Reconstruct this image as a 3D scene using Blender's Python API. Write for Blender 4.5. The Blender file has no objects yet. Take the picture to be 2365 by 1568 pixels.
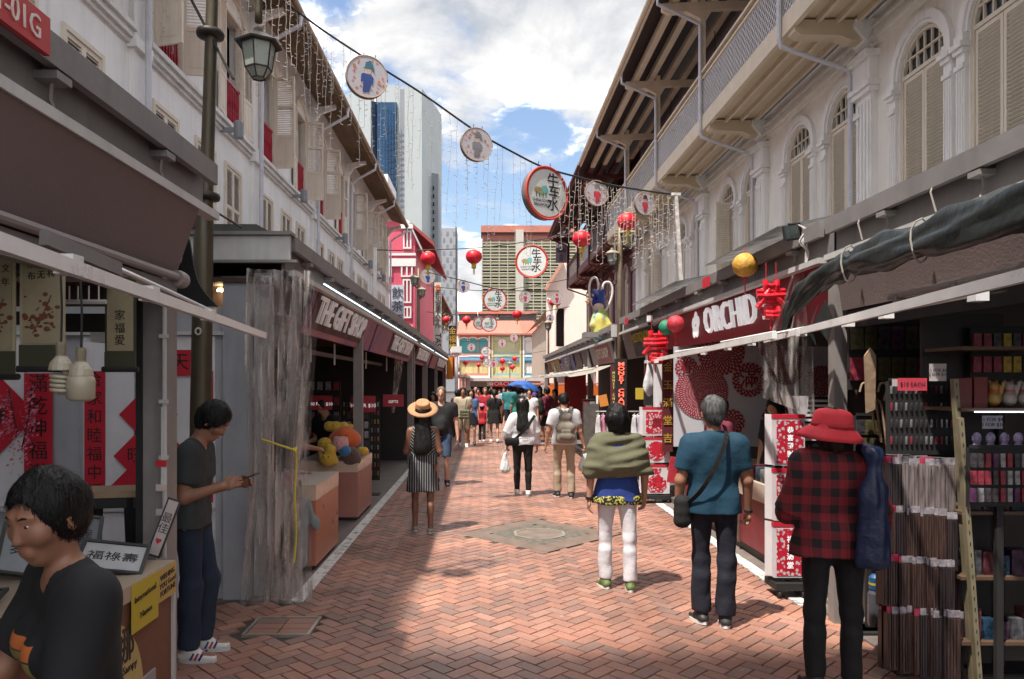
import bpy, math, random
import numpy as np
from mathutils import Vector, Matrix
random.seed(7)
R = math.radians
SC = bpy.context.scene
COL = SC.collection
F = 1700.0      # focal length in reference pixels (image 2364 wide)
CX, CY = 1121.0, 884.0
EYE = 1.85
# ---------------------------------------------------------------- camera
cam = bpy.data.objects.new('camera', bpy.data.cameras.new('camera'))
COL.objects.link(cam); SC.camera = cam
cam.location = (0, 0, EYE); cam.rotation_euler = (R(90), 0, 0)
cam.data.sensor_width = 36; cam.data.lens = F / 2364 * 36
cam.data.shift_x = 61 / 2364; cam.data.shift_y = 100 / 2364
cam.data.clip_start = 0.05; cam.data.clip_end = 3000
SC.view_settings.view_transform = 'Standard'; SC.view_settings.look = 'None'
SC.view_settings.exposure = 2.0; SC.view_settings.gamma = 1; SC.view_settings.use_curve_mapping = False
# ---------------------------------------------------------------- sun and sky
SUN_T = Vector((0.33, 0.34, -1.0)).normalized()     # direction the light travels
sun = bpy.data.objects.new('sun', bpy.data.lights.new('sun', 'SUN'))
COL.objects.link(sun); sun.data.energy = 2.0; sun.data.angle = R(1.2); sun.data.color = (1, 0.94, 0.85)
sun.rotation_euler = SUN_T.to_track_quat('-Z', 'Y').to_euler()
sun.location = (-10, -10, 40)
W = bpy.data.worlds.new('World'); SC.world = W; W.use_nodes = True
nt = W.node_tree; nt.nodes.clear()
def wn(t, **k):
 n = nt.nodes.new(t)
 for a, b in k.items(): setattr(n, a, b)
 return n
out = wn('ShaderNodeOutputWorld'); bg = wn('ShaderNodeBackground'); bg.inputs[1].default_value = 0.15
sky = wn('ShaderNodeTexSky', sky_type='NISHITA', sun_disc=False)
sky.sun_elevation = math.asin(-SUN_T.z); sky.sun_rotation = math.atan2(-SUN_T.x, -SUN_T.y)
sky.air_density = 1.3; sky.dust_density = 1.5
tc = wn('ShaderNodeTexCoord'); sep = wn('ShaderNodeSeparateXYZ')
nt.links.new(tc.outputs['Generated'], sep.inputs[0])
mz = wn('ShaderNodeMath', operation='MAXIMUM'); mz.inputs[1].default_value = 0.0
nt.links.new(sep.outputs[2], mz.inputs[0])
az = wn('ShaderNodeMath', operation='ADD'); az.inputs[1].default_value = 0.42
nt.links.new(mz.outputs[0], az.inputs[0])
dv = []
for i in (0, 1):
 d = wn('ShaderNodeMath', operation='DIVIDE'); nt.links.new(sep.outputs[i], d.inputs[0]); nt.links.new(az.outputs[0], d.inputs[1]); dv.append(d)
cmb = wn('ShaderNodeCombineXYZ'); nt.links.new(dv[0].outputs[0], cmb.inputs[0]); nt.links.new(dv[1].outputs[0], cmb.inputs[1])
cmb.inputs[2].default_value = 3.1
def noise(sc, det, rough=.55, dist=0.0, src=None):
 n = wn('ShaderNodeTexNoise'); n.inputs['Scale'].default_value = sc; n.inputs['Detail'].default_value = det
 n.inputs['Roughness'].default_value = rough; n.inputs['Distortion'].default_value = dist
 nt.links.new((src or cmb).outputs[0], n.inputs['Vector']); return n
def ramp(src, a, b, ca=(0, 0, 0, 1), cb=(1, 1, 1, 1), sock='Fac'):
 r = wn('ShaderNodeValToRGB'); r.color_ramp.elements[0].position = a; r.color_ramp.elements[1].position = b
 r.color_ramp.elements[0].color = ca; r.color_ramp.elements[1].color = cb
 nt.links.new(src.outputs[sock], r.inputs[0]); return r
n1 = noise(3.0, 7, .56, .35); cov = ramp(n1, .40, .52)
cov.color_ramp.interpolation = 'EASE'
n2 = noise(4.2, 6, .58, .2); sh = ramp(n2, .38, .60, (1.0, 1.06, 1.16, 1), (8.8, 8.5, 8.2, 1))
e_ = sh.color_ramp.elements.new(.53); e_.color = (1.72, 1.70, 1.69, 1)
skym = wn('ShaderNodeMix', data_type='RGBA', blend_type='MULTIPLY'); skym.inputs[0].default_value = 1
nt.links.new(sky.outputs[0], skym.inputs[6]); skym.inputs[7].default_value = (0.32, 0.32, 0.34, 1)
mx = wn('ShaderNodeMix', data_type='RGBA'); nt.links.new(cov.outputs[0], mx.inputs[0])
nt.links.new(skym.outputs[2], mx.inputs[6]); nt.links.new(sh.outputs[0], mx.inputs[7])
nt.links.new(mx.outputs[2], bg.inputs[0]); nt.links.new(bg.outputs[0], out.inputs[0])
# ---------------------------------------------------------------- materials
def lin(c):
 if isinstance(c, str):
  c = [int(c[i:i + 2], 16) / 255 for i in (0, 2, 4)]
  c = [x / 12.92 if x <= .04045 else ((x + .055) / 1.055) ** 2.4 for x in c]
 return tuple(c[:3])
_mats = {}
def mat(name, color, rough=.6, metal=0.0, var=.12, scale=6.0, bump=.0, bscale=None, streak=0.0, emit=0.0, trans=0.0, coat=0.0, detail=4, sheen=0.0, stretch=None):
 if name in _mats: return _mats[name]
 c = lin(color)
 m = bpy.data.materials.new(name); m.use_nodes = True; t = m.node_tree
 b = t.nodes['Principled BSDF']; b.inputs['Roughness'].default_value = rough; b.inputs['Metallic'].default_value = metal
 if coat: b.inputs['Coat Weight'].default_value = coat
 if sheen: b.inputs['Sheen Weight'].default_value = sheen
 if trans: b.inputs['Transmission Weight'].default_value = trans
 tcn = t.nodes.new('ShaderNodeTexCoord'); vec = tcn.outputs['Object']
 if stretch:
  mp = t.nodes.new('ShaderNodeMapping'); mp.inputs['Scale'].default_value = stretch
  t.links.new(vec, mp.inputs[0]); vec = mp.outputs[0]
 n = t.nodes.new('ShaderNodeTexNoise'); n.inputs['Scale'].default_value = scale; n.inputs['Detail'].default_value = detail
 n.inputs['Roughness'].default_value = .62
 t.links.new(vec, n.inputs['Vector'])
 mr = t.nodes.new('ShaderNodeMapRange'); mr.inputs[1].default_value = .28; mr.inputs[2].default_value = .72
 mr.inputs[3].default_value = 1 - var; mr.inputs[4].default_value = 1 + var * .7
 t.links.new(n.outputs['Fac'], mr.inputs[0])
 val = mr.outputs[0]
 if streak:
  mp2 = t.nodes.new('ShaderNodeMapping'); mp2.inputs['Scale'].default_value = (5, 5, .45)
  t.links.new(tcn.outputs['Object'], mp2.inputs[0])
  n2 = t.nodes.new('ShaderNodeTexNoise'); n2.inputs['Scale'].default_value = 1.3; n2.inputs['Detail'].default_value = 6; n2.inputs['Roughness'].default_value = .7
  t.links.new(mp2.outputs[0], n2.inputs['Vector'])
  m2 = t.nodes.new('ShaderNodeMapRange'); m2.inputs[1].default_value = .5; m2.inputs[2].default_value = .78; m2.inputs[3].default_value = 1; m2.inputs[4].default_value = 1 - streak
  t.links.new(n2.outputs['Fac'], m2.inputs[0])
  mu = t.nodes.new('ShaderNodeMath'); mu.operation = 'MULTIPLY'; t.links.new(val, mu.inputs[0]); t.links.new(m2.outputs[0], mu.inputs[1]); val = mu.outputs[0]
 vm = t.nodes.new('ShaderNodeVectorMath'); vm.operation = 'SCALE'; vm.inputs[0].default_value = c
 t.links.new(val, vm.inputs['Scale']); t.links.new(vm.outputs[0], b.inputs['Base Color'])
 mr2 = t.nodes.new('ShaderNodeMapRange'); mr2.inputs[1].default_value = .3; mr2.inputs[2].default_value = .7
 mr2.inputs[3].default_value = max(0, rough - .1); mr2.inputs[4].default_value = min(1, rough + .12)
 t.links.new(n.outputs['Fac'], mr2.inputs[0]); t.links.new(mr2.outputs[0], b.inputs['Roughness'])
 if bump:
  n3 = t.nodes.new('ShaderNodeTexNoise'); n3.inputs['Scale'].default_value = bscale or scale * 5; n3.inputs['Detail'].default_value = 5
  t.links.new(vec, n3.inputs['Vector'])
  bp = t.nodes.new('ShaderNodeBump'); bp.inputs['Strength'].default_value = bump; bp.inputs['Distance'].default_value = .02
  t.links.new(n3.outputs['Fac'], bp.inputs['Height']); t.links.new(bp.outputs[0], b.inputs['Normal'])
 if emit:
  b.inputs['Emission Color'].default_value = (*c, 1); b.inputs['Emission Strength'].default_value = emit
 _mats[name] = m; return m
def pattern(name, build, rough=.7, metal=0):
 """procedural colour material: build(t, vec)->colour socket"""
 if name in _mats: return _mats[name]
 m = bpy.data.materials.new(name); m.use_nodes = True; t = m.node_tree
 b = t.nodes['Principled BSDF']; b.inputs['Roughness'].default_value = rough; b.inputs['Metallic'].default_value = metal
 tcn = t.nodes.new('ShaderNodeTexCoord')
 s = build(t, tcn.outputs['Object']); t.links.new(s, b.inputs['Base Color'])
 _mats[name] = m; return m
def nmath(t, op, a, b=None, c=None):
 n = t.nodes.new('ShaderNodeMath'); n.operation = op
 for i, v in enumerate((a, b, c)):
  if v is None: continue
  if isinstance(v, (int, float)): n.inputs[i].default_value = v
  else: t.links.new(v, n.inputs[i])
 return n.outputs[0]
def nmix(t, f, a, b, mode='MIX'):
 n = t.nodes.new('ShaderNodeMix'); n.data_type = 'RGBA'; n.blend_type = mode
 for i, v in ((0, f), (6, a), (7, b)):
  if isinstance(v, (int, float)): n.inputs[i].default_value = v
  elif isinstance(v, (tuple, list)): n.inputs[i].default_value = (*v[:3], 1)
  elif isinstance(v, str): n.inputs[i].default_value = (*lin(v), 1)
  else: t.links.new(v, n.inputs[i])
 return n.outputs[2]
def nsep(t, vec):
 n = t.nodes.new('ShaderNodeSeparateXYZ'); t.links.new(vec, n.inputs[0]); return n.outputs
def nnoise(t, vec, sc, det=3, rough=.55):
 n = t.nodes.new('ShaderNodeTexNoise'); n.inputs['Scale'].default_value = sc; n.inputs['Detail'].default_value = det; n.inputs['Roughness'].default_value = rough
 t.links.new(vec, n.inputs['Vector']); return n.outputs['Fac']
def nvor(t, vec, sc, feat='F1'):
 n = t.nodes.new('ShaderNodeTexVoronoi'); n.inputs['Scale'].default_value = sc; n.feature = feat
 t.links.new(vec, n.inputs['Vector']); return n
def nstep(t, v, a, b):
 n = t.nodes.new('ShaderNodeMapRange'); n.inputs[1].default_value = a; n.inputs[2].default_value = b; n.clamp = True
 t.links.new(v, n.inputs[0]); return n.outputs[0]
# ---------------------------------------------------------------- mesh helpers
def P(px, py, Y):
 return Vector(((px - CX) / F * Y, Y, EYE - (py - CY) / F * Y))
class MB:
 def __init__(s): s.v = []; s.f = []; s.m = []; s.mi = 0
 def add(s, vs, fs):
  o = len(s.v); s.v += [tuple(x) for x in vs]; s.f += [tuple(i + o for i in f) for f in fs]; s.m += [s.mi] * len(fs); return s
 def box(s, x0, x1, y0, y1, z0, z1, M=None):
  vs = [Vector((x, y, z)) for z in (z0, z1) for y in (y0, y1) for x in (x0, x1)]
  if M: vs = [M @ v for v in vs]
  return s.add(vs, [(0, 2, 3, 1), (4, 5, 7, 6), (0, 1, 5, 4), (2, 6, 7, 3), (0, 4, 6, 2), (1, 3, 7, 5)])
 def cbox(s, c, size, M=None):
  T = Matrix.Translation(c) @ (M.to_4x4() if M else Matrix())
  a, b, d = [x / 2 for x in size]
  return s.box(-a, a, -b, b, -d, d, T)
 def beam(s, a, b, w, h, up=(0, 0, 1)):
  a = Vector(a); b = Vector(b); d = (b - a); L = d.length
  if L < 1e-4: return s
  d = d / L
  up = Vector(up); x = d.cross(up)
  if x.length < 1e-4: x = d.cross(Vector((1, 0, 0)))
  x.normalize(); z = x.cross(d)
  M = Matrix.Translation(a) @ Matrix((x, d, z)).transposed().to_4x4()
  return s.box(-w / 2, w / 2, 0, L, -h / 2, h / 2, M)
 def tube(s, pts, r, n=8, cap=True, sx=1.0):
  pts = [Vector(p) for p in pts]; k = len(pts)
  if isinstance(r, (int, float)): r = [r] * k
  vs = []; prev = None
  for i, p in enumerate(pts):
   d = (pts[min(i + 1, k - 1)] - pts[max(i - 1, 0)])
   if d.length < 1e-9: d = Vector((0, 0, 1))
   d.normalize()
   if prev is None:
    u = d.cross(Vector((0, 0, 1)));
    if u.length < .05: u = d.cross(Vector((0, 1, 0)))
   else: u = prev - d * prev.dot(d)
   u.normalize(); prev = u; w = d.cross(u)
   for j in range(n):
    a = 2 * math.pi * j / n
    vs.append(p + (u * math.cos(a) * sx + w * math.sin(a)) * r[i])
  fs = [(i * n + j, i * n + (j + 1) % n, (i + 1) * n + (j + 1) % n, (i + 1) * n + j) for i in range(k - 1) for j in range(n)]
  if cap: fs += [tuple(range(n - 1, -1, -1)), tuple(range((k - 1) * n, k * n))]
  return s.add(vs, fs)
 def lathe(s, prof, n=16, c=(0, 0, 0), M=None, a0=0.0, rfun=None, cap=True):
  vs = []
  for (r, z) in prof:
   for j in range(n):
    a = 2 * math.pi * j / n + a0; rr = r * (rfun(a, z) if rfun else 1)
    v = Vector((rr * math.cos(a), rr * math.sin(a), z))
    if M: v = M @ v
    vs.append(v + Vector(c))
  k = len(prof)
  fs = [(i * n + j, i * n + (j + 1) % n, (i + 1) * n + (j + 1) % n, (i + 1) * n + j) for i in range(k - 1) for j in range(n)]
  c0 = k < 2 or abs(prof[0][1] - prof[1][1]) > 1e-7; c1 = k < 2 or abs(prof[-1][1] - prof[-2][1]) > 1e-7
  if cap and c0 and prof[0][0] > 1e-6: fs.append(tuple(range(n - 1, -1, -1)))
  if cap and c1 and prof[-1][0] > 1e-6: fs.append(tuple(range((k - 1) * n, k * n)))
  return s.add(vs, fs)
 def ball(s, c, r, n=10, sc=(1, 1, 1)):
  k = max(4, n // 2 + 1); prof = [(math.sin(math.pi * i / k) * 1.0 if 0 < i < k else 0.0001, -math.cos(math.pi * i / k)) for i in range(k + 1)]
  M = Matrix.Diagonal((r * sc[0], r * sc[1], r * sc[2], 1)); return s.lathe(prof, n, c, M)
 def prism(s, poly, h0, h1, frame):
  """poly: 2D points; frame(u, v, w)->Vector, w runs h0..h1"""
  n = len(poly)
  vs = [frame(u, v, h0) for u, v in poly] + [frame(u, v, h1) for u, v in poly]
  fs = [tuple(range(n - 1, -1, -1)), tuple(range(n, 2 * n))] + [(i, (i + 1) % n, n + (i + 1) % n, n + i) for i in range(n)]
  return s.add(vs, fs)
 def grid(s, fn, nu, nv):
  vs = [fn(i / nu, j / nv) for j in range(nv + 1) for i in range(nu + 1)]
  fs = [(j * (nu + 1) + i, j * (nu + 1) + i + 1, (j + 1) * (nu + 1) + i + 1, (j + 1) * (nu + 1) + i) for j in range(nv) for i in range(nu)]
  return s.add(vs, fs)
 def build(s, name, m, parent=None, smooth=False, off=None):
  me = bpy.data.meshes.new(name); me.from_pydata(s.v, [], s.f)
  for x in (m if isinstance(m, (list, tuple)) else [m]): me.materials.append(x)
  if isinstance(m, (list, tuple)) and len(m) > 1: me.polygons.foreach_set('material_index', s.m)
  if smooth: me.polygons.foreach_set('use_smooth', [True] * len(me.polygons))
  me.update()
  o = bpy.data.objects.new(name, me); COL.objects.link(o)
  if parent: par(o, parent)
  return o
def par(o, p):
 """parent keeping the child's world-space geometry when the parent only carries a location"""
 o.parent = p
 if p.get('_world'): o.matrix_parent_inverse = Matrix.Translation(-Vector(p['_world']))
 return o
def tag(o, label=None, cat=None, group=None, kind=None):
 if label: o['label'] = label
 if cat: o['category'] = cat
 if group: o['group'] = group
 if kind: o['kind'] = kind
 return o
def root(name, label, cat, loc=(0, 0, 0), rz=0.0, group=None, world=False, kind=None):
 """Empty at the base of a thing; world=True: its children are given in world coordinates"""
 o = bpy.data.objects.new(name, None); COL.objects.link(o); o.location = loc; o.rotation_euler = (0, 0, rz)
 o.empty_display_size = .2
 if world: o['_world'] = [float(x) for x in loc]
 return tag(o, label, cat, group, kind)
def clone(o, loc=None, rz=None, label=None, parent=None, scale=None):
 c = o.copy(); COL.objects.link(c)
 if parent: c.parent = parent
 for ch in o.children: clone(ch, parent=c)
 if loc is not None: c.location = loc
 if rz is not None: c.rotation_euler = (0, 0, rz)
 if scale is not None: c.scale = (scale,) * 3 if isinstance(scale, (int, float)) else scale
 if label: c['label'] = label
 return c
FACE = {'cam': (R(90), 0, 0), '+x': (R(90), 0, R(90)), '-x': (R(90), 0, R(-90)), 'up': (0, 0, 0)}
def text(s, size, m, loc, rot, parent=None, name='lettering', ext=.004, sx=1.0, align='CENTER', spacing=1.0, line=1.0, bold=0.0):
 cu = bpy.data.curves.new(name, 'FONT'); cu.body = s; cu.size = size; cu.extrude = ext; cu.align_x = align; cu.align_y = 'CENTER'
 cu.resolution_u = 2; cu.space_character = spacing; cu.space_line = line; cu.offset = bold
 cu.materials.append(m)
 o = bpy.data.objects.new(name, cu); COL.objects.link(o); o.location = loc
 o.rotation_euler = FACE[rot] if isinstance(rot, str) else rot; o.scale = (sx, 1, 1)
 if parent: par(o, parent)
 return o
def lerp(a, b, t): return a + (b - a) * t
def catmull(pts, n=8):
 pts = [Vector(p) for p in pts]; q = [pts[0]] + pts + [pts[-1]]; o = []
 for i in range(1, len(q) - 2):
  for k in range(n):
   t = k / n; a, b, c, d = q[i - 1:i + 3]
   o.append(.5 * ((2 * b) + (c - a) * t + (2 * a - 5 * b + 4 * c - d) * t * t + (3 * b - a - 3 * c + d) * t ** 3))
 o.append(pts[-1]); return o
# ================================================================ GROUND
def gz(y): return 0.0 if y < 30 else -(min(y, 110) - 30) * 0.024
m_soil = mat('dark_concrete', (.07, .06, .055), .85, var=.3, scale=2, bump=.3)
m_kerbw = pattern('worn_white_paint', lambda t, v: nmix(t, nstep(t, nnoise(t, v, 9, 8, .75), .5, .62), (.62, .60, .57), (.2, .18, .16)), .7)
m_mortar = mat('mortar', (.06, .045, .037), .95, var=.3, scale=5)
def brick_colour(t, v, tone):
 r = t.nodes.new('ShaderNodeValToRGB'); e = r.color_ramp; e.interpolation = 'LINEAR'
 cols = [(0, (.24, .125, .095)), (.16, (.30, .14, .10)), (.32, (.40, .165, .105)), (.5, (.37, .175, .125)), (.68, (.44, .19, .12)), (.84, (.46, .225, .155)), (1, (.22, .125, .10))]
 e.elements[0].color = (*cols[0][1], 1); e.elements[1].position = 1; e.elements[1].color = (*cols[-1][1], 1)
 for p, c in cols[1:-1]:
  x = e.elements.new(p); x.color = (*c, 1)
 t.links.new(tone, r.inputs[0])
 n = nnoise(t, v, 34, 6, .7); m = nmath(t, 'MULTIPLY_ADD', n, .62, .50)
 big = nnoise(t, v, .55, 5, .65); m = nmath(t, 'MULTIPLY', m, nmath(t, 'MULTIPLY_ADD', nstep(t, big, .32, .68), .80, .52))
 vm = t.nodes.new('ShaderNodeVectorMath'); vm.operation = 'SCALE'; t.links.new(r.outputs[0], vm.inputs[0]); t.links.new(m, vm.inputs['Scale'])
 spk = nstep(t, nnoise(t, v, 110, 2, .5), .68, .74)
 return nmix(t, nmath(t, 'MULTIPLY_ADD', spk, .3, .12), vm.outputs[0], (.34, .28, .25))
def brick_mat(name, use_attr):
 m = bpy.data.materials.new(name); m.use_nodes = True; t = m.node_tree; b = t.nodes['Principled BSDF']
 g = t.nodes.new('ShaderNodeNewGeometry')
 if use_attr:
  a = t.nodes.new('ShaderNodeAttribute'); a.attribute_name = 'tone'; tone = a.outputs['Fac']
 else:
  a = t.nodes.new('ShaderNodeObjectInfo'); tone = a.outputs['Random']
 t.links.new(brick_colour(t, g.outputs['Position'], tone), b.inputs['Base Color'])
 n = nnoise(t, g.outputs['Position'], 1.1, 5, .6)
 b.inputs['Roughness'].default_value = .5
 t.links.new(nmath(t, 'MULTIPLY_ADD', nstep(t, n, .35, .65), .35, .36), b.inputs['Roughness'])
 bp = t.nodes.new('ShaderNodeBump'); bp.inputs['Strength'].default_value = .35; bp.inputs['Distance'].default_value = .006
 t.links.new(nnoise(t, g.outputs['Position'], 60, 6, .7), bp.inputs['Height']); t.links.new(bp.outputs[0], b.inputs['Normal'])
 return m
m_brick = brick_mat('brick_paver', False); m_brickf = brick_mat('brick_paver_field', True)
g = MB()
xs = [-600, -60, -12, -4, 4, 12, 60, 600]; ys = [-60, 0, 10, 20, 30, 40, 55, 70, 90, 110, 300, 1500]
g.grid(lambda u, v: Vector((xs[round(u * 7)], ys[round(v * 11)], gz(ys[round(v * 11)]) - .035)), 7, 11)
tag(g.build('ground', m_soil), kind='structure')
XL, XR = -1.62, 2.66
street = tag(MB().add([(x, y, gz(y) - .016) for y in (-3, 30, 48, 75, 112) for x in (-6, 7)], [(2 * i, 2 * i + 1, 2 * i + 3, 2 * i + 2) for i in range(4)]).build('street', m_mortar), kind='structure')
# herringbone pavers
BL, BW = .21, .105; c45 = math.sqrt(.5); bricks = []
holes = [(.66, 9.02, 1.02)]
def near_cover(x, y): return -1.80 < x < -1.28 and 5.38 < y < 5.82
def paved(x, y):
 if near_cover(x, y): return False
 if abs(x - .66) + abs(y - 9.02) < 1.0: return False
 if XL < x < XR: return True
 if x <= XL: return x > -4.6 and y < 6.15
 return x < 3.3 and y < 6.0
nmax = 420
for a in range(-nmax, nmax):
 for b_ in range(-nmax // 2, nmax // 2):
  for kind in (0, 1):
   ox, oy = a + 2 * b_, a - 2 * b_
   cx, cy = (ox + 1, oy + .5) if kind == 0 else (ox + .5, oy + 2)
   x = (cx - cy) * c45 * BW + .4; y = (cx + cy) * c45 * BW
   if 1.6 < y < 46 and -4.8 < x < 3.5 and paved(x, y): bricks.append((y, x, kind))
bricks.sort()
def in_view(y, x):
 px = CX + F * x / y; py = CY + F * EYE / y
 return -20 < px < 2384 and py < 1600
vis = [b for b in bricks if in_view(b[0], b[1])]
single = set(vis[:300])
bme = MB(); e = .0035
l, w = BL / 2 - e, BW / 2 - e
for ang in (0,):
 bme.add([(-l, -w, -.014), (l, -w, -.014), (l, w, -.014), (-l, w, -.014), (-l + .003, -w + .003, 0), (l - .003, -w + .003, 0), (l - .003, w - .003, 0), (-l + .003, w - .003, 0)],
   [(4, 5, 6, 7), (0, 1, 5, 4), (1, 2, 6, 5), (2, 3, 7, 6), (3, 0, 4, 7)])
b0 = bme.build('brick', m_brick, street); rnd = random.Random(3)
first = True; V = []; Fc = []; tones = []
import mathutils
for (y, x, k) in bricks:
 ang = (R(45) if k == 0 else R(135)) + rnd.uniform(-.012, .012); z = gz(y) + rnd.uniform(-.002, .002)
 if (y, x, k) in single:
  if first: o = b0; first = False
  else: o = b0.copy(); COL.objects.link(o)
  o.location = (x, y, z); o.rotation_euler = (rnd.uniform(-.008, .008), rnd.uniform(-.008, .008), ang)
 else:
  ca, sa = math.cos(ang), math.sin(ang); o_ = len(V)
  for (vx, vy, vz) in bme.v: V.append((x + vx * ca - vy * sa, y + vx * sa + vy * ca, z + vz))
  fs = bme.f if y < 20 else bme.f[:1]
  Fc += [tuple(i + o_ for i in f) for f in fs]; tones += [rnd.random()] * len(fs)
me = bpy.data.meshes.new('paver_field'); me.from_pydata(V, [], Fc); me.materials.append(m_brickf)
at = me.attributes.new('tone', 'FLOAT', 'FACE'); at.data.foreach_set('value', tones)
o = bpy.data.objects.new('paver_field', me); COL.objects.link(o); o.parent = street; o['kind'] = 'stuff'
# far paving beyond the laid pavers
m_farb = pattern('far_brick_paving', lambda t, v: nmix(t, nnoise(t, v, 7, 6, .7), (.28, .14, .11), (.55, .29, .20)), .6)
f = MB().add([(x, y, gz(y) - .003) for y in (46, 60, 80, 112) for x in (-9, 12)], [(2 * i, 2 * i + 1, 2 * i + 3, 2 * i + 2) for i in range(3)])
tag(f.build('far_pavement', m_farb), kind='structure')
# kerb lines, platforms beside the street
def strip(name, m, x0, x1, y0, y1, z=.004, parent=None, n=16):
 s = MB()
 s.grid(lambda u, v: Vector((lerp(x0, x1, u), lerp(y0, y1, v), gz(lerp(y0, y1, v)) + z)), 1, n); return s.build(name, m, parent)
for (x0, x1, y0, y1) in ((-1.66, -1.54, 6.22, 31), (2.60, 2.72, 6.1, 31)):
 s = MB(); s.box(x0, x1, y0, y1, -.02, .006); tag(s.build('kerb_line', m_kerbw), kind='structure')
m_plat = mat('stall_floor', (.16, .13, .115), .7, var=.35, scale=3, bump=.2, bscale=20)
s = MB(); s.box(-4.9, -1.66, 6.22, 36, -.03, .012); tag(s.build('left_pavement', m_plat), kind='structure')
s = MB(); s.box(2.72, 6.4, 2, 36, -.03, .012); tag(s.build('right_pavement', m_plat), kind='structure')
# diamond-shaped manhole surround
mc = root('manhole_cover', 'large diamond-set octagonal manhole cover in the middle of the brick street', 'manhole cover', (.66, 9.02, 0))
m_conc = mat('granite_slab', (.16, .115, .09), .7, var=.35, scale=4, bump=.3, bscale=40)
m_conc2 = mat('gritty_ring', (.13, .115, .095), .9, var=.6, scale=16, bump=.6, bscale=60)
def ngon(n, r, z, a0=0): return [(r * math.cos(a0 + 2 * math.pi * i / n), r * math.sin(a0 + 2 * math.pi * i / n), z) for i in range(n)]
def ring_(n, r0, r1, z, zb, a0=0, n2=None):
 m = MB(); A = ngon(n, r0, z, a0); B = ngon(n, r1, z, a0); A2 = ngon(n, r0, zb, a0); B2 = ngon(n, r1, zb, a0)
 m.add(A + B + A2 + B2, [(i, n + i, n + (i + 1) % n, (i + 1) % n) for i in range(n)] + [(n + i, 3 * n + i, 3 * n + (i + 1) % n, n + (i + 1) % n) for i in range(n)] + [(2 * n + i, i, (i + 1) % n, 2 * n + (i + 1) % n) for i in range(n)]); return m
ring_(4, .62, 1.0, .003, -.02).build('stone_surround', m_conc, mc)
ring_(8, .34, .61, .002, -.02, R(22.5)).build('gravel_ring', m_conc2, mc)
MB().lathe([(.5, -.02), (.61, -.004)], 4, (0, 0, 0)).build('seat_slab', m_conc2, mc)
ring_(8, .30, .335, .008, -.02, R(22.5)).build('cover_frame', mat('pale_frame', (.24, .21, .16), .6, var=.3), mc)
MB().add(ngon(8, .298, .004, R(22.5)), [tuple(range(8))]).build('cover_plate', mat('cover_plate', (.17, .13, .105), .7, var=.4, scale=5), mc)
# inspection cover by the curtain, infilled with bricks
ic = root('inspection_cover', 'rectangular brick-filled inspection cover with metal edge at foot of the plastic curtain', 'drain cover', (-1.54, 5.6, 0))
m_edge = mat('galvanised_edge', (.42, .38, .33), .45, .6, var=.3)
fr = MB()
for (x0, x1, y0, y1) in ((-.25, .25, -.21, -.19), (-.25, .25, .19, .21), (-.25, -.225, -.19, .19), (.225, .25, -.19, .19)): fr.box(x0, x1, y0, y1, -.02, .008)
fr.build('metal_frame', m_edge, ic)
MB().box(-.225, .225, -.19, .19, -.03, -.008).build('mortar_bed', m_mortar, ic)
bb = None
for i in range(2):
 for j in range(3):
  s = MB(); s.box(-.107, .107, -.058, .058, -.012, .001)
  if bb is None: bb = s.build('brick', m_brick, ic); o = bb
  else: o = bb.copy(); COL.objects.link(o)
  o.location = (-.112 + .224 * i, -.124 + .124 * j, 0)
# ================================================================ LEFT SHOPHOUSE
m_wallL = mat('white_plaster', (.84, .825, .81), .75, var=.07, scale=1.6, bump=.12, bscale=14, streak=.22)
m_trimL = mat('grey_white_moulding', (.74, .73, .72), .7, var=.12, scale=3, streak=.25)
m_cream = mat('cream_shutter_paint', (.70, .61, .51), .55, var=.10, scale=2.5, bump=.1, streak=.15)
m_creamR = mat('beige_shutter_paint', (.70, .62, .51), .55, var=.10, scale=2.5, bump=.1, streak=.15)
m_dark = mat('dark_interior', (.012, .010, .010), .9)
m_red = mat('crimson_paint', (.38, .010, .03), .45, var=.2)
m_glass = mat('window_glass', (.03, .035, .04), .08, var=.3)
m_wood = mat('weathered_timber', (.30, .205, .13), .75, var=.35, scale=4, bump=.3, stretch=(1, .2, 1))
m_woodd = mat('dark_timber', (.035, .018, .014), .8, var=.3)
m_tile = mat('clay_roof_tile', (.33, .15, .09), .8, var=.45, scale=3, bump=.4)
m_pipe = mat('painted_pipe', (.55, .55, .60), .45, var=.1)
m_lampg = mat('grey_plastic', (.23, .24, .27), .5)
def wall_holes(mb, frame, u0, u1, z0, z1, holes, d0, d1):
 """boxes of wall round rectangular holes. frame(u, v, w)"""
 holes = sorted(holes); cols = sorted(set([u0, u1] + [h[0] for h in holes] + [h[1] for h in holes]))
 def bx(a, b, c, d):
  vs = [frame(u, v, w) for w in (c, d) for v in (0, 1) for u in (a, b)]
  P8 = [frame(u, w, dd) for w in (c, d) for dd in (d0, d1) for u in (a, b)]
  mb.add(P8, [(0, 2, 3, 1), (4, 5, 7, 6), (0, 1, 5, 4), (2, 6, 7, 3), (0, 4, 6, 2), (1, 3, 7, 5)])
 for a, b in zip(cols[:-1], cols[1:]):
  if b - a < 1e-4: continue
  hs = sorted([(h[2], h[3]) for h in holes if h[0] <= a + 1e-5 and h[1] >= b - 1e-5]); z = z0
  for (c, d) in hs:
   if c > z: bx(a, b, z, c)
   z = d
  if z < z1: bx(a, b, z, z1)
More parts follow.
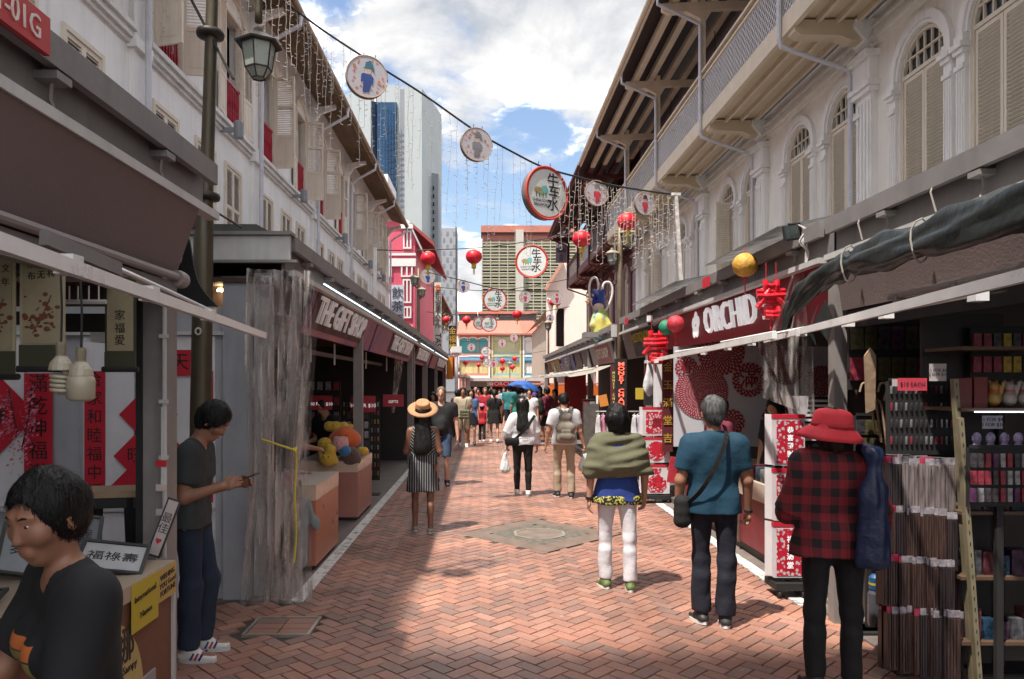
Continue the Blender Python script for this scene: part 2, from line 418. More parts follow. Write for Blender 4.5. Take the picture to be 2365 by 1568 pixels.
def shutter_leaf(name, w, h, m, n, panel=.35, two=True, open_=0.0, rail=.5):
 """leaf hinged at x=0, running +x, height h, thickness .035, louvres above and a solid panel below"""
 mb = MB(); s = .05; t = .02
 mb.box(0, s, -t, t, 0, h); mb.box(w - s, w, -t, t, 0, h)
 zp = h * panel
 mb.box(s, w - s, -t, t, 0, .07); mb.box(s, w - s, -t, t, h - .06, h)
 if panel > .05:
  mb.box(s, w - s, -t, t, zp - .035, zp + .035)
  mb.box(s, w - s, -.009, .009, .07, zp - .035)
  mb.box(s + .04, w - s - .04, -.015, .015, .12, zp - .09)
  z0 = zp + .035
 else: z0 = .07
 mid = lerp(z0, h - .06, rail) if two else None
 if mid: mb.box(s, w - s, -t, t, mid - .03, mid + .03)
 segs = [(z0, mid - .03), (mid + .03, h - .06)] if mid else [(z0, h - .06)]
 for a, b in segs:
  k = max(2, int((b - a) / n))
  for i in range(k):
   z = a + (i + .5) * (b - a) / k
   mb.add([(s, -.014, z - .014), (w - s, -.014, z - .014), (w - s, .014, z + .014), (s, .014, z + .014), (s, -.014, z - .008), (w - s, -.014, z - .008), (w - s, .014, z + .020), (s, .014, z + .020)],
                   [(0, 1, 2, 3), (7, 6, 5, 4), (0, 4, 5, 1), (3, 2, 6, 7)])
 if open_ <= 0: mb.box(s, w - s, .021, .024, z0, h - .06)   # dark room seen through louvres stays behind
 return mb
_leaf = {}
def leaf(parent, loc, rz, w, h, m, pitch=.05, panel=.35, two=True, backed=False, rail=.5):
 k = (round(w, 2), round(h, 2), m.name, pitch, panel, two, backed, rail)
 if k not in _leaf:
  mb = shutter_leaf('shutter', w, h, m, pitch, panel, two, 1 if not backed else 0, rail)
  _leaf[k] = mb.build('shutter', m); o = _leaf[k]
 else: o = _leaf[k].copy(); COL.objects.link(o)
 o.parent = parent; o.matrix_parent_inverse = Matrix(); o.location = loc; o.rotation_euler = (0, 0, rz); return o
def frameL(X): return lambda u, z, d: Vector((X - d, u, z))       # wall facing +x (left side); d = depth into the building
def frameR(X): return lambda u, z, d: Vector((X + d, u, z))       # wall facing -x
WL = -4.9
baysL = [-.9, 5.0, 10.3, 15.5, 20.8, 26.0, 31.3, 36.6]
LB = root('white_shophouse', 'long white shophouse row with cream shutters and crimson railings on the left', 'shophouse', (WL, 0, 0), world=True)
hol = []; wins = []; small = []
for i in range(len(baysL) - 1):
 y0 = baysL[i]
 for q, (off, wd) in enumerate(((1.08, 1.0), (4.0, 1.0))):
  c = y0 + off; wins.append((c, i, q)); hol.append((c - wd / 2, c + wd / 2, 6.84, 8.95))
 for q, off in enumerate((.95, 2.55, 3.95)):
  c = y0 + off; small.append((c, i, q)); hol.append((c - .42, c + .42, 4.55, 6.02))
mb = MB(); wall_holes(mb, frameL(WL), -2, 36.6, 3.2, 10.0, hol, 0, .25); mb.build('wall', m_wallL, LB)
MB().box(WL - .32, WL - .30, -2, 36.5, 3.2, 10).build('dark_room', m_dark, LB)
MB().box(WL - 9, WL, 36.56, 36.62, 0, 9.9).build('end_wall', m_wallL, LB)
# ground floor behind the stalls
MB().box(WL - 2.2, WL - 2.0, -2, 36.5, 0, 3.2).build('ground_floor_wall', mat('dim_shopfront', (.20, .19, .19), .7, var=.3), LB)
MB().box(WL - 2.0, WL, -2, 36.5, 3.1, 3.2).build('arcade_ceiling', m_trimL, LB)
for b in baysL:
 MB().box(WL - .25, WL + .0, b - .22, b + .22, 0, 3.1).build('arcade_pier', m_wallL, LB)
# moulding between the floors: three stepped bands, broken at each pilaster
for i in range(len(baysL) - 1):
 y0, y1 = baysL[i] + .22, baysL[i + 1] - .22; s = MB()
 for (d, a, b) in ((.05, 6.50, 6.56), (.10, 6.563, 6.65), (.15, 6.653, 6.71), (.11, 6.713, 6.77), (.07, 6.773, 6.81)): s.box(WL, WL + d, y0, y1, a, b)
 s.build('cornice', m_trimL, LB)
for b in baysL:
 s = MB(); s.box(WL, WL + .075, b - .19, b + .19, 3.2, 9.55); s.box(WL, WL + .14, b - .25, b + .25, 6.45, 6.6); s.box(WL, WL + .17, b - .24, b + .24, 9.35, 9.5)
 s.build('pilaster', m_wallL, LB)
rr = random.Random(5)
for (c, i, q) in wins:
 h = 2.11; far = c > 27
 w = MB(); y0, y1 = c - .5, c + .5; X = WL
 for (a, b, z0, z1) in ((y0, y0 + .05, 6.84, 8.95), (y1 - .05, y1, 6.84, 8.95), (y0 + .05, y1 - .05, 8.9, 8.95)): w.box(X - .12, X + .02, a, b, z0, z1)
 # arched hood above
 n = 10
 for k in range(n):
  a0, a1 = math.pi * k / n, math.pi * (k + 1) / n
  p = [(c - .58 * math.cos(a), 8.97 + .36 * math.sin(a)) for a in (a0, a1)] + [(c - .50 * math.cos(a), 8.97 + .28 * math.sin(a)) for a in (a1, a0)]
  w.prism(p, -.06, 0, lambda u, v, d: Vector((X - d, u, v)))
 wo = w.build('window', m_cream, LB)
 # crimson balustrade
 if not far:
  s = MB(); s.box(X - .06, X - .02, y0 + .05, y1 - .05, 7.62, 7.67)
  for k in range(9):
   y = y0 + .1 + k * .1; s.tube([(X - .04, y, 6.86), (X - .04, y, 7.0), (X - .04, y, 7.2), (X - .04, y, 7.35), (X - .04, y, 7.62)], [.014, .022, .013, .022, .014], 6)
  s.box(X - .06, X - .02, y0 + .05, y1 - .05, 6.85, 6.89)
  par(s.build('railing', m_red), wo); s_ = wo.children[0]; s_.matrix_parent_inverse = Matrix();
 # timber-lined reveal and open casement glass
 # leaves open outwards, hinged on both jambs
 fa = R(rr.choice([2, -6, 8])) if i < 99 else 0
 wl = .46
 lf = leaf(wo, (X + .03, y1 + .0, 6.82), fa if q == 0 or i % 2 else R(86), wl, h, m_cream)
 ln = leaf(wo, (X + .03, y0 - .0, 6.82), R(rr.choice([-84, -80, -15]) if q == 0 else -84), wl, h, m_cream)
for o in [x for x in LB.children if x.name.startswith('window')]:
 o.matrix_parent_inverse = Matrix.Translation((-WL, 0, 0))
_sw = None
for (c, i, q) in small:
 if _sw is None:
  s = MB(); s.box(-.06, .04, -.46, -.40, 0, 1.47); s.box(-.06, .04, .40, .46, 0, 1.47); s.box(-.06, .04, -.40, .40, 1.41, 1.47); s.box(-.06, .06, -.46, .46, -.05, 0)
  _sw = s.build('window', m_cream); _sw.parent = LB
  for k in (-1, 1):
   o = leaf(_sw, (0.0, -.40 if k < 0 else 0.002, 0), R(90), .398, 1.41, m_cream, .045, .0, True, False, .45)
  sw = _sw
 else: sw = clone(_sw, parent=LB)
 sw.location = (WL - WL, c, 4.55)
# eaves: fascia, gutter, battens, brackets
EZ, EX = 9.62, -4.0
s = MB()
k = 0; y = -1.0
while y < 36.5:
 s.box(0, 0, 0, 0, 0, 0) if False else s.beam((WL, y, 9.98), (EX + .02, y, 9.68), .035, .03); y += .085 if y < 25 else .14
tag(s.build('batten_soffit', m_wood, LB), kind='stuff')
s = MB(); s.add([(WL - .3, -2, 10.10), (EX + .06, -2, 9.72), (EX + .06, 36.8, 9.72), (WL - .3, 36.8, 10.10), (WL - .3, -2, 10.14), (EX + .06, -2, 9.76), (EX + .06, 36.8, 9.76), (WL - .3, 36.8, 10.14)], [(0, 1, 2, 3), (7, 6, 5, 4), (0, 4, 5, 1), (1, 5, 6, 2), (2, 6, 7, 3)])
s.build('roof_boarding', m_woodd, LB)
s = MB(); s.box(EX + .02, EX + .055, -2, 36.8, 9.56, 9.70); s.build('fascia', m_wood, LB)
s = MB(); s.tube([(EX + .12, -2, 9.66), (EX + .12, 36.8, 9.66)], .055, 10); s.build('gutter', mat('tan_gutter', (.36, .27, .19), .6, var=.25, scale=3), LB)
# roof slope of tiles: a corrugated sheet rising away from the street
s = MB(); n = 240; L_ = 38.8
vs = []
for i in range(n + 1):
 y = -2 + L_ * i / n; dz = .03 * abs(math.sin(i * math.pi / 2)); vs += [(EX + .10, y, 9.79 + dz), (-10.4, y, 12.9 + dz)]
s.add(vs, [(2 * i, 2 * i + 2, 2 * i + 3, 2 * i + 1) for i in range(n)])
tag(s.build('roof_tiles', m_tile, LB), kind='stuff')
for b in baysL[1:]:
 s = MB(); s.tube([(EX + .12, b, 9.62), (EX + .10, b, 9.38), (-4.55, b, 9.02), (-4.72, b + .03, 8.85), (-4.74, b + .03, 3.2)], .045, 10); s.build('downpipe', m_pipe, LB)
 s = MB(); s.prism([(0, 9.5), (.72, 9.6), (.72, 9.5), (.3, 9.35), (.12, 9.1), (0, 9.05)], b - .3, b - .18, lambda u, v, d: Vector((WL + u, d, v))); s.build('bracket', m_wallL, LB)
MB().box(-7.2, -4.45, 33.5, 36.7, 9.9, 11.35).build('parapet', mat('sunlit_white', (.75, .75, .74), .7, var=.05), LB)
# wall spotlights
for (y, z) in ((13.6, 6.18), (18.5, 6.2), (23.9, 6.2), (29.2, 6.2), (33.0, 6.2)):
 r_ = root('wall_spotlight', 'grey box spotlight on the white wall, %s from the near end' % {13.6: 'first', 18.5: 'second', 23.9: 'third', 29.2: 'fourth', 33.0: 'fifth'}[y], 'spotlight', (WL, y, z + .35), group='spotlights on the white wall')
 s = MB(); s.box(0.0, .28, -.03, .03, -.05, .03); s.build('arm', m_lampg, r_)
 s = MB(); s.lathe([(.085, -.16), (.09, -.14), (.09, .12), (.07, .15)], 14, (.34, 0, 0)); s.build('lamp_housing', m_lampg, r_, smooth=False)
# ================================================================ RIGHT SHOPHOUSE
WR = 6.4
m_wallR = mat('grey_white_plaster', (.80, .76, .70), .7, var=.07, scale=1.5, bump=.12, bscale=12, streak=.18)
m_ceil = mat('cream_soffit', (.60, .50, .36), .7, var=.08, scale=2)
m_lat = mat('white_lattice_paint', (.72, .74, .78), .5, var=.06)
m_timb = mat('cream_timber', (.66, .56, .43), .6, var=.12, scale=3)
baysR = [2.9, 7.6, 12.27, 16.9, 21.4, 26.1, 30.6]
winR = [4.6, 6.6, 9.15, 10.8, 13.15, 15.0, 17.6, 19.45, 22.1, 23.95, 26.75, 28.6]
def shophouse_right(name, label, y0, y1, bays, wins, wall, trim, timber, shut, lat, roofm):
 B = root(name, label, 'shophouse', (WR, y0, 0), world=True)
 hol = [(c - .57, c + .57, 4.1, 7.07) for c in wins]
 mb = MB(); wall_holes(mb, frameR(WR), y0, y1, 3.2, 7.95, hol, 0, .3)
 for c in wins:      # spandrels round the arch
  n = 8
  for sgn in (-1, 1):
   for k in range(n):
    a0, a1 = math.pi / 2 * k / n, math.pi / 2 * (k + 1) / n
    p = [(c + sgn * .57, 6.5 + .57 * math.sin(a0)), (c + sgn * .57 * math.cos(a0), 6.5 + .57 * math.sin(a0)), (c + sgn * .57 * math.cos(a1), 6.5 + .57 * math.sin(a1)), (c + sgn * .57, 6.5 + .57 * math.sin(a1))]
    if sgn > 0: p = p[::-1]
    mb.prism(p, 0, .3, lambda u, v, d: Vector((WR + d, u, v)))
 mb.build('wall', wall, B)
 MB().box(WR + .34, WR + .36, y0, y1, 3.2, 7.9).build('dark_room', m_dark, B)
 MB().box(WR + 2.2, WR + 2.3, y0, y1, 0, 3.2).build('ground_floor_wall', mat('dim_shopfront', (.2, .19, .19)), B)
 MB().box(WR, WR + 2.2, y0, y1, 3.1, 3.2).build('arcade_ceiling', trim, B)
 for b in bays: MB().box(WR, WR + .3, b - .25, b + .25, 0, 3.1).build('arcade_pier', trim, B)
 # string courses below the balcony
 s = MB(); s.box(WR - .06, WR, y0, y1, 7.35, 7.42); s.box(WR - .12, WR, y0, y1, 7.425, 7.49); s.box(WR - .05, WR, y0, y1, 7.495, 7.62); s.box(WR - .09, WR, y0, y1, 7.625, 7.68)
 s.build('string_course', wall, B)
 for b in bays:      # broad pilaster with fluted face and console
  s = MB(); s.box(WR - .10, WR, b - .24, b + .24, 3.2, 7.30)
  for k in range(4): s.box(WR - .125, WR - .10, b - .19 + k * .11, b - .13 + k * .11, 3.4, 6.5)
  s.box(WR - .17, WR, b - .30, b + .30, 6.62, 6.70); s.box(WR - .21, WR, b - .34, b + .34, 6.703, 6.78); s.box(WR - .15, WR, b - .28, b + .28, 6.783, 7.18)
  s.box(WR - .24, WR, b - .34, b + .34, 7.183, 7.28)
  s.prism([(0, 7.28), (.34, 7.70), (.34, 7.82), (0, 7.82)], b - .2, b + .2, lambda u, v, d: Vector((WR - u, d, v)))
  s.build('pilaster', trim, B)
  # cantilevered beam under balcony, curved underside
  s = MB(); s.prism([(0, 7.50), (.35, 7.50), (.55, 7.58), (1.2, 7.60), (1.3, 7.66), (1.3, 7.84), (0, 7.84)], b - .13, b + .13, lambda u, v, d: Vector((WR - u, d, v)))
  s.build('balcony_beam', m_ceil if timber is m_timb else timber, B)
 wo0 = None
 for c in wins:
  if wo0 is None:
   s = MB(); n = 12
   # arch moulding, imposts, slim columns
   for (r0, r1, d0, d1) in ((.58, .64, -.04, .0), (.643, .76, -.07, 0)):
    for k in range(n):
     a0, a1 = math.pi * k / n, math.pi * (k + 1) / n
     p = [(-r1 * math.cos(a), 2.4 + r1 * math.sin(a)) for a in (a0, a1)] + [(-r0 * math.cos(a), 2.4 + r0 * math.sin(a)) for a in (a1, a0)]
     s.prism(p, d0, d1, lambda u, v, d: Vector((d, u, v)))
   for sg in (-1, 1):
    a, b = sorted((sg * .60, sg * .775)); s.box(-.06, 0, a, b, -.9, 2.14)
    for k in range(3): s.box(-.08, -.06, a + .02 + k * .052, a + .045 + k * .052, -.8, 1.9)
    s.box(-.10, 0, a - .02, b + .02, 2.14, 2.20); s.box(-.14, 0, a - .04, b + .04, 2.203, 2.27); s.box(-.09, 0, a - .01, b + .01, 2.273, 2.395)
    s.box(-.09, 0, a - .01, b + .01, 1.93, 1.99)
   w = s.build('window', trim); w.parent = B
   s = MB()    # fanlight bars
   for k in range(-2, 3):
    x = k * .18; z1 = 2.44 + math.sqrt(max(.01, .51 ** 2 - x * x)); s.box(.03, .06, x - .012, x + .012, 2.44, z1)
   s.box(.025, .065, -.50, .50, 2.64, 2.665); s.box(.02, .08, -.55, .55, 2.38, 2.44)
   for k in range(n):
    a0, a1 = math.pi * k / n, math.pi * (k + 1) / n
    p = [(-.565 * math.cos(a), 2.4 + .565 * math.sin(a)) for a in (a0, a1)] + [(-.515 * math.cos(a), 2.4 + .515 * math.sin(a)) for a in (a1, a0)]
    s.prism(p, .02, .09, lambda u, v, d: Vector((d, u, v)))
   o = s.build('fanlight', shut); o.parent = w
   s = MB(); s.box(.075, .08, -.56, .56, 2.4, 2.96); o = s.build('pane', m_glass); o.parent = w
   s = MB(); s.box(.02, .10, -.57, -.525, 0, 2.38); s.box(.02, .10, .525, .57, 0, 2.38); o = s.build('frame', shut); o.parent = w
   la = leaf(w, (.055, -.52, 0.0), R(90), .515, 2.37, shut, .052, .28, False)
   lb = leaf(w, (.055, .005, 0.0), R(90), .515, 2.37, shut, .052, .28, False)
   wo0 = w
  else:
   w = clone(wo0, parent=B)
  w.location = (0, c - y0, 4.1)
  if abs(c - 19.45) < .1 or abs(c - 26.75) < .1:      # one leaf stands open
   lv = [x for x in w.children if x.name.startswith('shutter')]; l0 = min(lv, key=lambda x: x.location.y)
   l0.rotation_euler = (0, 0, R(180 + 12)); l0.location.x = -.02; l0.location.y = -.52
 # balcony: slab, fascia, soffit joists
 s = MB(); s.box(5.16, WR - .14, y0, y1, 7.88, 8.0); s.build('balcony_floor', m_ceil if timber is m_timb else timber, B)
 s = MB(); s.box(5.06, 5.15, y0, y1, 7.74, 8.06); s.build('balcony_fascia', timber, B)
 for k in (5.45, 5.78, 6.1):
  s = MB(); s.box(k, k + .06, y0, y1, 7.78, 7.878); s.build('joist', timber, B)
 # lattice railing in bays between posts
 posts = [b + .45 for b in bays]
 edges = [y0] + [p for p in posts if y0 < p < y1] + [y1]
 for a, b in zip(edges[:-1], edges[1:]):
  s = MB(); H0, H1 = 8.10, 8.93; p = .14 if a < 20 else .2; hgt = H1 - H0
  k = a - hgt
  while k < b:
   for sg in (1, -1):
    ya, yb = (k, k + hgt); za, zb = (H0, H1) if sg > 0 else (H1, H0)
    t0 = max(0, (a - ya) / hgt); t1 = min(1, (b - ya) / hgt)
    if t1 > t0:
     s.beam((5.10 + .008 * sg, lerp(ya, yb, t0), lerp(za, zb, t0)), (5.10 + .008 * sg, lerp(ya, yb, t1), lerp(za, zb, t1)), .017, .012, (1, 0, 0))
   k += p
  o = s.build('lattice_panel', lat, B)
  s = MB(); s.box(5.06, 5.15, a, b, 8.935, 8.98); s.box(5.04, 5.17, a, b, 9.08, 9.13); s.box(5.07, 5.14, a, b, 8.062, 8.10)
  s.build('handrail', timber, B)
 for p in posts:
  if not (y0 < p < y1): continue
  s = MB(); s.box(5.05, 5.17, p - .06, p + .06, 8.0, 10.95); s.build('post', timber, B)
  s = MB(); s.prism([(4.15, 10.60), (4.35, 10.52), (4.7, 10.58), (5.05, 10.40), (5.2, 10.62), (WR, 10.66), (WR, 10.84), (4.15, 10.76)], p - .07, p + .07, lambda u, v, d: Vector((u, d, v)))
  s.build('truss_arm', timber, B)
  s = MB(); x0 = 3.98
  s.tube([(x0, p - .3, 10.95), (x0 + .0, p - .3, 10.62), (5.0, p - .12, 10.25), (5.02, p - .12, 10.1), (5.02, p - .12, 7.72), (5.05, p - .12, 7.6), (6.2, p - .12, 7.2), (6.24, p - .12, 7.05), (6.24, p - .12, 3.2)], .042, 8)
  s.build('downpipe', m_pipe if timber is m_timb else timber, B)
  # pendant lamp in the balcony
  if timber is m_timb:
   s = MB(); s.tube([(5.9, p + 1.6, 10.9), (5.9, p + 1.6, 9.95)], .012, 5); s.lathe([(.02, 9.97), (.16, 9.90), (.17, 9.88)], 14, (5.9, p + 1.6, 0)); s.build('pendant_lamp', m_woodd, B)
 # upper wall, roof
 s = MB(); s.box(WR, WR + .2, y0, y1, 8.0, 11.6); s.build('upper_wall', mat('mauve_grey_wall', (.32, .28, .28), .75, var=.1, scale=2, streak=.2) if timber is m_timb else wall, B)
 for (x, z) in ((4.45, 10.86), (4.95, 10.98), (5.5, 11.1), (6.05, 11.22)):
  s = MB(); s.box(x - .085, x + .085, y0, y1, z - .08, z + .08); s.build('purlin', timber, B)
 s = MB(); s.add([(3.98, y0, 10.93), (3.98, y1, 10.93), (9.5, y1, 13.2), (9.5, y0, 13.2), (3.98, y0, 10.99), (3.98, y1, 10.99), (9.5, y1, 13.26), (9.5, y0, 13.26)], [(0, 1, 2, 3), (7, 6, 5, 4), (0, 4, 5, 1), (1, 5, 6, 2), (3, 7, 4, 0), (2, 6, 7, 3)])
 s.build('roof_boarding', m_woodd, B)
 s = MB(); n = int((y1 - y0) / .16); vs = []
 for i in range(n + 1):
  y = y0 + (y1 - y0) * i / n; dz = .035 * (i % 2); vs += [(3.93, y, 11.02 + dz), (9.6, y, 13.34 + dz)]
 s.add(vs, [(2 * i, 2 * i + 2, 2 * i + 3, 2 * i + 1) for i in range(n)])
 tag(s.build('roof_tiles', roofm, B), kind='stuff')
 s = MB(); s.box(3.93, 3.975, y0, y1, 10.82, 11.0); s.build('fascia', timber, B)
 s = MB(); s.tube([(3.88, y0, 10.93), (3.88, y1, 10.93)], .06, 8); s.build('gutter', timber, B)
 return B
RB = shophouse_right('balcony_shophouse', 'cream and white shophouse with a long lattice balcony and arched shuttered windows on the right', -2, 30.6, baysR, winR, m_wallR, mat('white_stucco_trim', (.82, .805, .79), .65, var=.07, scale=2, bump=.1, streak=.2), m_timb, m_creamR, m_lat, m_tile)
m_maroon = mat('maroon_paint', (.085, .018, .022), .6, var=.25, scale=2)
m_pinkt = mat('pink_grey_trim', (.36, .27, .28), .65, var=.1)
MBd = shophouse_right('maroon_shophouse', 'dark maroon shophouse with timber balcony and overhanging roof beyond the cream one', 30.62, 46, [31.2, 35.5, 40, 44.9], [33.4, 37.7, 42.3], m_maroon, m_pinkt, mat('maroon_timber', (.10, .028, .028), .6, var=.25), m_creamR, mat('grey_lattice', (.22, .19, .2), .6), mat('dark_roof_tile', (.06, .035, .035), .8, var=.4))
# its banner
bn = root('vertical_banner', 'grey vertical cafe banner hanging from the maroon shophouse corner', 'banner', (4.95, 46.2, 0), world=True)
s = MB(); p0 = P(1283, 607, 46.3); p1 = P(1308, 530, 46.3); s.box(p0.x, p1.x, 46.28, 46.34, p0.z, p1.z); s.build('cloth', mat('mauve_banner', (.20, .18, .23), .7), bn)
text('Coffee\nJam\nSando\n店', .44, mat('ink', (.03, .03, .05), .6), ((p0.x + p1.x) / 2, 46.26, (p0.z + p1.z) / 2), 'cam', bn, 'lettering', .005, .6, line=1.15)
# ================================================================ FURTHER BUILDINGS, LEFT
# pink shophouse
m_pink = mat('pink_plaster', (.58, .085, .14), .65, var=.08, scale=1.2, streak=.1)
m_pinkl = mat('pale_pink_plaster', (.66, .42, .46), .65, var=.08)
m_white = mat('bright_white_trim', (.70, .68, .66), .6, var=.06)
PB = root('pink_shophouse', 'bright pink shophouse gable with white pilaster and stucco bands beyond the white row', 'shophouse', (-6, 40, 0), world=True)
Yp = 40.0
def pk(px, py, Y=Yp): return P(px, py, Y)
a = pk(893, 505); b = pk(948, 500); xr = pk(958, 600).x; zt = pk(0, 503).z
s = MB(); s.prism([(a.x - 1.5, 0), (xr, 0), (xr, pk(0, 555).z), (pk(945, 0).x, pk(0, 520).z), (pk(912, 0).x, pk(0, 503).z), (a.x - 1.5, pk(0, 512).z)], Yp, Yp + 14, lambda u, v, d: Vector((u, d, v)))
s.build('wall', m_pink, PB)
s = MB(); zz = [pk(0, y).z for y in (512, 503, 520)]
s.beam((a.x - 1.5, Yp - .1, zz[0] + .08), (pk(912, 0).x, Yp - .1, zz[1] + .08), .3, .16); s.beam((pk(912, 0).x, Yp - .1, zz[1] + .08), (pk(946, 0).x, Yp - .1, zz[2] + .08), .3, .16); s.build('coping', m_white, PB)
for (y_, h_) in ((588, .12), (604, .3), (613, .12), (842, .2)):
 z = pk(0, y_).z; s = MB(); s.box(a.x - 1.5, xr + .05, Yp - .12, Yp, z - h_ / 2, z + h_ / 2); s.build('string_course', m_white, PB)
for (px0, px1, t_, b_) in ((931, 950, 533, 575), (926, 953, 612, 640), (930, 950, 645, 700), (931, 950, 708, 735), (893, 905, 614, 640), (893, 904, 680, 732), (926, 953, 752, 775)):
 A = pk(px0, b_); Bq = pk(px1, t_); s = MB(); s.box(A.x, Bq.x, Yp - .10, Yp, A.z, A.z + .08); s.box(A.x, Bq.x, Yp - .10, Yp, Bq.z - .08, Bq.z)
 n = 3
 for k in range(n):
  x = lerp(A.x, Bq.x - .08, k / (n - 1)); s.box(x, x + .08, Yp - .10, Yp, A.z + .08, Bq.z - .08)
 s.build('pilaster', m_white, PB)
s = MB(); A = pk(926, 530); Bq = pk(954, 525); s.box(A.x, Bq.x, Yp - .3, Yp, A.z, Bq.z + .1); s.build('capital', m_white, PB)
# projecting roof eave of the pink house along the street
s = MB(); zr = pk(0, 525).z
s.add([(xr - .2, Yp + .2, zr + .3), (xr + 1.0, Yp + .2, zr - .75), (xr + 1.0, Yp + 14, zr - .75), (xr - .2, Yp + 14, zr + .3), (xr - .2, Yp + .2, zr + .1), (xr + 1.0, Yp + .2, zr - .95), (xr + 1.0, Yp + 14, zr - .95), (xr - .2, Yp + 14, zr + .1)],
      [(0, 1, 2, 3), (7, 6, 5, 4), (0, 4, 5, 1), (1, 5, 6, 2)]); s.build('roof', mat('red_roof', (.30, .05, .05), .7, var=.3), PB)
# signboard
sg = root('vertical_signboard', 'pale grey vertical signboard with dark Chinese characters on the pink shophouse', 'signboard', (0, 38.5, 0), world=True)
A = P(903, 790, 38.5); Bq = P(932, 658, 38.5); s = MB(); s.box(A.x, Bq.x, 38.5, 38.62, A.z - 1.5, Bq.z); s.build('board', mat('pale_board', (.48, .53, .60), .5), sg)
for k, ch in enumerate('飲茶酒家'):
 text(ch, .62, mat('dark_grey_ink', (.05, .06, .09), .5), ((A.x + Bq.x) / 2, 38.47, P(0, 678 + 31 * k, 38.5).z), 'cam', sg, 'character', .01)
# grey-pink terrace behind it along the street
TB = root('old_grey_terrace', 'weathered grey-pink terrace with deep tiled eaves past the pink shophouse', 'shophouse', (-5, 54, 0), world=True)
m_gt = mat('grey_pink_plaster', (.34, .29, .29), .75, var=.2, scale=1.5, streak=.4)
XT = -4.4
s = MB(); hl = [(y, y + 1.1, z, z + 2.0) for y in (56, 59, 62, 65, 68.5, 72) for z in (3.4, 6.8)]; wall_holes(s, frameL(XT), 54.2, 75, -1, 9.2, hl, 0, .25); s.build('wall', m_gt, TB)
s = MB(); s.box(XT - 6, XT - .02, 54.1, 54.2, -1, 9.2); s.build('end_wall', m_pinkl, TB)
for (y, y1_, z, z1_) in hl: s = MB(); s.box(XT - .2, XT - .15, y, y1_, z, z1_); s.build('window', m_glass, TB)
s = MB(); s.add([(XT + 1.1, 54, 8.7), (XT + 1.1, 75.5, 8.7), (XT - 3, 75.5, 11.2), (XT - 3, 54, 11.2), (XT + 1.1, 54, 8.5), (XT + 1.1, 75.5, 8.5), (XT - 3, 75.5, 11), (XT - 3, 54, 11)], [(0, 1, 2, 3), (7, 6, 5, 4), (0, 4, 5, 1), (3, 7, 4, 0)]); s.build('roof', m_tile, TB)
rr = random.Random(9); s = MB()
for k in range(70):
 y = rr.uniform(54, 75); s.tube([(XT + 1.1, y, 8.55), (XT + rr.uniform(.3, 1.2), y + .2, 8.2 - rr.random() * .5), (XT + rr.uniform(.0, .9), y, 7.4 - rr.random())], .03, 4)
tag(s.build('hanging_roots', mat('dry_vine', (.16, .09, .05), .9), TB), kind='stuff')
# TAS banner
tb = root('vertical_banner', 'tall white vertical shop banner with brush characters and capital letters', 'banner', (0, 30, 0), world=True)
A = P(1003, 800, 33); Bq = P(1019, 652, 33); s = MB(); s.box(A.x, Bq.x, 33, 33.06, A.z, Bq.z); s.build('board', mat('white_board', (.62, .56, .52), .55), tb)
m_ink = mat('black_ink', (.012, .012, .014), .5)
for k, ch in enumerate('新加坡唐人手作'): text(ch, .29, m_ink, ((A.x + Bq.x) / 2, 32.98, P(0, 678 + 12.5 * k, 33).z), 'cam', tb, 'character', .006)
text('TAS', .36, m_ink, ((A.x + Bq.x) / 2, 32.98, P(0, 785, 33).z), (R(90), R(90), 0), tb, 'lettering', .006)
MB().lathe([(.12, -.01), (.12, .01)], 14, ((A.x + Bq.x) / 2, 32.97, P(0, 664, 33).z), Matrix.Rotation(R(90), 4, 'X')).build('emblem', mat('orange_red', (.6, .12, .03), .5), tb)
db = root('vertical_banner', 'black vertical banner with gold characters at the far end of the left stalls', 'banner', (0, 40, 0), world=True)
A = P(1036, 820, 40); Bq = P(1053, 752, 40); s = MB(); s.box(A.x, Bq.x, 40, 40.06, A.z, Bq.z); s.build('board', mat('black_board', (.02, .015, .015), .5), db)
for k, ch in enumerate('金福樓'): text(ch, .42, mat('gold_ink', (.55, .35, .06), .4), ((A.x + Bq.x) / 2, 39.98, P(0, 765 + 19 * k, 40).z), 'cam', db, 'character', .006)
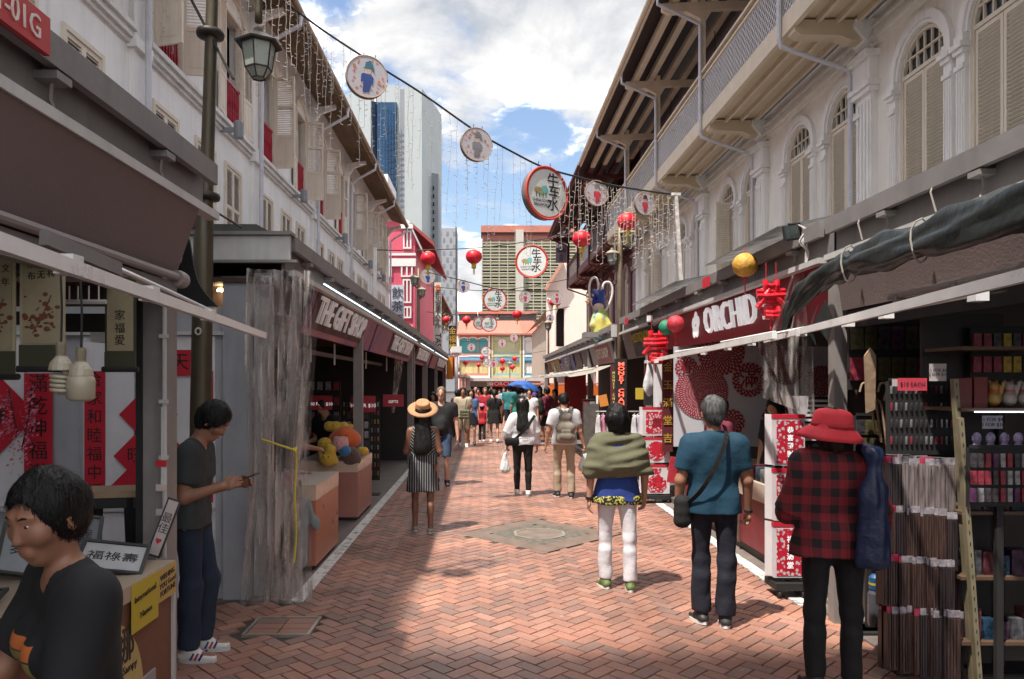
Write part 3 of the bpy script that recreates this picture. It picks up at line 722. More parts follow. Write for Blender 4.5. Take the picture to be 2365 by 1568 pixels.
# ================================================================ STREET END
FY = 100.0; gz0 = gz(FY)
m_turq = mat('turquoise_plaster', (.06, .27, .35), .6, var=.12, scale=1)
m_sal = mat('salmon_roof', (.46, .17, .12), .75, var=.12, scale=.6, bump=.2)
m_peach = mat('peach_plaster', (.46, .19, .14), .7, var=.12, scale=1)
m_lb = mat('pale_blue_plaster', (.25, .40, .46), .6, var=.12, scale=1)
m_yel = mat('pale_yellow_plaster', (.50, .46, .22), .6, var=.15, scale=1)
m_teal = mat('teal_shutter', (.05, .27, .30), .5, var=.15)
m_murb = mat('blue_frieze', (.12, .30, .48), .6, var=.3, scale=2)
def end_house(name, label, px0, px1, wall, trim, shut, wxs, py_roof0=741, lowm=None):
 B = root(name, label, 'shophouse', (P(px0, 0, FY).x, FY, gz0), world=True)
 x0, x1 = P(px0, 0, FY).x, P(px1, 0, FY).x; ze = P(0, 770, FY).z
 hol = []
 for wx in wxs:
  c = P(wx, 0, FY).x; hol.append((c - .62, c + .62, P(0, 816, FY).z, P(0, 787, FY).z))
  hol.append((c - .62, c + .62, P(0, 862, FY).z, P(0, 838, FY).z))
 s = MB(); wall_holes(s, lambda u, v, d: Vector((u, FY + d, v)), x0, x1, gz0, ze, hol, 0, .3); s.build('wall', wall, B)
 for i, (a, b, c, d) in enumerate(hol):
  s = MB(); s.box(a, (a + b) / 2 - .03, FY + .14, FY + .2, c, d); s.box((a + b) / 2 + .03, b, FY + .14, FY + .2, c, d); s.box(a, b, FY + .2, FY + .22, c, d)
  w = s.build('window', shut if i % 2 == 0 else (lowm or shut), B)
  if i % 2 == 0:
   s = MB(); cxx = (a + b) / 2; n = 8
   for k in range(n):
    a0, a1 = math.pi * k / n, math.pi * (k + 1) / n
    p = [(cxx - .8 * math.cos(t), d + .55 * math.sin(t)) for t in (a0, a1)] + [(cxx - .6 * math.cos(t), d + .38 * math.sin(t)) for t in (a1, a0)]
    s.prism(p, FY - .08, FY, lambda u, v, dd: Vector((u, dd, v)))
   s.build('arch_hood', trim, B)
   s = MB(); s.prism([(cxx - .6 * math.cos(math.pi * k / 8), d + .38 * math.sin(math.pi * k / 8)) for k in range(9)], FY - .04, FY, lambda u, v, dd: Vector((u, dd, v))); s.build('fanlight', shut, B)
 for (pt, h) in ((772, .25), (822, .25), (829, .4), (870, .3)):
  z = P(0, pt, FY).z; s = MB(); s.box(x0, x1, FY - .15, FY, z - h / 2, z + h / 2); s.build('string_course', trim if pt != 829 else m_murb, B)
 for x in (x0 + .12, x1 - .12): s = MB(); s.box(x - .2, x + .2, FY - .2, FY - .02, gz0, ze - .3); s.build('pilaster', trim, B)
 z1 = P(0, py_roof0, FY + 9).z
 s = MB(); vs = []; n = 60
 for i in range(n + 1):
  x = lerp(x0, x1, i / n); dz = .05 * (i % 2); vs += [(x, FY - .9, ze - .1 + dz), (x, FY + 9, z1 + dz)]
 s.add(vs, [(2 * i, 2 * i + 2, 2 * i + 3, 2 * i + 1) for i in range(n)]); s.box(x0, x1, FY - .9, FY, ze - .25, ze - .15)
 s.build('roof', m_sal, B)
 return B
end_house('end_shophouse', 'peach shophouse with three teal arched windows closing the street', 1055, 1133, m_peach, m_white, m_teal, (1071, 1092, 1115), lowm=m_yel)
end_house('end_shophouse', 'pale blue and yellow painted shophouse at the end of the street', 1133, 1205, m_lb, m_yel, mat('cream_yellow_shutter', (.42, .44, .28), .6), (1148, 1169, 1190), lowm=m_yel)
e3 = end_house('end_shophouse', 'turquoise shophouse with a white bay at right end of the street', 1205, 1242, m_turq, m_white, m_white, (1222,))
s = MB(); q = [(1113 + 0, 648), (1241, 648)]
mural = root('raised_roof_ridge', 'salmon roof monitor with dark louvre band above the end shophouses', 'roof', (P(1150, 0, 112).x, 112, 0), world=True)
A = P(1056, 734, 111); Bq = P(1242, 719, 111)
s = MB(); s.box(A.x, Bq.x, 111, 116, A.z - 4, A.z - .6); s.build('base_wall', m_sal, mural)
for k in range(4):
 a = lerp(A.x, Bq.x, k / 4) + .25; b = lerp(A.x, Bq.x, (k + 1) / 4) - .25
 s = MB(); s.box(a, b, 111.1, 115, A.z - .6, A.z + .6); s.build('louvre_band', mat('dark_louvre', (.10, .07, .07), .7, var=.3), mural)
 s = MB(); s.box(a - .2, b + .2, 110.8, 116, A.z + .6, Bq.z); s.build('roof_slope', m_sal, mural)
# HDB slab
HY = 320.0
HB = root('apartment_slab', 'tall cream and olive apartment slab with banded balconies and a terracotta top', 'apartment block', (0, HY, 0), world=True)
x0, x1 = P(1113, 0, HY).x, P(1330, 0, HY).x; zt = P(0, 522, HY).z
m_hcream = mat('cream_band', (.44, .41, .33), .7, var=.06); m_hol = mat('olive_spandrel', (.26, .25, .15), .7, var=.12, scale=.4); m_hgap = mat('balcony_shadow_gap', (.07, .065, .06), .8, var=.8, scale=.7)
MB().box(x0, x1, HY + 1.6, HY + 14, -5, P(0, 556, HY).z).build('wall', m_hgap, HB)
zr0, zr1 = P(0, 556, HY).z, P(0, 522, HY).z
s = MB(); s.box(x0 - .5, x1, HY - 1.2, HY + 14, lerp(zr0, zr1, .55), zr1); s.build('roof_band', m_sal, HB)
s = MB(); s.box(x0, x1, HY, HY + 14, zr0, lerp(zr0, zr1, .35)); s.build('roof_parapet', mat('brick_red_parapet', (.36, .13, .10), .7), HB)
s = MB(); s.box(x0, x1, HY + .5, HY + 14, lerp(zr0, zr1, .35), lerp(zr0, zr1, .55)); s.build('roof_recess', mat('deep_red', (.25, .08, .07), .7), HB)
nf = 26; fh = 14.1 / F * HY
rr = random.Random(2)
for k in range(nf):
 zt_ = zr0 - .4 - k * fh
 s = MB(); s.box(x0, x1, HY, HY + 1.5, zt_ - fh * .16, zt_); s.box(x0, x1, HY, HY + 1.5, zt_ - fh * .70, zt_ - fh * .60); s.build('parapet_band', m_hcream, HB)
 s = MB(); s.box(x0, x1, HY + .25, HY + 1.4, zt_ - fh * .60, zt_ - fh * .16); s.build('spandrel', m_hol, HB)
for k in range(12):
 x = lerp(x0, x1, k / 11); s = MB(); s.box(x - .18, x + .18, HY - .05, HY + 1.5, -5, zr0); s.build('fin', m_hcream, HB)
c0, c1 = P(1190, 0, HY).x, P(1208, 0, HY).x
MB().box(c0, c1, HY - 2.5, HY + 2, -5, P(0, 533, HY).z).build('stair_tower', mat('pale_tower', (.48, .45, .40), .7, var=.05), HB)
# glass office tower, faces turned obliquely
TY = 260.0
OT = root('office_tower', 'tall pale grey office tower with blue glass corner and rooftop lettering', 'tower', (P(900, 0, TY).x, TY, 0), world=True)
m_tw = mat('pale_grey_cladding', (.33, .36, .365), .55, var=.04, scale=.2); m_tws = mat('mid_grey_cladding', (.20, .22, .24), .6, var=.05, scale=.2)
m_blue = pattern('blue_curtain_wall', lambda t, v: nmix(t, nnoise(t, v, .35, 4, .6), (.006, .028, .075), (.015, .065, .14)), .12)
m_navy = pattern('dark_curtain_wall', lambda t, v: nmix(t, nnoise(t, v, .4, 3, .6), (.006, .010, .022), (.02, .035, .07)), .15)
def face(name, m, pa, pb, Ya, Yb, ta, tb_, thick=1.5, bot=900):
 """slab between picture columns pa and pb at depths Ya, Yb with tops ta, tb_"""
 A = P(pa, ta, Ya); B_ = P(pb, tb_, Yb); s = MB(); zb = -5
 n = Vector((-(B_.y - A.y), B_.x - A.x, 0)).normalized() * thick
 if n.y < 0: n = -n
 vs = [Vector((A.x, A.y, zb)), Vector((B_.x, B_.y, zb)), B_, A]; vs2 = [v + n for v in vs]
 s.add(vs + vs2, [(0, 1, 2, 3), (7, 6, 5, 4), (0, 4, 5, 1), (1, 5, 6, 2), (2, 6, 7, 3), (3, 7, 4, 0)]); return s.build(name, m, OT)
face('side_cladding', m_tw, 775, 870, 300, 262, 238, 200)
face('glass_wall', m_navy, 790, 821, 292, 281, 292, 268, 2); face('glass_wall', m_navy, 836, 871, 275, 261, 259, 236, 2)
for o_, dy in ((OT.children[-1], -1.2), (OT.children[-2], -1.2)): o_.location.y -= 1.1; o_.location.x -= 1.9
face('front_cladding', m_tw, 868, 974, 261.5, 258, 194, 204, 26)
face('glass_corner', m_blue, 871, 915, 259.8, 258.8, 236, 236, 2); OT.children[-1].location.y -= 1
face('side_wall', m_tws, 975, 996, 259, 285, 205, 262, 8)
face('service_wing', m_tws, 988, 1012, 270, 270, 398, 402, 12)
for k in range(26):
 z = 225 + k * 27
 for (pa, pb) in ((915.5, 974),):
  A = P(pa, z, 256);
s = MB()
for k in range(30):
 z = P(0, 250 + k * 14, 255).z; A = P(872, 0, 256.4); Bq = P(914, 0, 256.4); s.box(A.x, Bq.x, 256.5, 256.75, z - .06, z + .06)
for k in range(1, 6):
 x = lerp(P(872, 0, 256.4).x, P(914, 0, 256.4).x, k / 6); s.box(x - .06, x + .06, 256.5, 256.8, 0, P(0, 238, 256).z)
tag(s.build('mullions', mat('mullion_blue', (.03, .08, .15), .4), OT), kind='stuff')
for k in range(9):
 A = P(999, 430 + k * 18.5 + 8, 268.5); Bq = P(1002.5, 430 + k * 18.5, 268.5); s = MB(); s.box(A.x, Bq.x, 268.4, 269, A.z, Bq.z); s.build('window', m_dark, OT)
for k in range(7):
 A = P(829, 330 + k * 24, 276); s = MB(); s.box(A.x - .4, A.x + .6, 272.0, 277, A.z, A.z + 1.6); s.build('window', m_dark, OT)
ang = math.atan2(262 - 300, P(870, 0, 262).x - P(775, 0, 300).x)
pm = P(835, 243, 274.5)
text('PERENNIAL', 4.1, mat('sign_navy', (.04, .05, .07), .4), (P(824, 0, 279).x - 1.3, 278, P(0, 244, 278).z), (R(90), R(0), R(-59.5)), OT, 'lettering', .3, 1.15)
# two distant blocks
DB = root('distant_block', 'pale distant apartment block with staggered grey windows behind the office tower', 'apartment block', (P(1030, 0, 330).x, 330, 0), world=True)
x0, x1 = P(1012, 0, 330).x, P(1054, 0, 330).x
MB().box(x0, x1, 330, 345, -5, P(0, 527, 330).z).build('wall', mat('pale_block', (.34, .35, .38), .7, var=.05), DB)
w0 = None
for r_ in range(17):
 for c in range(5):
  if (r_ + c) % 2: continue
  if w0 is None: w0 = MB().box(-.55, .55, -.08, .05, -1.0, 1.0).build('window', mat('grey_window', (.22, .24, .27), .4), DB); w = w0
  else: w = w0.copy(); COL.objects.link(w)
  w.matrix_parent_inverse = Matrix.Translation(-Vector(DB['_world'])); w.location = (lerp(x0 + 1, x1 - 1, c / 4), 330, P(0, 540 + r_ * 15, 330).z)
# sunlit white house right of the street's far end
WH = root('white_corner_house', 'sunlit white gabled house with an arched opening beyond the maroon balcony', 'house', (4, 52, 0), world=True)
m_sunw = mat('sunlit_plaster', (.74, .68, .60), .7, var=.05, scale=1, streak=.1)
YW = 52.0
A = P(1262, 0, YW).x; Bx = P(1330, 0, YW).x + 4
s = MB(); hol = [(P(1284, 0, YW).x, P(1303, 0, YW).x, P(0, 800, YW).z, P(0, 712, YW).z)]
zl = P(0, 655, YW).z; wall_holes(s, lambda u, v, d: Vector((u, YW + d, v)), A, Bx, -1, zl, hol, 0, .4)
s.prism([(A, zl), (Bx, zl), (Bx, P(0, 590, YW).z), (P(1300, 0, YW).x, P(0, 606, YW).z), (P(1268, 0, YW).x, P(0, 648, YW).z)], YW, YW + .4, lambda u, v, d: Vector((u, d, v)))
s.build('wall', m_sunw, WH)
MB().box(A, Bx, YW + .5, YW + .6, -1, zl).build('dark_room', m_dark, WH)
s = MB(); h = hol[0]; cxx = (h[0] + h[1]) / 2; rw = (h[1] - h[0]) / 2
s.prism([(h[0] - .02, h[3] - .5)] + [(cxx - rw * math.cos(math.pi * k / 10), h[3] - .5 + .5 * math.sin(math.pi * k / 10)) for k in range(6)] + [(h[0] - .02, h[3] + .0)], YW - .02, YW + .1, lambda u, v, d: Vector((u, d, v)))
s.build('arch_spandrel', m_sunw, WH)
s = MB(); s.tube([P(1262, 690, 51.5), P(1276, 694, 51.5), P(1280, 706, 51.5), P(1280, 800, 51.5)], .12, 8); s.build('downpipe', m_sunw, WH)
s = MB(); s.beam(P(1258, 670, 51.6), P(1300, 604, 51.6), .8, .2); s.build('eave', mat('salmon_eave', (.5, .25, .18), .7), WH)
# small roofed structures further right side
FB = root('far_terrace', 'distant right-hand terrace with brown awning roofs and small shop signs', 'shophouse', (4.5, 60, 0), world=True)
s = MB(); s.box(P(1256, 0, 75).x, 12, 58, 95, -2, 8.2); s.build('wall', mat('taupe_plaster', (.33, .27, .22), .75, var=.2, scale=1), FB)
s = MB(); s.add([(P(1240, 0, 75).x, 56, 8.2), (P(1240, 0, 75).x, 95, 8.2), (9, 95, 11), (9, 56, 11)], [(0, 1, 2, 3)]); s.build('roof', m_tile, FB)
# unseen block added behind the camera on the left, shaped to shade the foreground
BK = root('shade_block', 'tall plain block added unseen behind the viewpoint on the left to shade the foreground', 'shade caster', (-12, -8, 0), world=True)
MB().box(-20, -4.9, -24, -2.85, 0, 23.5).build('wall', m_wallL, BK)
# ================================================================ STALLS
def PX(px, py, X):
 Y = F * X / (px - CX); return Vector((X, Y, EYE - (py - CY) / F * Y))
m_fasc = mat('grey_painted_metal', (.20, .185, .182), .5, var=.2, scale=3, bump=.08, streak=.2)
m_fasl = mat('light_grey_metal', (.50, .49, .48), .45, var=.12, scale=3, streak=.2)
m_brown = mat('taupe_awning_fabric', (.165, .12, .115), .85, var=.12, scale=2, bump=.15, bscale=60)
m_bar = mat('white_aluminium', (.78, .77, .76), .35, .1, var=.1)
m_chrome = mat('brushed_steel', (.55, .52, .48), .3, .9)
m_post = mat('grey_post_paint', (.24, .22, .21), .5, var=.2, scale=4, streak=.3)
m_blk = mat('matt_black', (.014, .013, .013), .7)
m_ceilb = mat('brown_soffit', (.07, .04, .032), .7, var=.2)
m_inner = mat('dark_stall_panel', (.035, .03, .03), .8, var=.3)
m_redp = mat('red_paper', (.50, .010, .03), .6, var=.1)
m_whp = mat('white_panel', (.68, .68, .71), .6, var=.06, streak=.15)
m_gpan = mat('grey_panel', (.36, .37, .40), .5, var=.08, streak=.15)
def stall_profile(R_, sx, y0, y1, deep, top=3.15):
 """fascia, recess, lip, roof and ceiling of one stall; sx=-1 left, +1 right"""
 X = 1.6 if sx < 0 else 2.65
 def b(name, m, a0, a1, z0, z1, yy0=y0, yy1=y1):
  s = MB(); xa, xb = sorted((sx * a0, sx * a1)); s.box(xa, xb, yy0, yy1, z0, z1); return s.build(name, m, R_)
 b('fascia', m_fasc, X, X + .04, top - .12, top)
 b('recess_panel', m_fasc, X + .09, X + .12, top - .28, top - .03)
 b('rail', m_fasl, X - .01, X + .06, top - .33, top - .285)
 s = MB(); xa = sx * (X + .04); xb = sx * (X + deep)
 s.add([(xa, y0, top - .02), (xa, y1, top - .02), (xb, y1, top + .12), (xb, y0, top + .12), (xa, y0, top - .06), (xa, y1, top - .06), (xb, y1, top + .08), (xb, y0, top + .08)],
          [(0, 1, 2, 3), (7, 6, 5, 4), (0, 4, 5, 1), (3, 7, 4, 0), (2, 6, 7, 3), (1, 5, 6, 2)]); s.build('roof', m_fasc, R_)
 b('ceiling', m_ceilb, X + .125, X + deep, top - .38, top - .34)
 y = y0 + .55
 while y < y1 - .2:
  s = MB(); s.box(*sorted((sx * (X + .0), sx * (X + .09))), y, y + .1, top - .16, top - .13)
  s.tube([(sx * (X + .05), y + .05, top - .16), (sx * (X + .06), y + .06, top - .22), (sx * (X + .03), y + .04, top - .28)], .008, 5); s.build('hook_bracket', m_post, R_)
  y += .95
# ---- near left stall
NL = root('calligraphy_stall', 'grey canopied calligraphy stall with brown awning at near left', 'stall', (-2.6, 2.4, 0), world=True)
stall_profile(NL, -1, .3, 4.4, 2.4)
s = MB(); s.add([(-1.6, .3, 2.83), (-1.6, 4.12, 2.83), (-1.73, 4.1, 2.43), (-1.73, .3, 2.43), (-1.606, .3, 2.83), (-1.606, 4.12, 2.83), (-1.736, 4.1, 2.43), (-1.736, .3, 2.43)], [(0, 1, 2, 3), (7, 6, 5, 4), (1, 5, 6, 2), (3, 2, 6, 7)]); s.build('awning_sheet', m_brown, NL)
s = MB(); s.tube([(-1.68, .3, 2.425), (-1.68, 4.0, 2.425)], .022, 10); s.lathe([(.045, -.045), (.05, 0), (.045, .045)], 14, (-1.69, 4.06, 2.42), Matrix.Rotation(R(90), 4, 'X')); s.build('roller_tube', mat('greyish_tube', (.26, .22, .21), .5), NL)
s = MB(); s.box(-1.76, -1.70, .3, 4.0, 2.30, 2.40); s.build('valance_box', m_fasc, NL)
s = MB(); s.beam((-1.17, 1.5, 2.2), (-1.64, 5.46, 2.2), .03, .045); s.build('front_bar', m_bar, NL)
for Y in (2.25, 2.98, 3.9):
 t = (Y - 1.5) / 3.96; x = lerp(-1.17, -1.64, t); s = MB(); s.cbox((x - .015, Y, 2.21), (.06, .06, .06)); s.build('bar_joint', m_bar, NL)
s = MB(); s.beam(PX(100, 548, -1.58), PX(274, 622, -1.58), .03, .055); s.build('folding_arm', m_fasc, NL)
s = MB(); s.tube([PX(274, 622, -1.58), PX(388, 673, -1.6), PX(487, 719, -1.62)], .014, 8); s.cbox(PX(487, 719, -1.62), (.06, .05, .05)); s.build('folding_arm', m_chrome, NL)
s = MB(); A = P(327, 690, 4.0); Bq = P(380, 690, 4.0); s.box(A.x, Bq.x, 4.0, 4.16, 0, 2.82); s.build('corner_post', m_post, NL)
s = MB(); A = P(313, 690, 3.98); Bq = P(326, 690, 3.98); s.box(A.x, Bq.x, 3.98, 4.05, 0, 2.82); s.build('dark_upright', m_blk, NL)
s = MB(); x = P(380, 0, 3.96).x; s.tube([(x, 3.96, 0.3), (x, 3.96, 2.42)], .012, 6); s.tube([(x - .0, 3.95, 1.3), (x, 3.95, 1.72)], .017, 6)
for z in (2.1, 1.75, 1.45): s.cbox((x, 3.95, z), (.045, .02, .02))
s.build('conduit', m_fasl, NL)
for k in range(5):
 s = MB(); s.cbox((x - .005, 3.93, 1.42 - k * .13), (.055, .006, .035)); s.build('small_notice', mat('pale_notice', (.5, .42, .38), .6) if k else m_redp, NL)
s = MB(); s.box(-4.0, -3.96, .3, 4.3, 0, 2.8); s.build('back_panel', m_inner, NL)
s = MB(); s.box(-4.0, -1.9, 4.22, 4.26, 2.5, 2.8); s.box(-3.1, -2.0, 3.4, 3.44, 2.12, 2.18); s.build('hanging_rail', m_blk, NL)
s = MB(); s.tube([P(60, 697, 3.2), P(245, 697, 3.2)], .011, 6)
for px in (128, 160, 180, 205, 228): s.tube([P(px, 660, 3.2), P(px, 699, 3.2)], .004, 4)
s.build('display_rod', m_fasl, NL)
s = MB(); s.box(P(150, 0, 3.6).x, P(244, 0, 3.6).x, 3.6, 3.63, P(0, 766, 3.6).z, P(0, 724, 3.6).z); s.build('black_board', m_blk, NL)
# black cloth behind the awning end
bc = root('black_cloth', 'black cloth triangle hanging between the awning end and the lamp post', 'cloth', (-1.9, 4.7, 0), world=True)
s = MB(); top = catmull([P(420, 600, 4.7), P(434, 548, 4.7), P(446, 610, 4.7), P(462, 660, 4.7), P(500, 706, 4.7)], 5); bot = [P(lerp(405, 500, i / (len(top) - 1)), lerp(690, 722, i / (len(top) - 1)), 4.7) for i in range(len(top))]
n = len(top); s.add(top + bot + [v + Vector((0, .02, 0)) for v in top + bot], [(i, i + 1, n + i + 1, n + i) for i in range(n - 1)] + [(3 * n + i, 3 * n + i + 1, 2 * n + i + 1, 2 * n + i) for i in range(n - 1)] + [(i, 2 * n + i, 2 * n + i + 1, i + 1) for i in range(n - 1)]); s.build('cloth', m_blk, bc)
# glass canopy plates on the right fascia
for ya, yb, lb in ((9.7, 12.6, 'farther'), (6.3, 8.4, 'nearer')):
 r_ = root('glass_canopy', lb + ' thin glass plate tilted over the right stall fascia', 'canopy', (2.8, ya, 3.2), world=True); s = MB(); s.add([(2.5, ya, 3.18), (2.5, yb, 3.18), (3.3, yb, 3.34), (3.3, ya, 3.34), (2.5, ya, 3.19), (2.5, yb, 3.19), (3.3, yb, 3.35), (3.3, ya, 3.35)], [(0, 1, 2, 3), (7, 6, 5, 4), (0, 4, 5, 1), (3, 7, 4, 0)]); s.build('plate', mat('smoky_glass', (.10, .12, .12), .15), r_)
# red unit number plate
s = MB(); pl = root('unit_number_plate', 'red unit number plate on the near left fascia', 'number plate', (-1.6, 2.3, 3), world=True)
s.box(-1.595, -1.572, 2.27, 2.66, 3.03, 3.165); s.build('plate', mat('plate_red', (.48, .03, .035), .5, var=.15), pl)
text('01-01G', .115, mat('plate_white', (.72, .65, .62), .5), (-1.570, 2.455, 3.095), '+x', pl, 'lettering', .002, .85)
# scrolls
m_scr = mat('aged_scroll_paper', (.30, .25, .155), .8, var=.18, scale=6); m_scr2 = mat('beige_scroll_border', (.36, .31, .20), .8, var=.1); m_grn = mat('olive_silk', (.045, .045, .025), .8, var=.2)
m_ink2 = mat('brush_ink', (.02, .018, .015), .6); m_ink3 = mat('painted_blossom_ink', (.13, .04, .02), .7)
def scroll(label, px0, px1, py0, py1, Y, chars, tilt=0.0, kind=0, top_=None):
 A = P(px0, py1, Y); B_ = P(px1, py0, Y); w = B_.x - A.x; h = B_.z - A.z
 r_ = root('hanging_scroll', label, 'scroll', (A.x + w / 2, Y, B_.z), R(tilt), group='hanging calligraphy scrolls')
 s = MB(); s.box(-w / 2, w / 2, 0, .004, -h, 0); s.build('backing', m_scr2 if kind == 0 else m_grn, r_)
 a, b = (-.80, -.02) if kind == 0 else (-.80, -.10)
 s = MB(); s.box(-w * .42, w * .42, -.004, -.0005, h * a, h * b); s.build('paper', m_scr, r_)
 s = MB(); s.box(-w / 2, w / 2, -.006, -.001, -h * .985, -h * .81); s.build('lower_silk', m_grn, r_)
 s = MB(); s.tube([(-w * .58, 0, -h), (w * .58, 0, -h)], .013, 8); s.build('roller', m_blk, r_)
 for (ch, u, v, sz, mm) in chars: text(ch, sz, mm, (u * w, -.006, v * h), 'cam', r_, 'character', .001)
 if kind == 0:
  rr = random.Random(int(px0)); s = MB()
  for k in range(46):
   cx, cz = rr.gauss(0, .16) * w, -h * .58 + rr.gauss(0, .075) * h; q = rr.uniform(.004, .014); s.ball((cx, -.005, cz), q, 6, (1, .12, rr.uniform(.4, 1)))
  s.tube([(-.2 * w, -.006, -.72 * h), (0, -.006, -.6 * h), (.22 * w, -.006, -.42 * h)], .0025, 4)
  s.build('painted_plum', m_ink3, r_)
 return r_
scroll('painted plum-blossom calligraphy scroll hanging beside the energy-saving bulbs', 43, 152, 560, 852, 2.9, [('木', -.22, -.18, .035, m_ink2), ('布', -.22, -.27, .035, m_ink2), ('无', 0, -.26, .035, m_ink2), ('林', .22, -.25, .035, m_ink2), ('時', .22, -.17, .035, m_ink2)], -4)
scroll('calligraphy scroll cut by the left edge of the photo', -60, 38, 560, 870, 2.9, [('文', .28, -.2, .035, m_ink2), ('年', .28, -.3, .035, m_ink2)], -4)
scroll('small dark-bordered scroll with three large characters left of the grey post', 243, 313, 640, 853, 3.4, [('家', 0, -.42, .05, m_ink2), ('福', 0, -.56, .05, m_ink2), ('愛', 0, -.69, .05, m_ink2)], 3, 1)
# bulbs
m_bulb = mat('unlit_bulb', (.42, .37, .28), .25, var=.05); m_bcap = mat('bulb_cap', (.22, .18, .12), .5)
def bulb(label, px, pt, pb, Y, spiral):
 T = P(px, pt, Y); Bq = P(px, pb, Y); h = T.z - Bq.z
 r_ = root('hanging_bulb', label, 'light bulb', (T.x, Y, T.z), group='bare bulbs hanging under the awning')
 s = MB(); s.tube([(0, 0, 0), (.003, 0, .12), (-.004, 0, .3)], .004, 5); s.build('cable', m_blk, r_)
 s = MB(); s.lathe([(.016, 0), (.018, -.01), (.016, -.045), (.018, -.05)], 12); s.build('socket', m_bcap, r_)
 s = MB(); s.lathe([(.018, -.05), (.036, -.075), (.040, -.095), (.040, -.10)], 14); s.build('ballast', m_bulb, r_)
 s = MB()
 if spiral:
  pts = [(.030 * math.cos(a), .030 * math.sin(a), -.11 - a / (2 * math.pi) * .016) for a in [i * .4 for i in range(int(2 * math.pi * 4.5 / .4))]]
  s.tube([(.01, 0, -.10), (.012, 0, -.11)] + pts, .0075, 7)
 else: s.lathe([(.038, -.10), (.044, -.105), (.046, -.12), (.046, -h + .01), (.03, -h)], 16)
 s.build('tube_glass', m_bulb, r_, smooth=True)
bulb('spiral energy-saving bulb hanging left of the fat white bulb', 141, 790, 912, 2.6, True)
bulb('fat cylindrical white bulb hanging on a black cable', 187, 803, 926, 2.6, False)
# junction box
s = MB(); A = P(207, 790, 4.1); Bq = P(254, 727, 4.1); s.box(A.x, Bq.x, 4.1, 4.2, A.z, Bq.z); tag(s.build('switch_box', m_whp), 'white plastic switch box above the hanging bulbs', 'switch box')
# ---- shut end wall of the gift shop row, facing the camera
def red_paper(label, px0, px1, py0, py1, Y, txt, size, vertical=True, m=m_redp):
 A = P(px0, py1, Y); Bq = P(px1, py0, Y)
 r_ = root('red_couplet', label, 'red paper', ((A.x + Bq.x) / 2, Y, A.z), group='red couplet papers on the white panels')
 w, h = Bq.x - A.x, Bq.z - A.z
 s = MB(); s.box(-w / 2, w / 2, -.004, 0, 0, h); s.build('paper', m, r_)
 for k, ch in enumerate(txt): text(ch, size, m_ink, (0, -.006, h - (k + .5) * h / len(txt)), 'cam', r_, 'character', .001)
def red_diamond(label, px, py, half, Y, ch='', size=.2):
 C_ = P(px, py, Y); q = half / F * Y
 r_ = root('red_diamond', label, 'red paper', (C_.x, Y, C_.z), group='red diamond papers on the white panels')
 MB().add([(-q, -.004, 0), (0, -.004, -q), (q, -.004, 0), (0, -.004, q), (-q, 0, 0), (0, 0, -q), (q, 0, 0), (0, 0, q)], [(0, 1, 2, 3), (0, 4, 5, 1), (1, 5, 6, 2), (2, 6, 7, 3), (3, 7, 4, 0)]).build('paper', m_redp, r_)
 if ch: text(ch, size, m_ink, (0, -.006, 0), 'cam', r_, 'character', .001)
GS = root('gift_stall', 'grey gift stall with pink backlit shop name panels, nearest in the left row', 'stall', (-2.8, 6.2, 0), world=True)
stall_profile(GS, -1, 6.2, 17.6, 2.9, 3.08)
YE = 6.28
s = MB(); s.box(-4.4, P(183, 0, YE).x, YE, YE + .04, .0, 2.5); s.build('end_panel', m_gpan, GS)
for (a, b, z0, z1) in ((-20, 60, .8, 2.25), (66, 122, .8, 2.25), (195, 312, .84, 2.25), (318, 447, .84, 2.25), (470, 498, .0, 2.25), (60, 470, .02, .74)):
 s = MB(); s.box(P(a, 0, YE).x, P(b, 0, YE).x, YE - .02, YE, z0, z1); s.build('white_panel', m_whp, GS)
s = MB(); s.box(-4.4, P(500, 0, YE).x, YE - .05, YE, .76, .79); s.box(-4.4, P(520, 0, YE).x, YE - .05, YE, 2.255, 2.285); s.build('panel_rail', m_fasl, GS)
s = MB(); s.box(P(498, 0, YE).x, P(520, 0, YE).x, YE, YE + .05, 0, 2.5); s.box(P(183, 0, YE).x, P(520, 0, YE).x, YE + .004, YE + .04, 0, 2.5); s.build('end_panel', m_gpan, GS)
s = MB(); s.box(P(520, 0, 6.3).x, P(580, 0, 6.3).x, 6.24, 6.44, 0, 2.75); s.build('corner_pillar', m_gpan, GS)
s = MB(); s.box(P(590, 0, 6.4).x, P(625, 0, 6.4).x, 6.36, 6.5, 0, 2.8); s.build('corner_post', m_fasl, GS)
s = MB(); s.box(-4.4, -2.0, YE + .25, YE + .29, 2.45, 2.8); s.build('brown_gap_panel', m_ceilb, GS)
s = MB(); s.box(-4.45, -1.62, 6.10, 6.14, 2.87, 3.07); s.build('end_fascia', m_fasl, GS)
s = MB(); s.box(-4.45, -1.56, 6.08, 6.145, 2.845, 2.868); s.box(-4.5, -1.6, 6.06, 6.2, 3.072, 3.10); s.build('end_flashing', m_fasc, GS)
s = MB(); s.prism([(-4.5, 3.10), (-1.78, 3.10), (-1.9, 3.165), (-4.5, 3.175)], 6.1, 6.6, lambda u, v, d: Vector((u, d, v))); s.build('ridge_cap', mat('dark_green_grey', (.06, .065, .055), .6), GS)
lampm = mat('lit_downlight', (1, .72, .38), .5, emit=9)
MB().lathe([(.04, 0), (.045, -.02)], 12, (P(513, 670, 6.45).x, 6.45, P(0, 667, 6.45).z)).build('downlight', lampm, GS)
red_paper('long red couplet left of the bulbs, four tall characters visible', 56, 122, 862, 1172, YE - .03, '滿乾坤福滿門', .17)
red_paper('long red couplet right of the bulbs, partly behind the fat bulb', 195, 243, 857, 1157, YE - .03, '合家和睦福中福', .135)
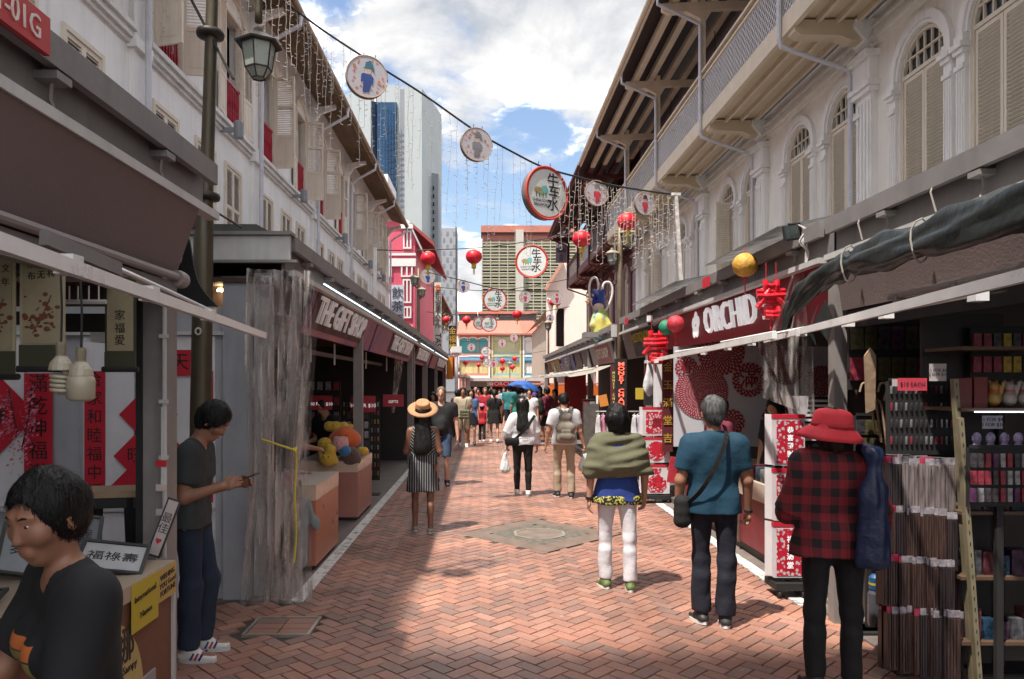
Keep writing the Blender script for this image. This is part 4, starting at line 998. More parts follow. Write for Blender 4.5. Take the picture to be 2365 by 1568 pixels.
red_paper('short red paper bearing one character between the two posts', 385, 447, 808, 868, YE - .03, '天', .16)
red_paper('narrow red strip visible behind the lamp post and young man', 481, 492, 857, 1160, YE - .03, '', .1)
red_diamond('large plain red diamond partly behind the grey post', 343, 957, 68, YE - .035)
red_diamond('red diamond with one character left of the grey post', 312, 1053, 50, YE - .035, '旺', .14)
red_diamond('red diamond at the young man\'s back, right of the grey post', 392, 1048, 44, YE - .035, '福', .12)
red_diamond('lowest red diamond above the folding stool', 300, 1130, 52, YE - .04)
red_diamond('big red diamond with blossoms at the left edge of the photo', -8, 958, 96, YE - .035, '春', .2)
bl = root('blossom_garland', 'pink paper blossom garland at far left over the red diamond', 'blossom', (-3.7, 6.15, 1.4), world=True)
rr = random.Random(11); s = MB(); m_pk = mat('pink_petal', (.62, .19, .28), .6, var=.3)
for k in range(340):
 t = rr.random(); c_ = (rr.choice([(62, 1000, 26), (40, 1040, 30), (70, 915, 10), (15, 930, 14), (74, 960, 12), (20, 980, 16)])); C_ = P(rr.gauss(c_[0], c_[2] * .5), rr.gauss(c_[1], c_[2]), 6.1 + rr.uniform(-.05, .05))
 u = Vector((rr.gauss(0, 1), rr.gauss(0, 1), rr.gauss(0, 1))).normalized(); v = u.orthogonal().normalized(); w_ = u.cross(v); q = rr.uniform(.012, .024)
 s.add([C_, C_ + (v + w_ * .5) * q, C_ + v * q * 1.7, C_ + (v - w_ * .5) * q], [(0, 1, 2, 3)])
tag(s.build('petals', m_pk, bl), kind='stuff')
s = MB(); s.tube([P(76, 880, 6.12), P(66, 960, 6.12), P(50, 1040, 6.12)], .006, 5); s.tube([P(20, 900, 6.12), P(40, 1000, 6.12)], .006, 5); s.build('twig', m_woodd, bl)
# gift shop sign panels
m_signp = pattern('pink_purple_signboard', lambda t, v: nmix(t, nstep(t, nnoise(t, v, 1.4, 3, .5), .4, .7), nmix(t, nstep(t, nnoise(t, v, .9, 2), .35, .6), (.40, .10, .11), (.34, .12, .18)), (.16, .06, .20)), .5)
m_signd = mat('dark_sign_block', (.05, .006, .008), .6, var=.2)
m_signt = mat('white_sign_letter', (.74, .70, .69), .4, emit=.03); m_neon = mat('led_tube', (.70, .85, .95), .4, emit=.7)
def tilt_panel(parent, name, m, y0, y1, z0, z1, x0, x1, th=.03):
 """board between bottom line (x0, z0) and top line (x1, z1)"""
 s = MB(); sg = 1 if x0 < 0 else -1
 s.add([(x0, y0, z0), (x0, y1, z0), (x1, y1, z1), (x1, y0, z1), (x0 - sg * th, y0, z0), (x0 - sg * th, y1, z0), (x1 - sg * th, y1, z1), (x1 - sg * th, y0, z1)], [(0, 1, 2, 3), (7, 6, 5, 4), (0, 4, 5, 1), (2, 6, 7, 3), (3, 7, 4, 0), (1, 5, 6, 2)]); return s.build(name, m, parent)
tiltL = math.atan2(.14, .46)
def gift_sign(label, y0, y1, par_, big, g=None):
 r_ = root('shop_sign', label, 'shop sign', (-1.72, (y0 + y1) / 2, 2.4), world=True, group='pink gift shop signs on the left')
 tilt_panel(r_, 'board', m_signp, y0, y1, 2.34, 2.80, -1.80, -1.64)
 a, b = (y0 + .05, lerp(y0, y1, .78)) if big else (lerp(y0, y1, .32), y1 - .35)
 tilt_panel(r_, 'dark_block', m_signd, a, b, 2.40, 2.76, -1.768, -1.643, .002)
 s = MB(); s.tube([(-1.60, y0 + .05, 2.83), (-1.60, y1 - .05, 2.83)], .008, 6); s.build('light_tube', m_neon, r_)
 L_ = b - a
 text('THE GIFT SHOP', .40, m_signt, (-1.690, (a + b) / 2, 2.58), (R(90 + 19), 0, R(90)), r_, 'lettering', .012, L_ / (.40 * 7.6), bold=.003)
gift_sign('large pink THE GIFT SHOP sign beside the plastic curtain', 7.25, 11.25, GS, True)
gift_sign('second pink THE GIFT SHOP sign with purple patch', 11.4, 17.2, GS, False)
for y in (10.3, 17.4):
 s = MB(); s.box(-1.85, -1.73, y, y + .14, 0, 2.72); s.build('post', m_post, GS)
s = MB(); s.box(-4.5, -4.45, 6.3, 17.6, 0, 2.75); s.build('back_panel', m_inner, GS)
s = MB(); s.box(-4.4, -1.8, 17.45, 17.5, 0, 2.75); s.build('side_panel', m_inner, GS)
for y in (8.2, 9.5, 12.0, 14.5):
 s = MB(); s.tube([(-1.95, y, 2.35), (-1.95, y, 2.08)], .012, 6); s.build('drop_hook', m_fasl, GS)
s = MB(); s.box(-2.5, -2.44, 6.6, 17.4, 2.25, 2.31); s.build('inner_beam', m_fasc, GS)
for y in (7.6, 9.0, 13.0):
 s = MB(); s.box(-3.9, -3.7, y, y + .05, 1.3, 2.1); s.build('pale_upright', m_fasl, GS)
s = MB(); s.box(-4.44, -4.40, 8.2, 11.9, .7, 1.9); s.build('shelf_panel', mat('dim_red_shelf', (.10, .02, .02), .6, var=.5, scale=12), GS)
# second and third left stalls
GS2 = root('gift_stall', 'second grey gift stall down the left row, beyond the post at the pink signs', 'stall', (-2.8, 17.7, 0), world=True)
stall_profile(GS2, -1, 17.65, 31.8, 2.9, 3.08)
for y in (17.7, 21.5, 26, 31.6): s = MB(); s.box(-1.85, -1.71, y, y + .16, 0, 2.72); s.build('post', m_post, GS2)
s = MB(); s.box(-4.5, -4.45, 17.7, 31.8, 0, 2.75); s.box(-4.4, -1.8, 25.9, 25.95, 0, 2.7); s.box(-4.4, -1.8, 31.7, 31.75, 0, 2.7); s.build('back_panel', m_inner, GS2)
gift_sign('third pink gift shop sign, narrow in perspective, past the first stall', 18.2, 22.8, GS2, True)
gift_sign('fourth and farthest pink gift shop sign on the left', 23.4, 31, GS2, False)
# green tarpaulin bundle and far left canopies
FL = root('market_stall', 'white-roofed market stall past the left gift shop row', 'stall', (-2.5, 34, 0), world=True)
s = MB(); s.box(-4.5, -1.2, 44, 60, 2.2, 2.35); s.build('roof', m_fasl, FL)
for y in (44.2, 52, 59): s = MB(); s.box(-1.4, -1.25, y, y + .15, -1, 2.3); s.build('post', m_fasl, FL)
s = MB(); s.box(-4.4, -4.3, 44, 60, -1, 2.2); s.build('back_panel', m_inner, FL)
wp = MB(); wp.tube([(P(1054, 0, 36).x, 36, -.2), (P(1054, 0, 36).x, 36, P(0, 812, 36).z)], .085, 8); wp.cbox((P(1054, 0, 36).x, 36, P(0, 812, 36).z + .1), (.5, .3, .3)); tag(wp.build('white_pole', m_bar), 'tall white pole with floodlight head beyond the left stalls', 'pole')
# end-of-street stalls with orchid sign
ES = root('market_stall', 'wide low stall closing the street with red and green shop sign', 'stall', (1.5, 70, -1), world=True)
A = P(1082, 893, 70); Bq = P(1248, 880, 70)
s = MB(); s.box(A.x, Bq.x, 70, 70.2, A.z, Bq.z); s.build('fascia', m_fasc, ES)
s = MB(); s.box(A.x - .5, Bq.x + .5, 69.5, 74, Bq.z, Bq.z + .3); s.build('roof', m_fasl, ES)
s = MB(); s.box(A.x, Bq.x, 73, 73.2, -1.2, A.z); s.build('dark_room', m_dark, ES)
s = MB(); s.box(P(1135, 0, 69.9).x, P(1200, 0, 69.9).x, 69.9, 69.98, A.z, Bq.z); s.build('red_board', m_redp, ES)
text('✿ORCHID', .5, m_signt, (P(1163, 0, 69).x, 69.85, (A.z + Bq.z) / 2), 'cam', ES, 'lettering', .01, 1.2)
text('S', .5, m_signt, (P(1127, 0, 69).x, 69.85, (A.z + Bq.z) / 2), 'cam', ES, 'lettering', .01, 1.2)
for px in (1084, 1134, 1246): x = P(px, 0, 70).x; s = MB(); s.box(x - .1, x + .1, 69.9, 70.1, -1.3, A.z); s.build('post', m_fasl, ES)
# ---- right stalls
NRt = root('souvenir_stall', 'dark souvenir stall with brown awning and green tarpaulin at near right', 'stall', (3.5, 3.5, 0), world=True)
stall_profile(NRt, 1, 1.5, 5.75, 2.2, 3.13)
s = MB(); s.add([(2.66, 1.5, 2.83), (2.66, 5.62, 2.83), (2.72, 5.62, 2.40), (2.72, 1.5, 2.40), (2.666, 1.5, 2.83), (2.666, 5.62, 2.83), (2.726, 5.62, 2.40), (2.726, 1.5, 2.40)], [(3, 2, 1, 0), (4, 5, 6, 7), (1, 5, 6, 2), (3, 2, 6, 7)]); s.build('awning_sheet', m_brown, NRt)
s = MB(); s.tube([(2.69, 1.5, 2.42), (2.69, 4.9, 2.42)], .02, 8)
for y in (3.0, 3.6, 4.2, 4.8): s.cbox((2.69, y, 2.40), (.05, .04, .05))
s.build('roller_tube', m_post, NRt)
s = MB(); s.beam((2.0, 2.7, 2.25), (2.62, 6.9, 2.25), .03, .05); s.build('front_bar', m_bar, NRt)
s = MB(); s.tube([PX(1790, 770, 2.45), PX(1960, 737, 2.6)], .012, 6); s.tube([PX(2100, 711, 2.45), PX(2280, 676, 2.55)], .010, 6)
for px, py in ((1850, 765), (1958, 742), (2046, 722), (2258, 679)): s.cbox(PX(px, py + 4, 2.2 + .25 * (2258 - px) / 400), (.06, .06, .05))
s.build('folding_arm', m_bar, NRt)
s = MB(); s.box(2.68, 2.78, 5.66, 5.76, 0, 2.82); s.build('post', m_post, NRt)
s = MB(); s.box(2.80, 4.7, 5.78, 5.82, 0, 2.78); s.build('side_panel', mat('brown_grey_panel', (.085, .065, .06), .7, var=.15), NRt)
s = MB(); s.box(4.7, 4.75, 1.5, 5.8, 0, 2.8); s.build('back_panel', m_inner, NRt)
s = MB(); s.box(2.74, 2.78, 3.1, 5.6, 2.26, 2.39); s.build('dark_valance', m_blk, NRt)
# tarpaulin roll
m_tarp = mat('dark_green_tarpaulin', (.011, .014, .012), .42, var=.4, scale=4, bump=.9, bscale=5)
tp = root('rolled_tarpaulin', 'dark green tarpaulin rolled and tied under the near right fascia', 'tarpaulin', (2.6, 4, 2.6), world=True)
cen = catmull([(2.60, 2.2, 2.72), (2.58, 3.2, 2.70), (2.56, 3.9, 2.68), (2.56, 4.5, 2.68), (2.56, 5.1, 2.69), (2.56, 5.55, 2.66), (2.54, 5.95, 2.55), (2.52, 6.12, 2.42), (2.5, 6.16, 2.33)], 10)
s = MB(); n = 26; vs = []
rr = random.Random(4)
for i, c_ in enumerate(cen):
 t = i / (len(cen) - 1); base = lerp(.115, .085, min(1, t * 1.3)) * (1 + .13 * math.sin(t * 40) * math.sin(t * 13)); base *= (.68 if abs(t - .52) < .015 else 1)
 if t > .95: base *= .75
 for j in range(n):
  a = 2 * math.pi * j / n; r = base * (1 + .22 * math.sin(3 * a + 9 * t) + .16 * math.sin(5 * a - 31 * t + 1) + .09 * math.sin(9 * a + 60 * t))
  vs.append(Vector((c_.x + .38 * r * math.cos(a), c_.y, c_.z + r * math.sin(a))))
k = len(cen); s.add(vs, [(i * n + j, i * n + (j + 1) % n, (i + 1) * n + (j + 1) % n, (i + 1) * n + j) for i in range(k - 1) for j in range(n)] + [tuple(range((k - 1) * n, k * n))]); s.build('roll', m_tarp, tp, smooth=True)
s = MB(); rr = random.Random(8)
fl = [PX(1890, 700, 2.5), PX(1873, 740, 2.5), PX(1885, 800, 2.5), PX(1868, 770, 2.46)]
s.add([fl[0], fl[1], fl[2], fl[3]], [(0, 1, 2, 3)]); s.add([PX(1905, 690, 2.52), PX(1880, 745, 2.48), PX(1912, 790, 2.5), PX(1925, 740, 2.5)], [(0, 1, 2, 3)])
s.build('loose_flap', m_tarp, tp)
s = MB()
for y in (3.4, 4.35, 5.2): s.tube([(2.57 + .06 * math.cos(a), y + .01 * math.sin(3 * a), 2.69 + .13 * math.sin(a)) for a in [i * .52 for i in range(13)]], .006, 5); s.tube([(2.66, y, 2.86), (2.64, y + .02, 2.98), (2.66, y + .03, 3.02)], .006, 5)
s.build('tie_rope', mat('grey_rope', (.3, .27, .24), .9), tp)
OS = root('papercut_stall', 'papercut stall with red ORCHID sign in the right row', 'stall', (3.5, 5.85, 0), world=True)
stall_profile(OS, 1, 5.85, 14.6, 2.6, 3.13)
s = MB(); s.beam((2.12, 5.4, 2.2), (2.69, 12.4, 2.2), .035, .05); s.build('front_bar', m_bar, OS)
s = MB(); s.tube([PX(1665, 790, 2.4), PX(1790, 766, 2.42)], .011, 6); s.tube([PX(1560, 812, 2.5), PX(1700, 792, 2.4)], .011, 6)
for px, py in ((1515, 832), (1565, 822), (1625, 812), (1680, 801), (1735, 790)): s.cbox(PX(px, py + 2, 2.45), (.05, .08, .05))
s.build('folding_arm', m_bar, OS)
for y in (9.0, 12.7): s = MB(); s.box(2.78, 2.88, y + 3.6 if y < 10 else y, (y + 3.6 if y < 10 else y) + .1, 0, 2.8); s.build('post', m_post, OS)
s = MB(); s.box(5.2, 5.25, 5.85, 14.6, 0, 2.8); s.build('back_panel', m_inner, OS)
# big orchid sign
sg = root('shop_sign', 'large red ORCHID shop sign with white flower emblem', 'shop sign', (2.75, 8.5, 2.6), world=True)
tilt_panel(sg, 'board', mat('crimson_signboard', (.24, .008, .02), .55, var=.35, scale=1.5), 5.85, 11.7, 2.36, 2.84, 2.80, 2.74)
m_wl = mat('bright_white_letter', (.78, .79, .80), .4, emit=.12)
text('ORCHID', .46, m_wl, (2.745, 8.35, 2.60), (R(90 + 7), 0, R(-90)), sg, 'lettering', .02, 1.0, bold=-.004)
text('蘭\n花', .16, m_wl, (2.75, 7.28, 2.62), (R(97), 0, R(-90)), sg, 'character', .01)
s = MB()
for k in range(5):
 a = k * 2 * math.pi / 5 + .3; s.ball((2.745, 9.62 + .10 * math.cos(a), 2.60 + .10 * math.sin(a)), .085, 8, (.15, .9, 1))
s.build('flower_emblem', m_wl, sg)
# papercut wall banner
def papercut(name, rings, seed=0):
 def f(t, v):
  x, _, z = nsep(t, v)[0], None, nsep(t, v)[2]
  r = nmath(t, 'SQRT', nmath(t, 'ADD', nmath(t, 'MULTIPLY', x, x), nmath(t, 'MULTIPLY', z, z)))
  th = nmath(t, 'ARCTAN2', z, x)
  a = nmath(t, 'SINE', nmath(t, 'MULTIPLY', th, float(rings))); b = nmath(t, 'SINE', nmath(t, 'MULTIPLY_ADD', r, 75.0, seed))
  ab = nmath(t, 'MULTIPLY', a, b)
  n = nmath(t, 'SUBTRACT', nnoise(t, v, 22, 2), .5)
  m = nstep(t, nmath(t, 'ADD', ab, nmath(t, 'MULTIPLY', n, 2.0)), .22, .34)
  return nmix(t, m, (.26, .008, .02), (.40, .30, .34))
 return pattern(name, f, .6)
pc = root('papercut_banner', 'white banner with large dark red round papercut designs inside the ORCHID stall', 'banner', (3.8, 10.6, 1), world=True)
YB = 10.6
A = P(1556, 1015, YB); Bq = P(1935, 800, YB); s = MB(); s.box(A.x, Bq.x, YB, YB + .03, A.z - .1, Bq.z); s.build('cloth', mat('white_banner_cloth', (.50, .50, .56), .6, var=.08, scale=1.5, bump=.2, bscale=2), pc)
discs = [(1620, 905, 62, 60, '', 1), (1730, 877, 40, 22, '滿', .22), (1585, 850, 27, 16, '春', .1), (1665, 812, 55, 30, '', 1), (1815, 845, 44, 30, '', 1), (1822, 985, 68, 26, '福', .3), (1690, 975, 30, 14, '', 1), (1895, 880, 36, 24, '', 1), (1775, 800, 26, 12, '', 1)]
m_dred = mat('deep_papercut_red', (.26, .008, .02), .6)
for (px, py, q, rings, ch, sz) in discs:
 C_ = P(px, py, YB - .01); r = q / F * YB
 if C_.z + r > 2.36: pass
 m = MB(); zc = min(C_.z, 2.40)
 n = 40; m.add([(r * math.cos(2 * math.pi * i / n), 0, r * math.sin(2 * math.pi * i / n)) for i in range(n)], [tuple(range(n))])
 o = m.build('papercut_disc', papercut('papercut_%d' % rings, rings, rings * .7), pc); o.location = (C_.x, YB - .008 - .001 * rings / 60, C_.z)
 if ch:
  m = MB(); m.add([(r * .58 * math.cos(2 * math.pi * i / n), 0, r * .58 * math.sin(2 * math.pi * i / n)) for i in range(n)], [tuple(range(n))])
  o = m.build('pale_centre', mat('pale_centre', (.45, .40, .43), .6), pc); o.location = (C_.x, YB - .014, C_.z)
  text(ch, r * 1.15, m_dred, (C_.x, YB - .018, C_.z), 'cam', pc, 'character', .002, bold=.004)
# gold-red column banners and white pillar beside it
s = MB(); A = P(1530, 0, 11.2); Bq = P(1553, 0, 11.2); s.box(A.x, Bq.x, 11.2, 11.25, .8, 2.2)
gb = root('gold_banner', 'dark red hanging banner with gold characters beside the white pillar', 'banner', (2.75, 11.2, 1), world=True); s.build('cloth', mat('maroon_cloth', (.10, .012, .015), .7), gb)
for k, ch in enumerate('金玉滿堂吉'): text(ch, .15, mat('gold_ink', (.55, .35, .06), .4), ((A.x + Bq.x) / 2, 11.19, 2.08 - .27 * k), 'cam', gb, 'character', .003)
s = MB(); s.box(P(1515, 0, 11.4).x, P(1530, 0, 11.4).x, 11.4, 11.6, 0, 2.3); tag(s.build('white_pillar', m_whp), 'slim pale pillar left of the gold-lettered banner', 'pillar')
# plastic sheet hung at the division of the two right stalls
m_film = bpy.data.materials.new('clear_plastic_film'); m_film.use_nodes = True; t = m_film.node_tree; b = t.nodes['Principled BSDF']
b.inputs['Base Color'].default_value = (.46, .42, .40, 1); b.inputs['Roughness'].default_value = .09
tcn = t.nodes.new('ShaderNodeTexCoord'); mp = t.nodes.new('ShaderNodeMapping'); mp.inputs['Scale'].default_value = (1, 1, .28); t.links.new(tcn.outputs['Object'], mp.inputs[0])
nn = nnoise(t, mp.outputs[0], 7, 5, .6); t.links.new(nmath(t, 'MULTIPLY_ADD', nstep(t, nn, .48, .60), .55, .08), b.inputs['Alpha'])
bp = t.nodes.new('ShaderNodeBump'); bp.inputs['Strength'].default_value = 1.0; bp.inputs['Distance'].default_value = .06; t.links.new(nnoise(t, mp.outputs[0], 6, 3, .5), bp.inputs['Height']); t.links.new(bp.outputs[0], b.inputs['Normal'])
b.inputs['Specular IOR Level'].default_value = .9
def film(pts_top, pts_bot, Y, amp, nf, name_root, label, seed, nv=26, nu=90, pull=None):
 """hanging pleated film between a top and a bottom line given in X"""
 r_ = root(name_root, label, 'plastic sheet', (pts_top[0][0], Y, 0), world=True)
 rr = random.Random(seed); ph = [rr.uniform(0, 6.28) for _ in range(6)]
 def f(u, v):
  x = lerp(lerp(pts_top[0][0], pts_top[1][0], u), lerp(pts_bot[0][0], pts_bot[1][0], u), v); z = lerp(lerp(pts_top[0][1], pts_top[1][1], u), lerp(pts_bot[0][1], pts_bot[1][1], u), v)
  if pull:
   w = math.exp(-((v - pull[0]) / pull[1]) ** 2) * pull[2]; mid = lerp(pts_bot[0][0], pts_bot[1][0], .5) + pull[3]; x = lerp(x, mid, w)
  d = amp * (math.sin(nf * u * 6.283 + ph[0] + .8 * math.sin(v * 4 + ph[1])) + .5 * math.sin(2.3 * nf * u * 6.283 + ph[2] + v * 3)) * (.35 + .65 * min(1, v * 3 + .3))
  return Vector((x + .3 * d, Y + d, z))
 s = MB(); s.grid(f, nu, nv); o = s.build('film', m_film, r_, smooth=True); return r_
cf = film(((-1.97, 2.78), (-1.40, 2.76)), ((-1.99, .04), (-1.43, .06)), 6.0, .065, 6, 'plastic_curtain', 'gathered transparent plastic curtain hanging at the gift stall corner', 3, pull=(.62, .3, .22, .02))
s = MB(); f2 = film(((-1.86, 2.74), (-1.44, 2.72)), ((-1.90, .05), (-1.52, .08)), 6.1, .045, 5, 'plastic_curtain', 'inner layer of the clear plastic curtain behind its outer folds', 9, pull=(.6, .3, .2, 0))
# yellow cord round the curtain
cd = root('yellow_cord', 'yellow plastic cord tied round the plastic curtain', 'cord', (-1.7, 5.9, 1.4), world=True)
s = MB(); yc = mat('yellow_cord_plastic', (.55, .45, .03), .5)
s.tube(catmull([P(604, 1014, 5.9), P(640, 1026, 5.86), P(678, 1040, 5.88), P(684, 1060, 5.9), P(681, 1150, 5.9), P(684, 1230, 5.92), P(679, 1300, 5.92)], 6), .008, 6); s.tube([P(676, 1038, 5.87), P(682, 1042, 5.85), P(684, 1034, 5.87)], .014, 6); s.build('cord', yc, cd)
# gathered white glossy folds at top of the curtain
s = MB(); gt = root('plastic_curtain', 'crumpled shiny fold of clear plastic tied up at the curtain top', 'plastic sheet', (-1.85, 5.85, 2.2), world=True)
rr = random.Random(21)
A_ = [(600, 640), (640, 632), (652, 690), (662, 730), (700, 745), (640, 800), (592, 812), (580, 760), (590, 700)]
cpt = P(625, 720, 5.82); vs = [P(a, b, 5.86 + rr.uniform(-.06, .06)) for a, b in A_]
mid = [lerp(cpt, v, .55) + Vector((0, rr.uniform(-.09, .03), rr.uniform(-.02, .02))) for v in vs]
n = len(vs); s.add([cpt] + mid + vs, [(0, 1 + i, 1 + (i + 1) % n) for i in range(n)] + [(1 + i, 1 + n + i, 1 + n + (i + 1) % n, 1 + (i + 1) % n) for i in range(n)]); s.build('film', m_film, gt)
film(((2.64, 2.78), (2.74, 2.8)), ((2.46, 2.28), (2.78, 2.25)), 6.35, .02, 2, 'plastic_sheet', 'pale plastic sheet hung by the rolled tarpaulin end', 5, 12, 30)
film(((2.40, 2.28), (2.88, 2.36)), ((2.44, 1.72), (2.90, 1.55)), 6.5, .03, 3, 'plastic_sheet', 'lower clear plastic sheet in front of the papercut banner', 6, 12, 30)
# right second row
OS2 = root('market_stall', 'grey market stall row past the lamp post on the right with tilted sign panels', 'stall', (3.5, 15.2, 0), world=True)
stall_profile(OS2, 1, 15.3, 34, 2.6, 3.08)
s = MB(); s.box(2.6, 5.2, 15.22, 15.28, 2.8, 3.05); s.build('end_fascia', m_fasl, OS2)
s = MB(); s.box(5.2, 5.25, 15.3, 34, 0, 2.8); s.build('back_panel', m_inner, OS2)
for y in (15.4, 19.5, 24, 29, 33.8): s = MB(); s.box(2.72, 2.86, y, y + .15, 0, 2.8); s.build('post', m_post, OS2)
signs = [(15.9, 19.2, (.22, .17, .165), (.26, .045, .045), 'GIFTS SHOP', 'taupe board with red GIFTS SHOP block'), (19.5, 21.0, (.09, .07, .07), None, '', 'plain brown board'), (21.3, 22.6, (.10, .075, .07), None, '', 'darker brown board'), (23.0, 26.6, (.10, .08, .20), None, '旺記', 'purple board'), (27.5, 32.5, (.22, .18, .17), (.30, .17, .03), '美食', 'pale board with gold strip')]
for i, (a, b_, c1, c2, tx, lb) in enumerate(signs):
 r_ = root('shop_sign', 'tilted %s in the far right stall row' % lb, 'shop sign', (2.7, a, 2.6), world=True)
 tilt_panel(r_, 'board', mat('row_sign_%d' % i, c1, .5, var=.15), a, b_, 2.30, 2.76, 2.82, 2.70)
 if c2: tilt_panel(r_, 'block', mat('row_block_%d' % i, c2, .5), a + .4, b_ - .9, 2.33, 2.73, 2.805, 2.70, .001)
 if tx: text(tx, .34, mat('pale_letter', (.55, .45, .40), .5), (2.745, (a + b_) / 2 - .2, 2.53), (R(105), 0, R(-90)), r_, 'lettering', .01, .95 if len(tx) > 4 else 2)
# fabric awning stretched out
aw = root('folding_awning', 'grey fabric awning with white folding arms reaching over the street on the right', 'awning', (2.6, 16, 2.4), world=True)
s = MB(); s.grid(lambda u, v: Vector((lerp(2.72, 1.75, v), lerp(15.6, 21.5, u), lerp(2.24, 2.02, v) - .05 * math.sin(math.pi * v) - (.05 * v if u > .9 or u < .1 else 0))), 10, 6); s.build('fabric', mat('beige_awning', (.30, .27, .23), .8), aw)
s = MB(); s.beam((1.74, 15.5, 2.02), (1.74, 21.6, 2.02), .04, .05); s.build('front_bar', m_bar, aw)
for y in (16, 17.5, 19, 20.5): s = MB(); s.beam((2.7, y + 1.2, 2.2), (1.76, y, 2.05), .03, .03); s.build('arm', m_bar, aw)
aw2 = root('folding_awning', 'farther pale folding awning past the grey one on the right', 'awning', (2.6, 23, 2.4), world=True)
s = MB(); s.grid(lambda u, v: Vector((lerp(2.72, 1.7, v), lerp(23, 30, u), lerp(2.24, 2.05, v) - .04 * math.sin(math.pi * v))), 8, 4); s.build('fabric', mat('beige_awning', (.3, .27, .23), .8), aw2)
s = MB(); s.beam((1.68, 22.9, 2.05), (1.68, 30.1, 2.05), .04, .05); s.build('front_bar', m_bar, aw2)
for y in (23.4, 25.3, 27.2, 29.2): s = MB(); s.beam((2.7, y + 1, 2.2), (1.7, y, 2.06), .03, .03); s.build('arm', m_bar, aw2)
# yellow-black board at right of the lamp post
yb = root('shop_sign', 'black sign with yellow lettering next to the right lamp post', 'shop sign', (2.7, 13, 2.6), world=True)
tilt_panel(yb, 'board', mat('grey_end_board', (.20, .17, .18), .5), 12.2, 14.8, 2.32, 2.84, 2.86, 2.74)
tilt_panel(yb, 'block', mat('black_board', (.02, .015, .015), .5), 12.3, 13.9, 2.34, 2.80, 2.84, 2.735, .001)
text('MOSTIQUOR', .24, mat('yellow_letter', (.45, .36, .05), .5), (2.745, 13.1, 2.66), (R(102), 0, R(-90)), yb, 'lettering', .008, 1.05)
# money changer signs
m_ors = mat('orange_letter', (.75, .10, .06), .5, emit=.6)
mcs = root('money_changer_sign', 'black upright sign with red-orange letters MONEY CHANGER', 'sign', (2.6, 13.6, 1), world=True)
A = P(1421, 940, 13.6); Bq = P(1447, 828, 13.6); s = MB(); s.box(A.x, Bq.x, 13.6, 13.72, A.z - .35, Bq.z); s.build('board', m_blk, mcs)
text('\n'.join('MONEY CHANGER'), .100, m_ors, ((A.x + Bq.x) / 2, 13.59, 1.70), 'cam', mcs, 'lettering', .004, 1.6, line=.82, bold=.002)
mcs2 = root('money_changer_sign', 'narrow white-edged sign with yellow letters left of the black one', 'sign', (2.4, 13.7, 1), world=True)
A = P(1413, 940, 13.7); Bq = P(1420, 840, 13.7); s = MB(); s.box(A.x, Bq.x, 13.7, 13.9, A.z - .3, Bq.z); s.build('board', mat('maroon_board', (.10, .02, .02), .5), mcs2)
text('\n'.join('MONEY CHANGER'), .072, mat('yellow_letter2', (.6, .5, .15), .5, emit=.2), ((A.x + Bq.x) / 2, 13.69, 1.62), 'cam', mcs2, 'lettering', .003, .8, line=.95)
# hidden stalls further right
FR = root('market_stall', 'far right market stall under salmon and orange awnings', 'stall', (3, 40, 0), world=True)
s = MB(); s.box(P(1228, 0, 40).x, 7, 40, 52, 1.75, 1.85); s.build('awning', mat('salmon_awning', (.62, .24, .20), .7), FR)
s = MB(); s.box(3.3, 7, 38, 39, 1.2, 1.72); s.build('orange_valance', mat('orange_cloth', (.65, .14, .02), .7), FR)
s = MB(); s.box(4.8, 4.9, 37, 52, -1, 3); s.build('back_panel', m_inner, FR)
for y in (40, 47): s = MB(); s.box(3.0, 3.15, y, y + .15, -1, 1.8); s.build('post', m_fasl, FR)
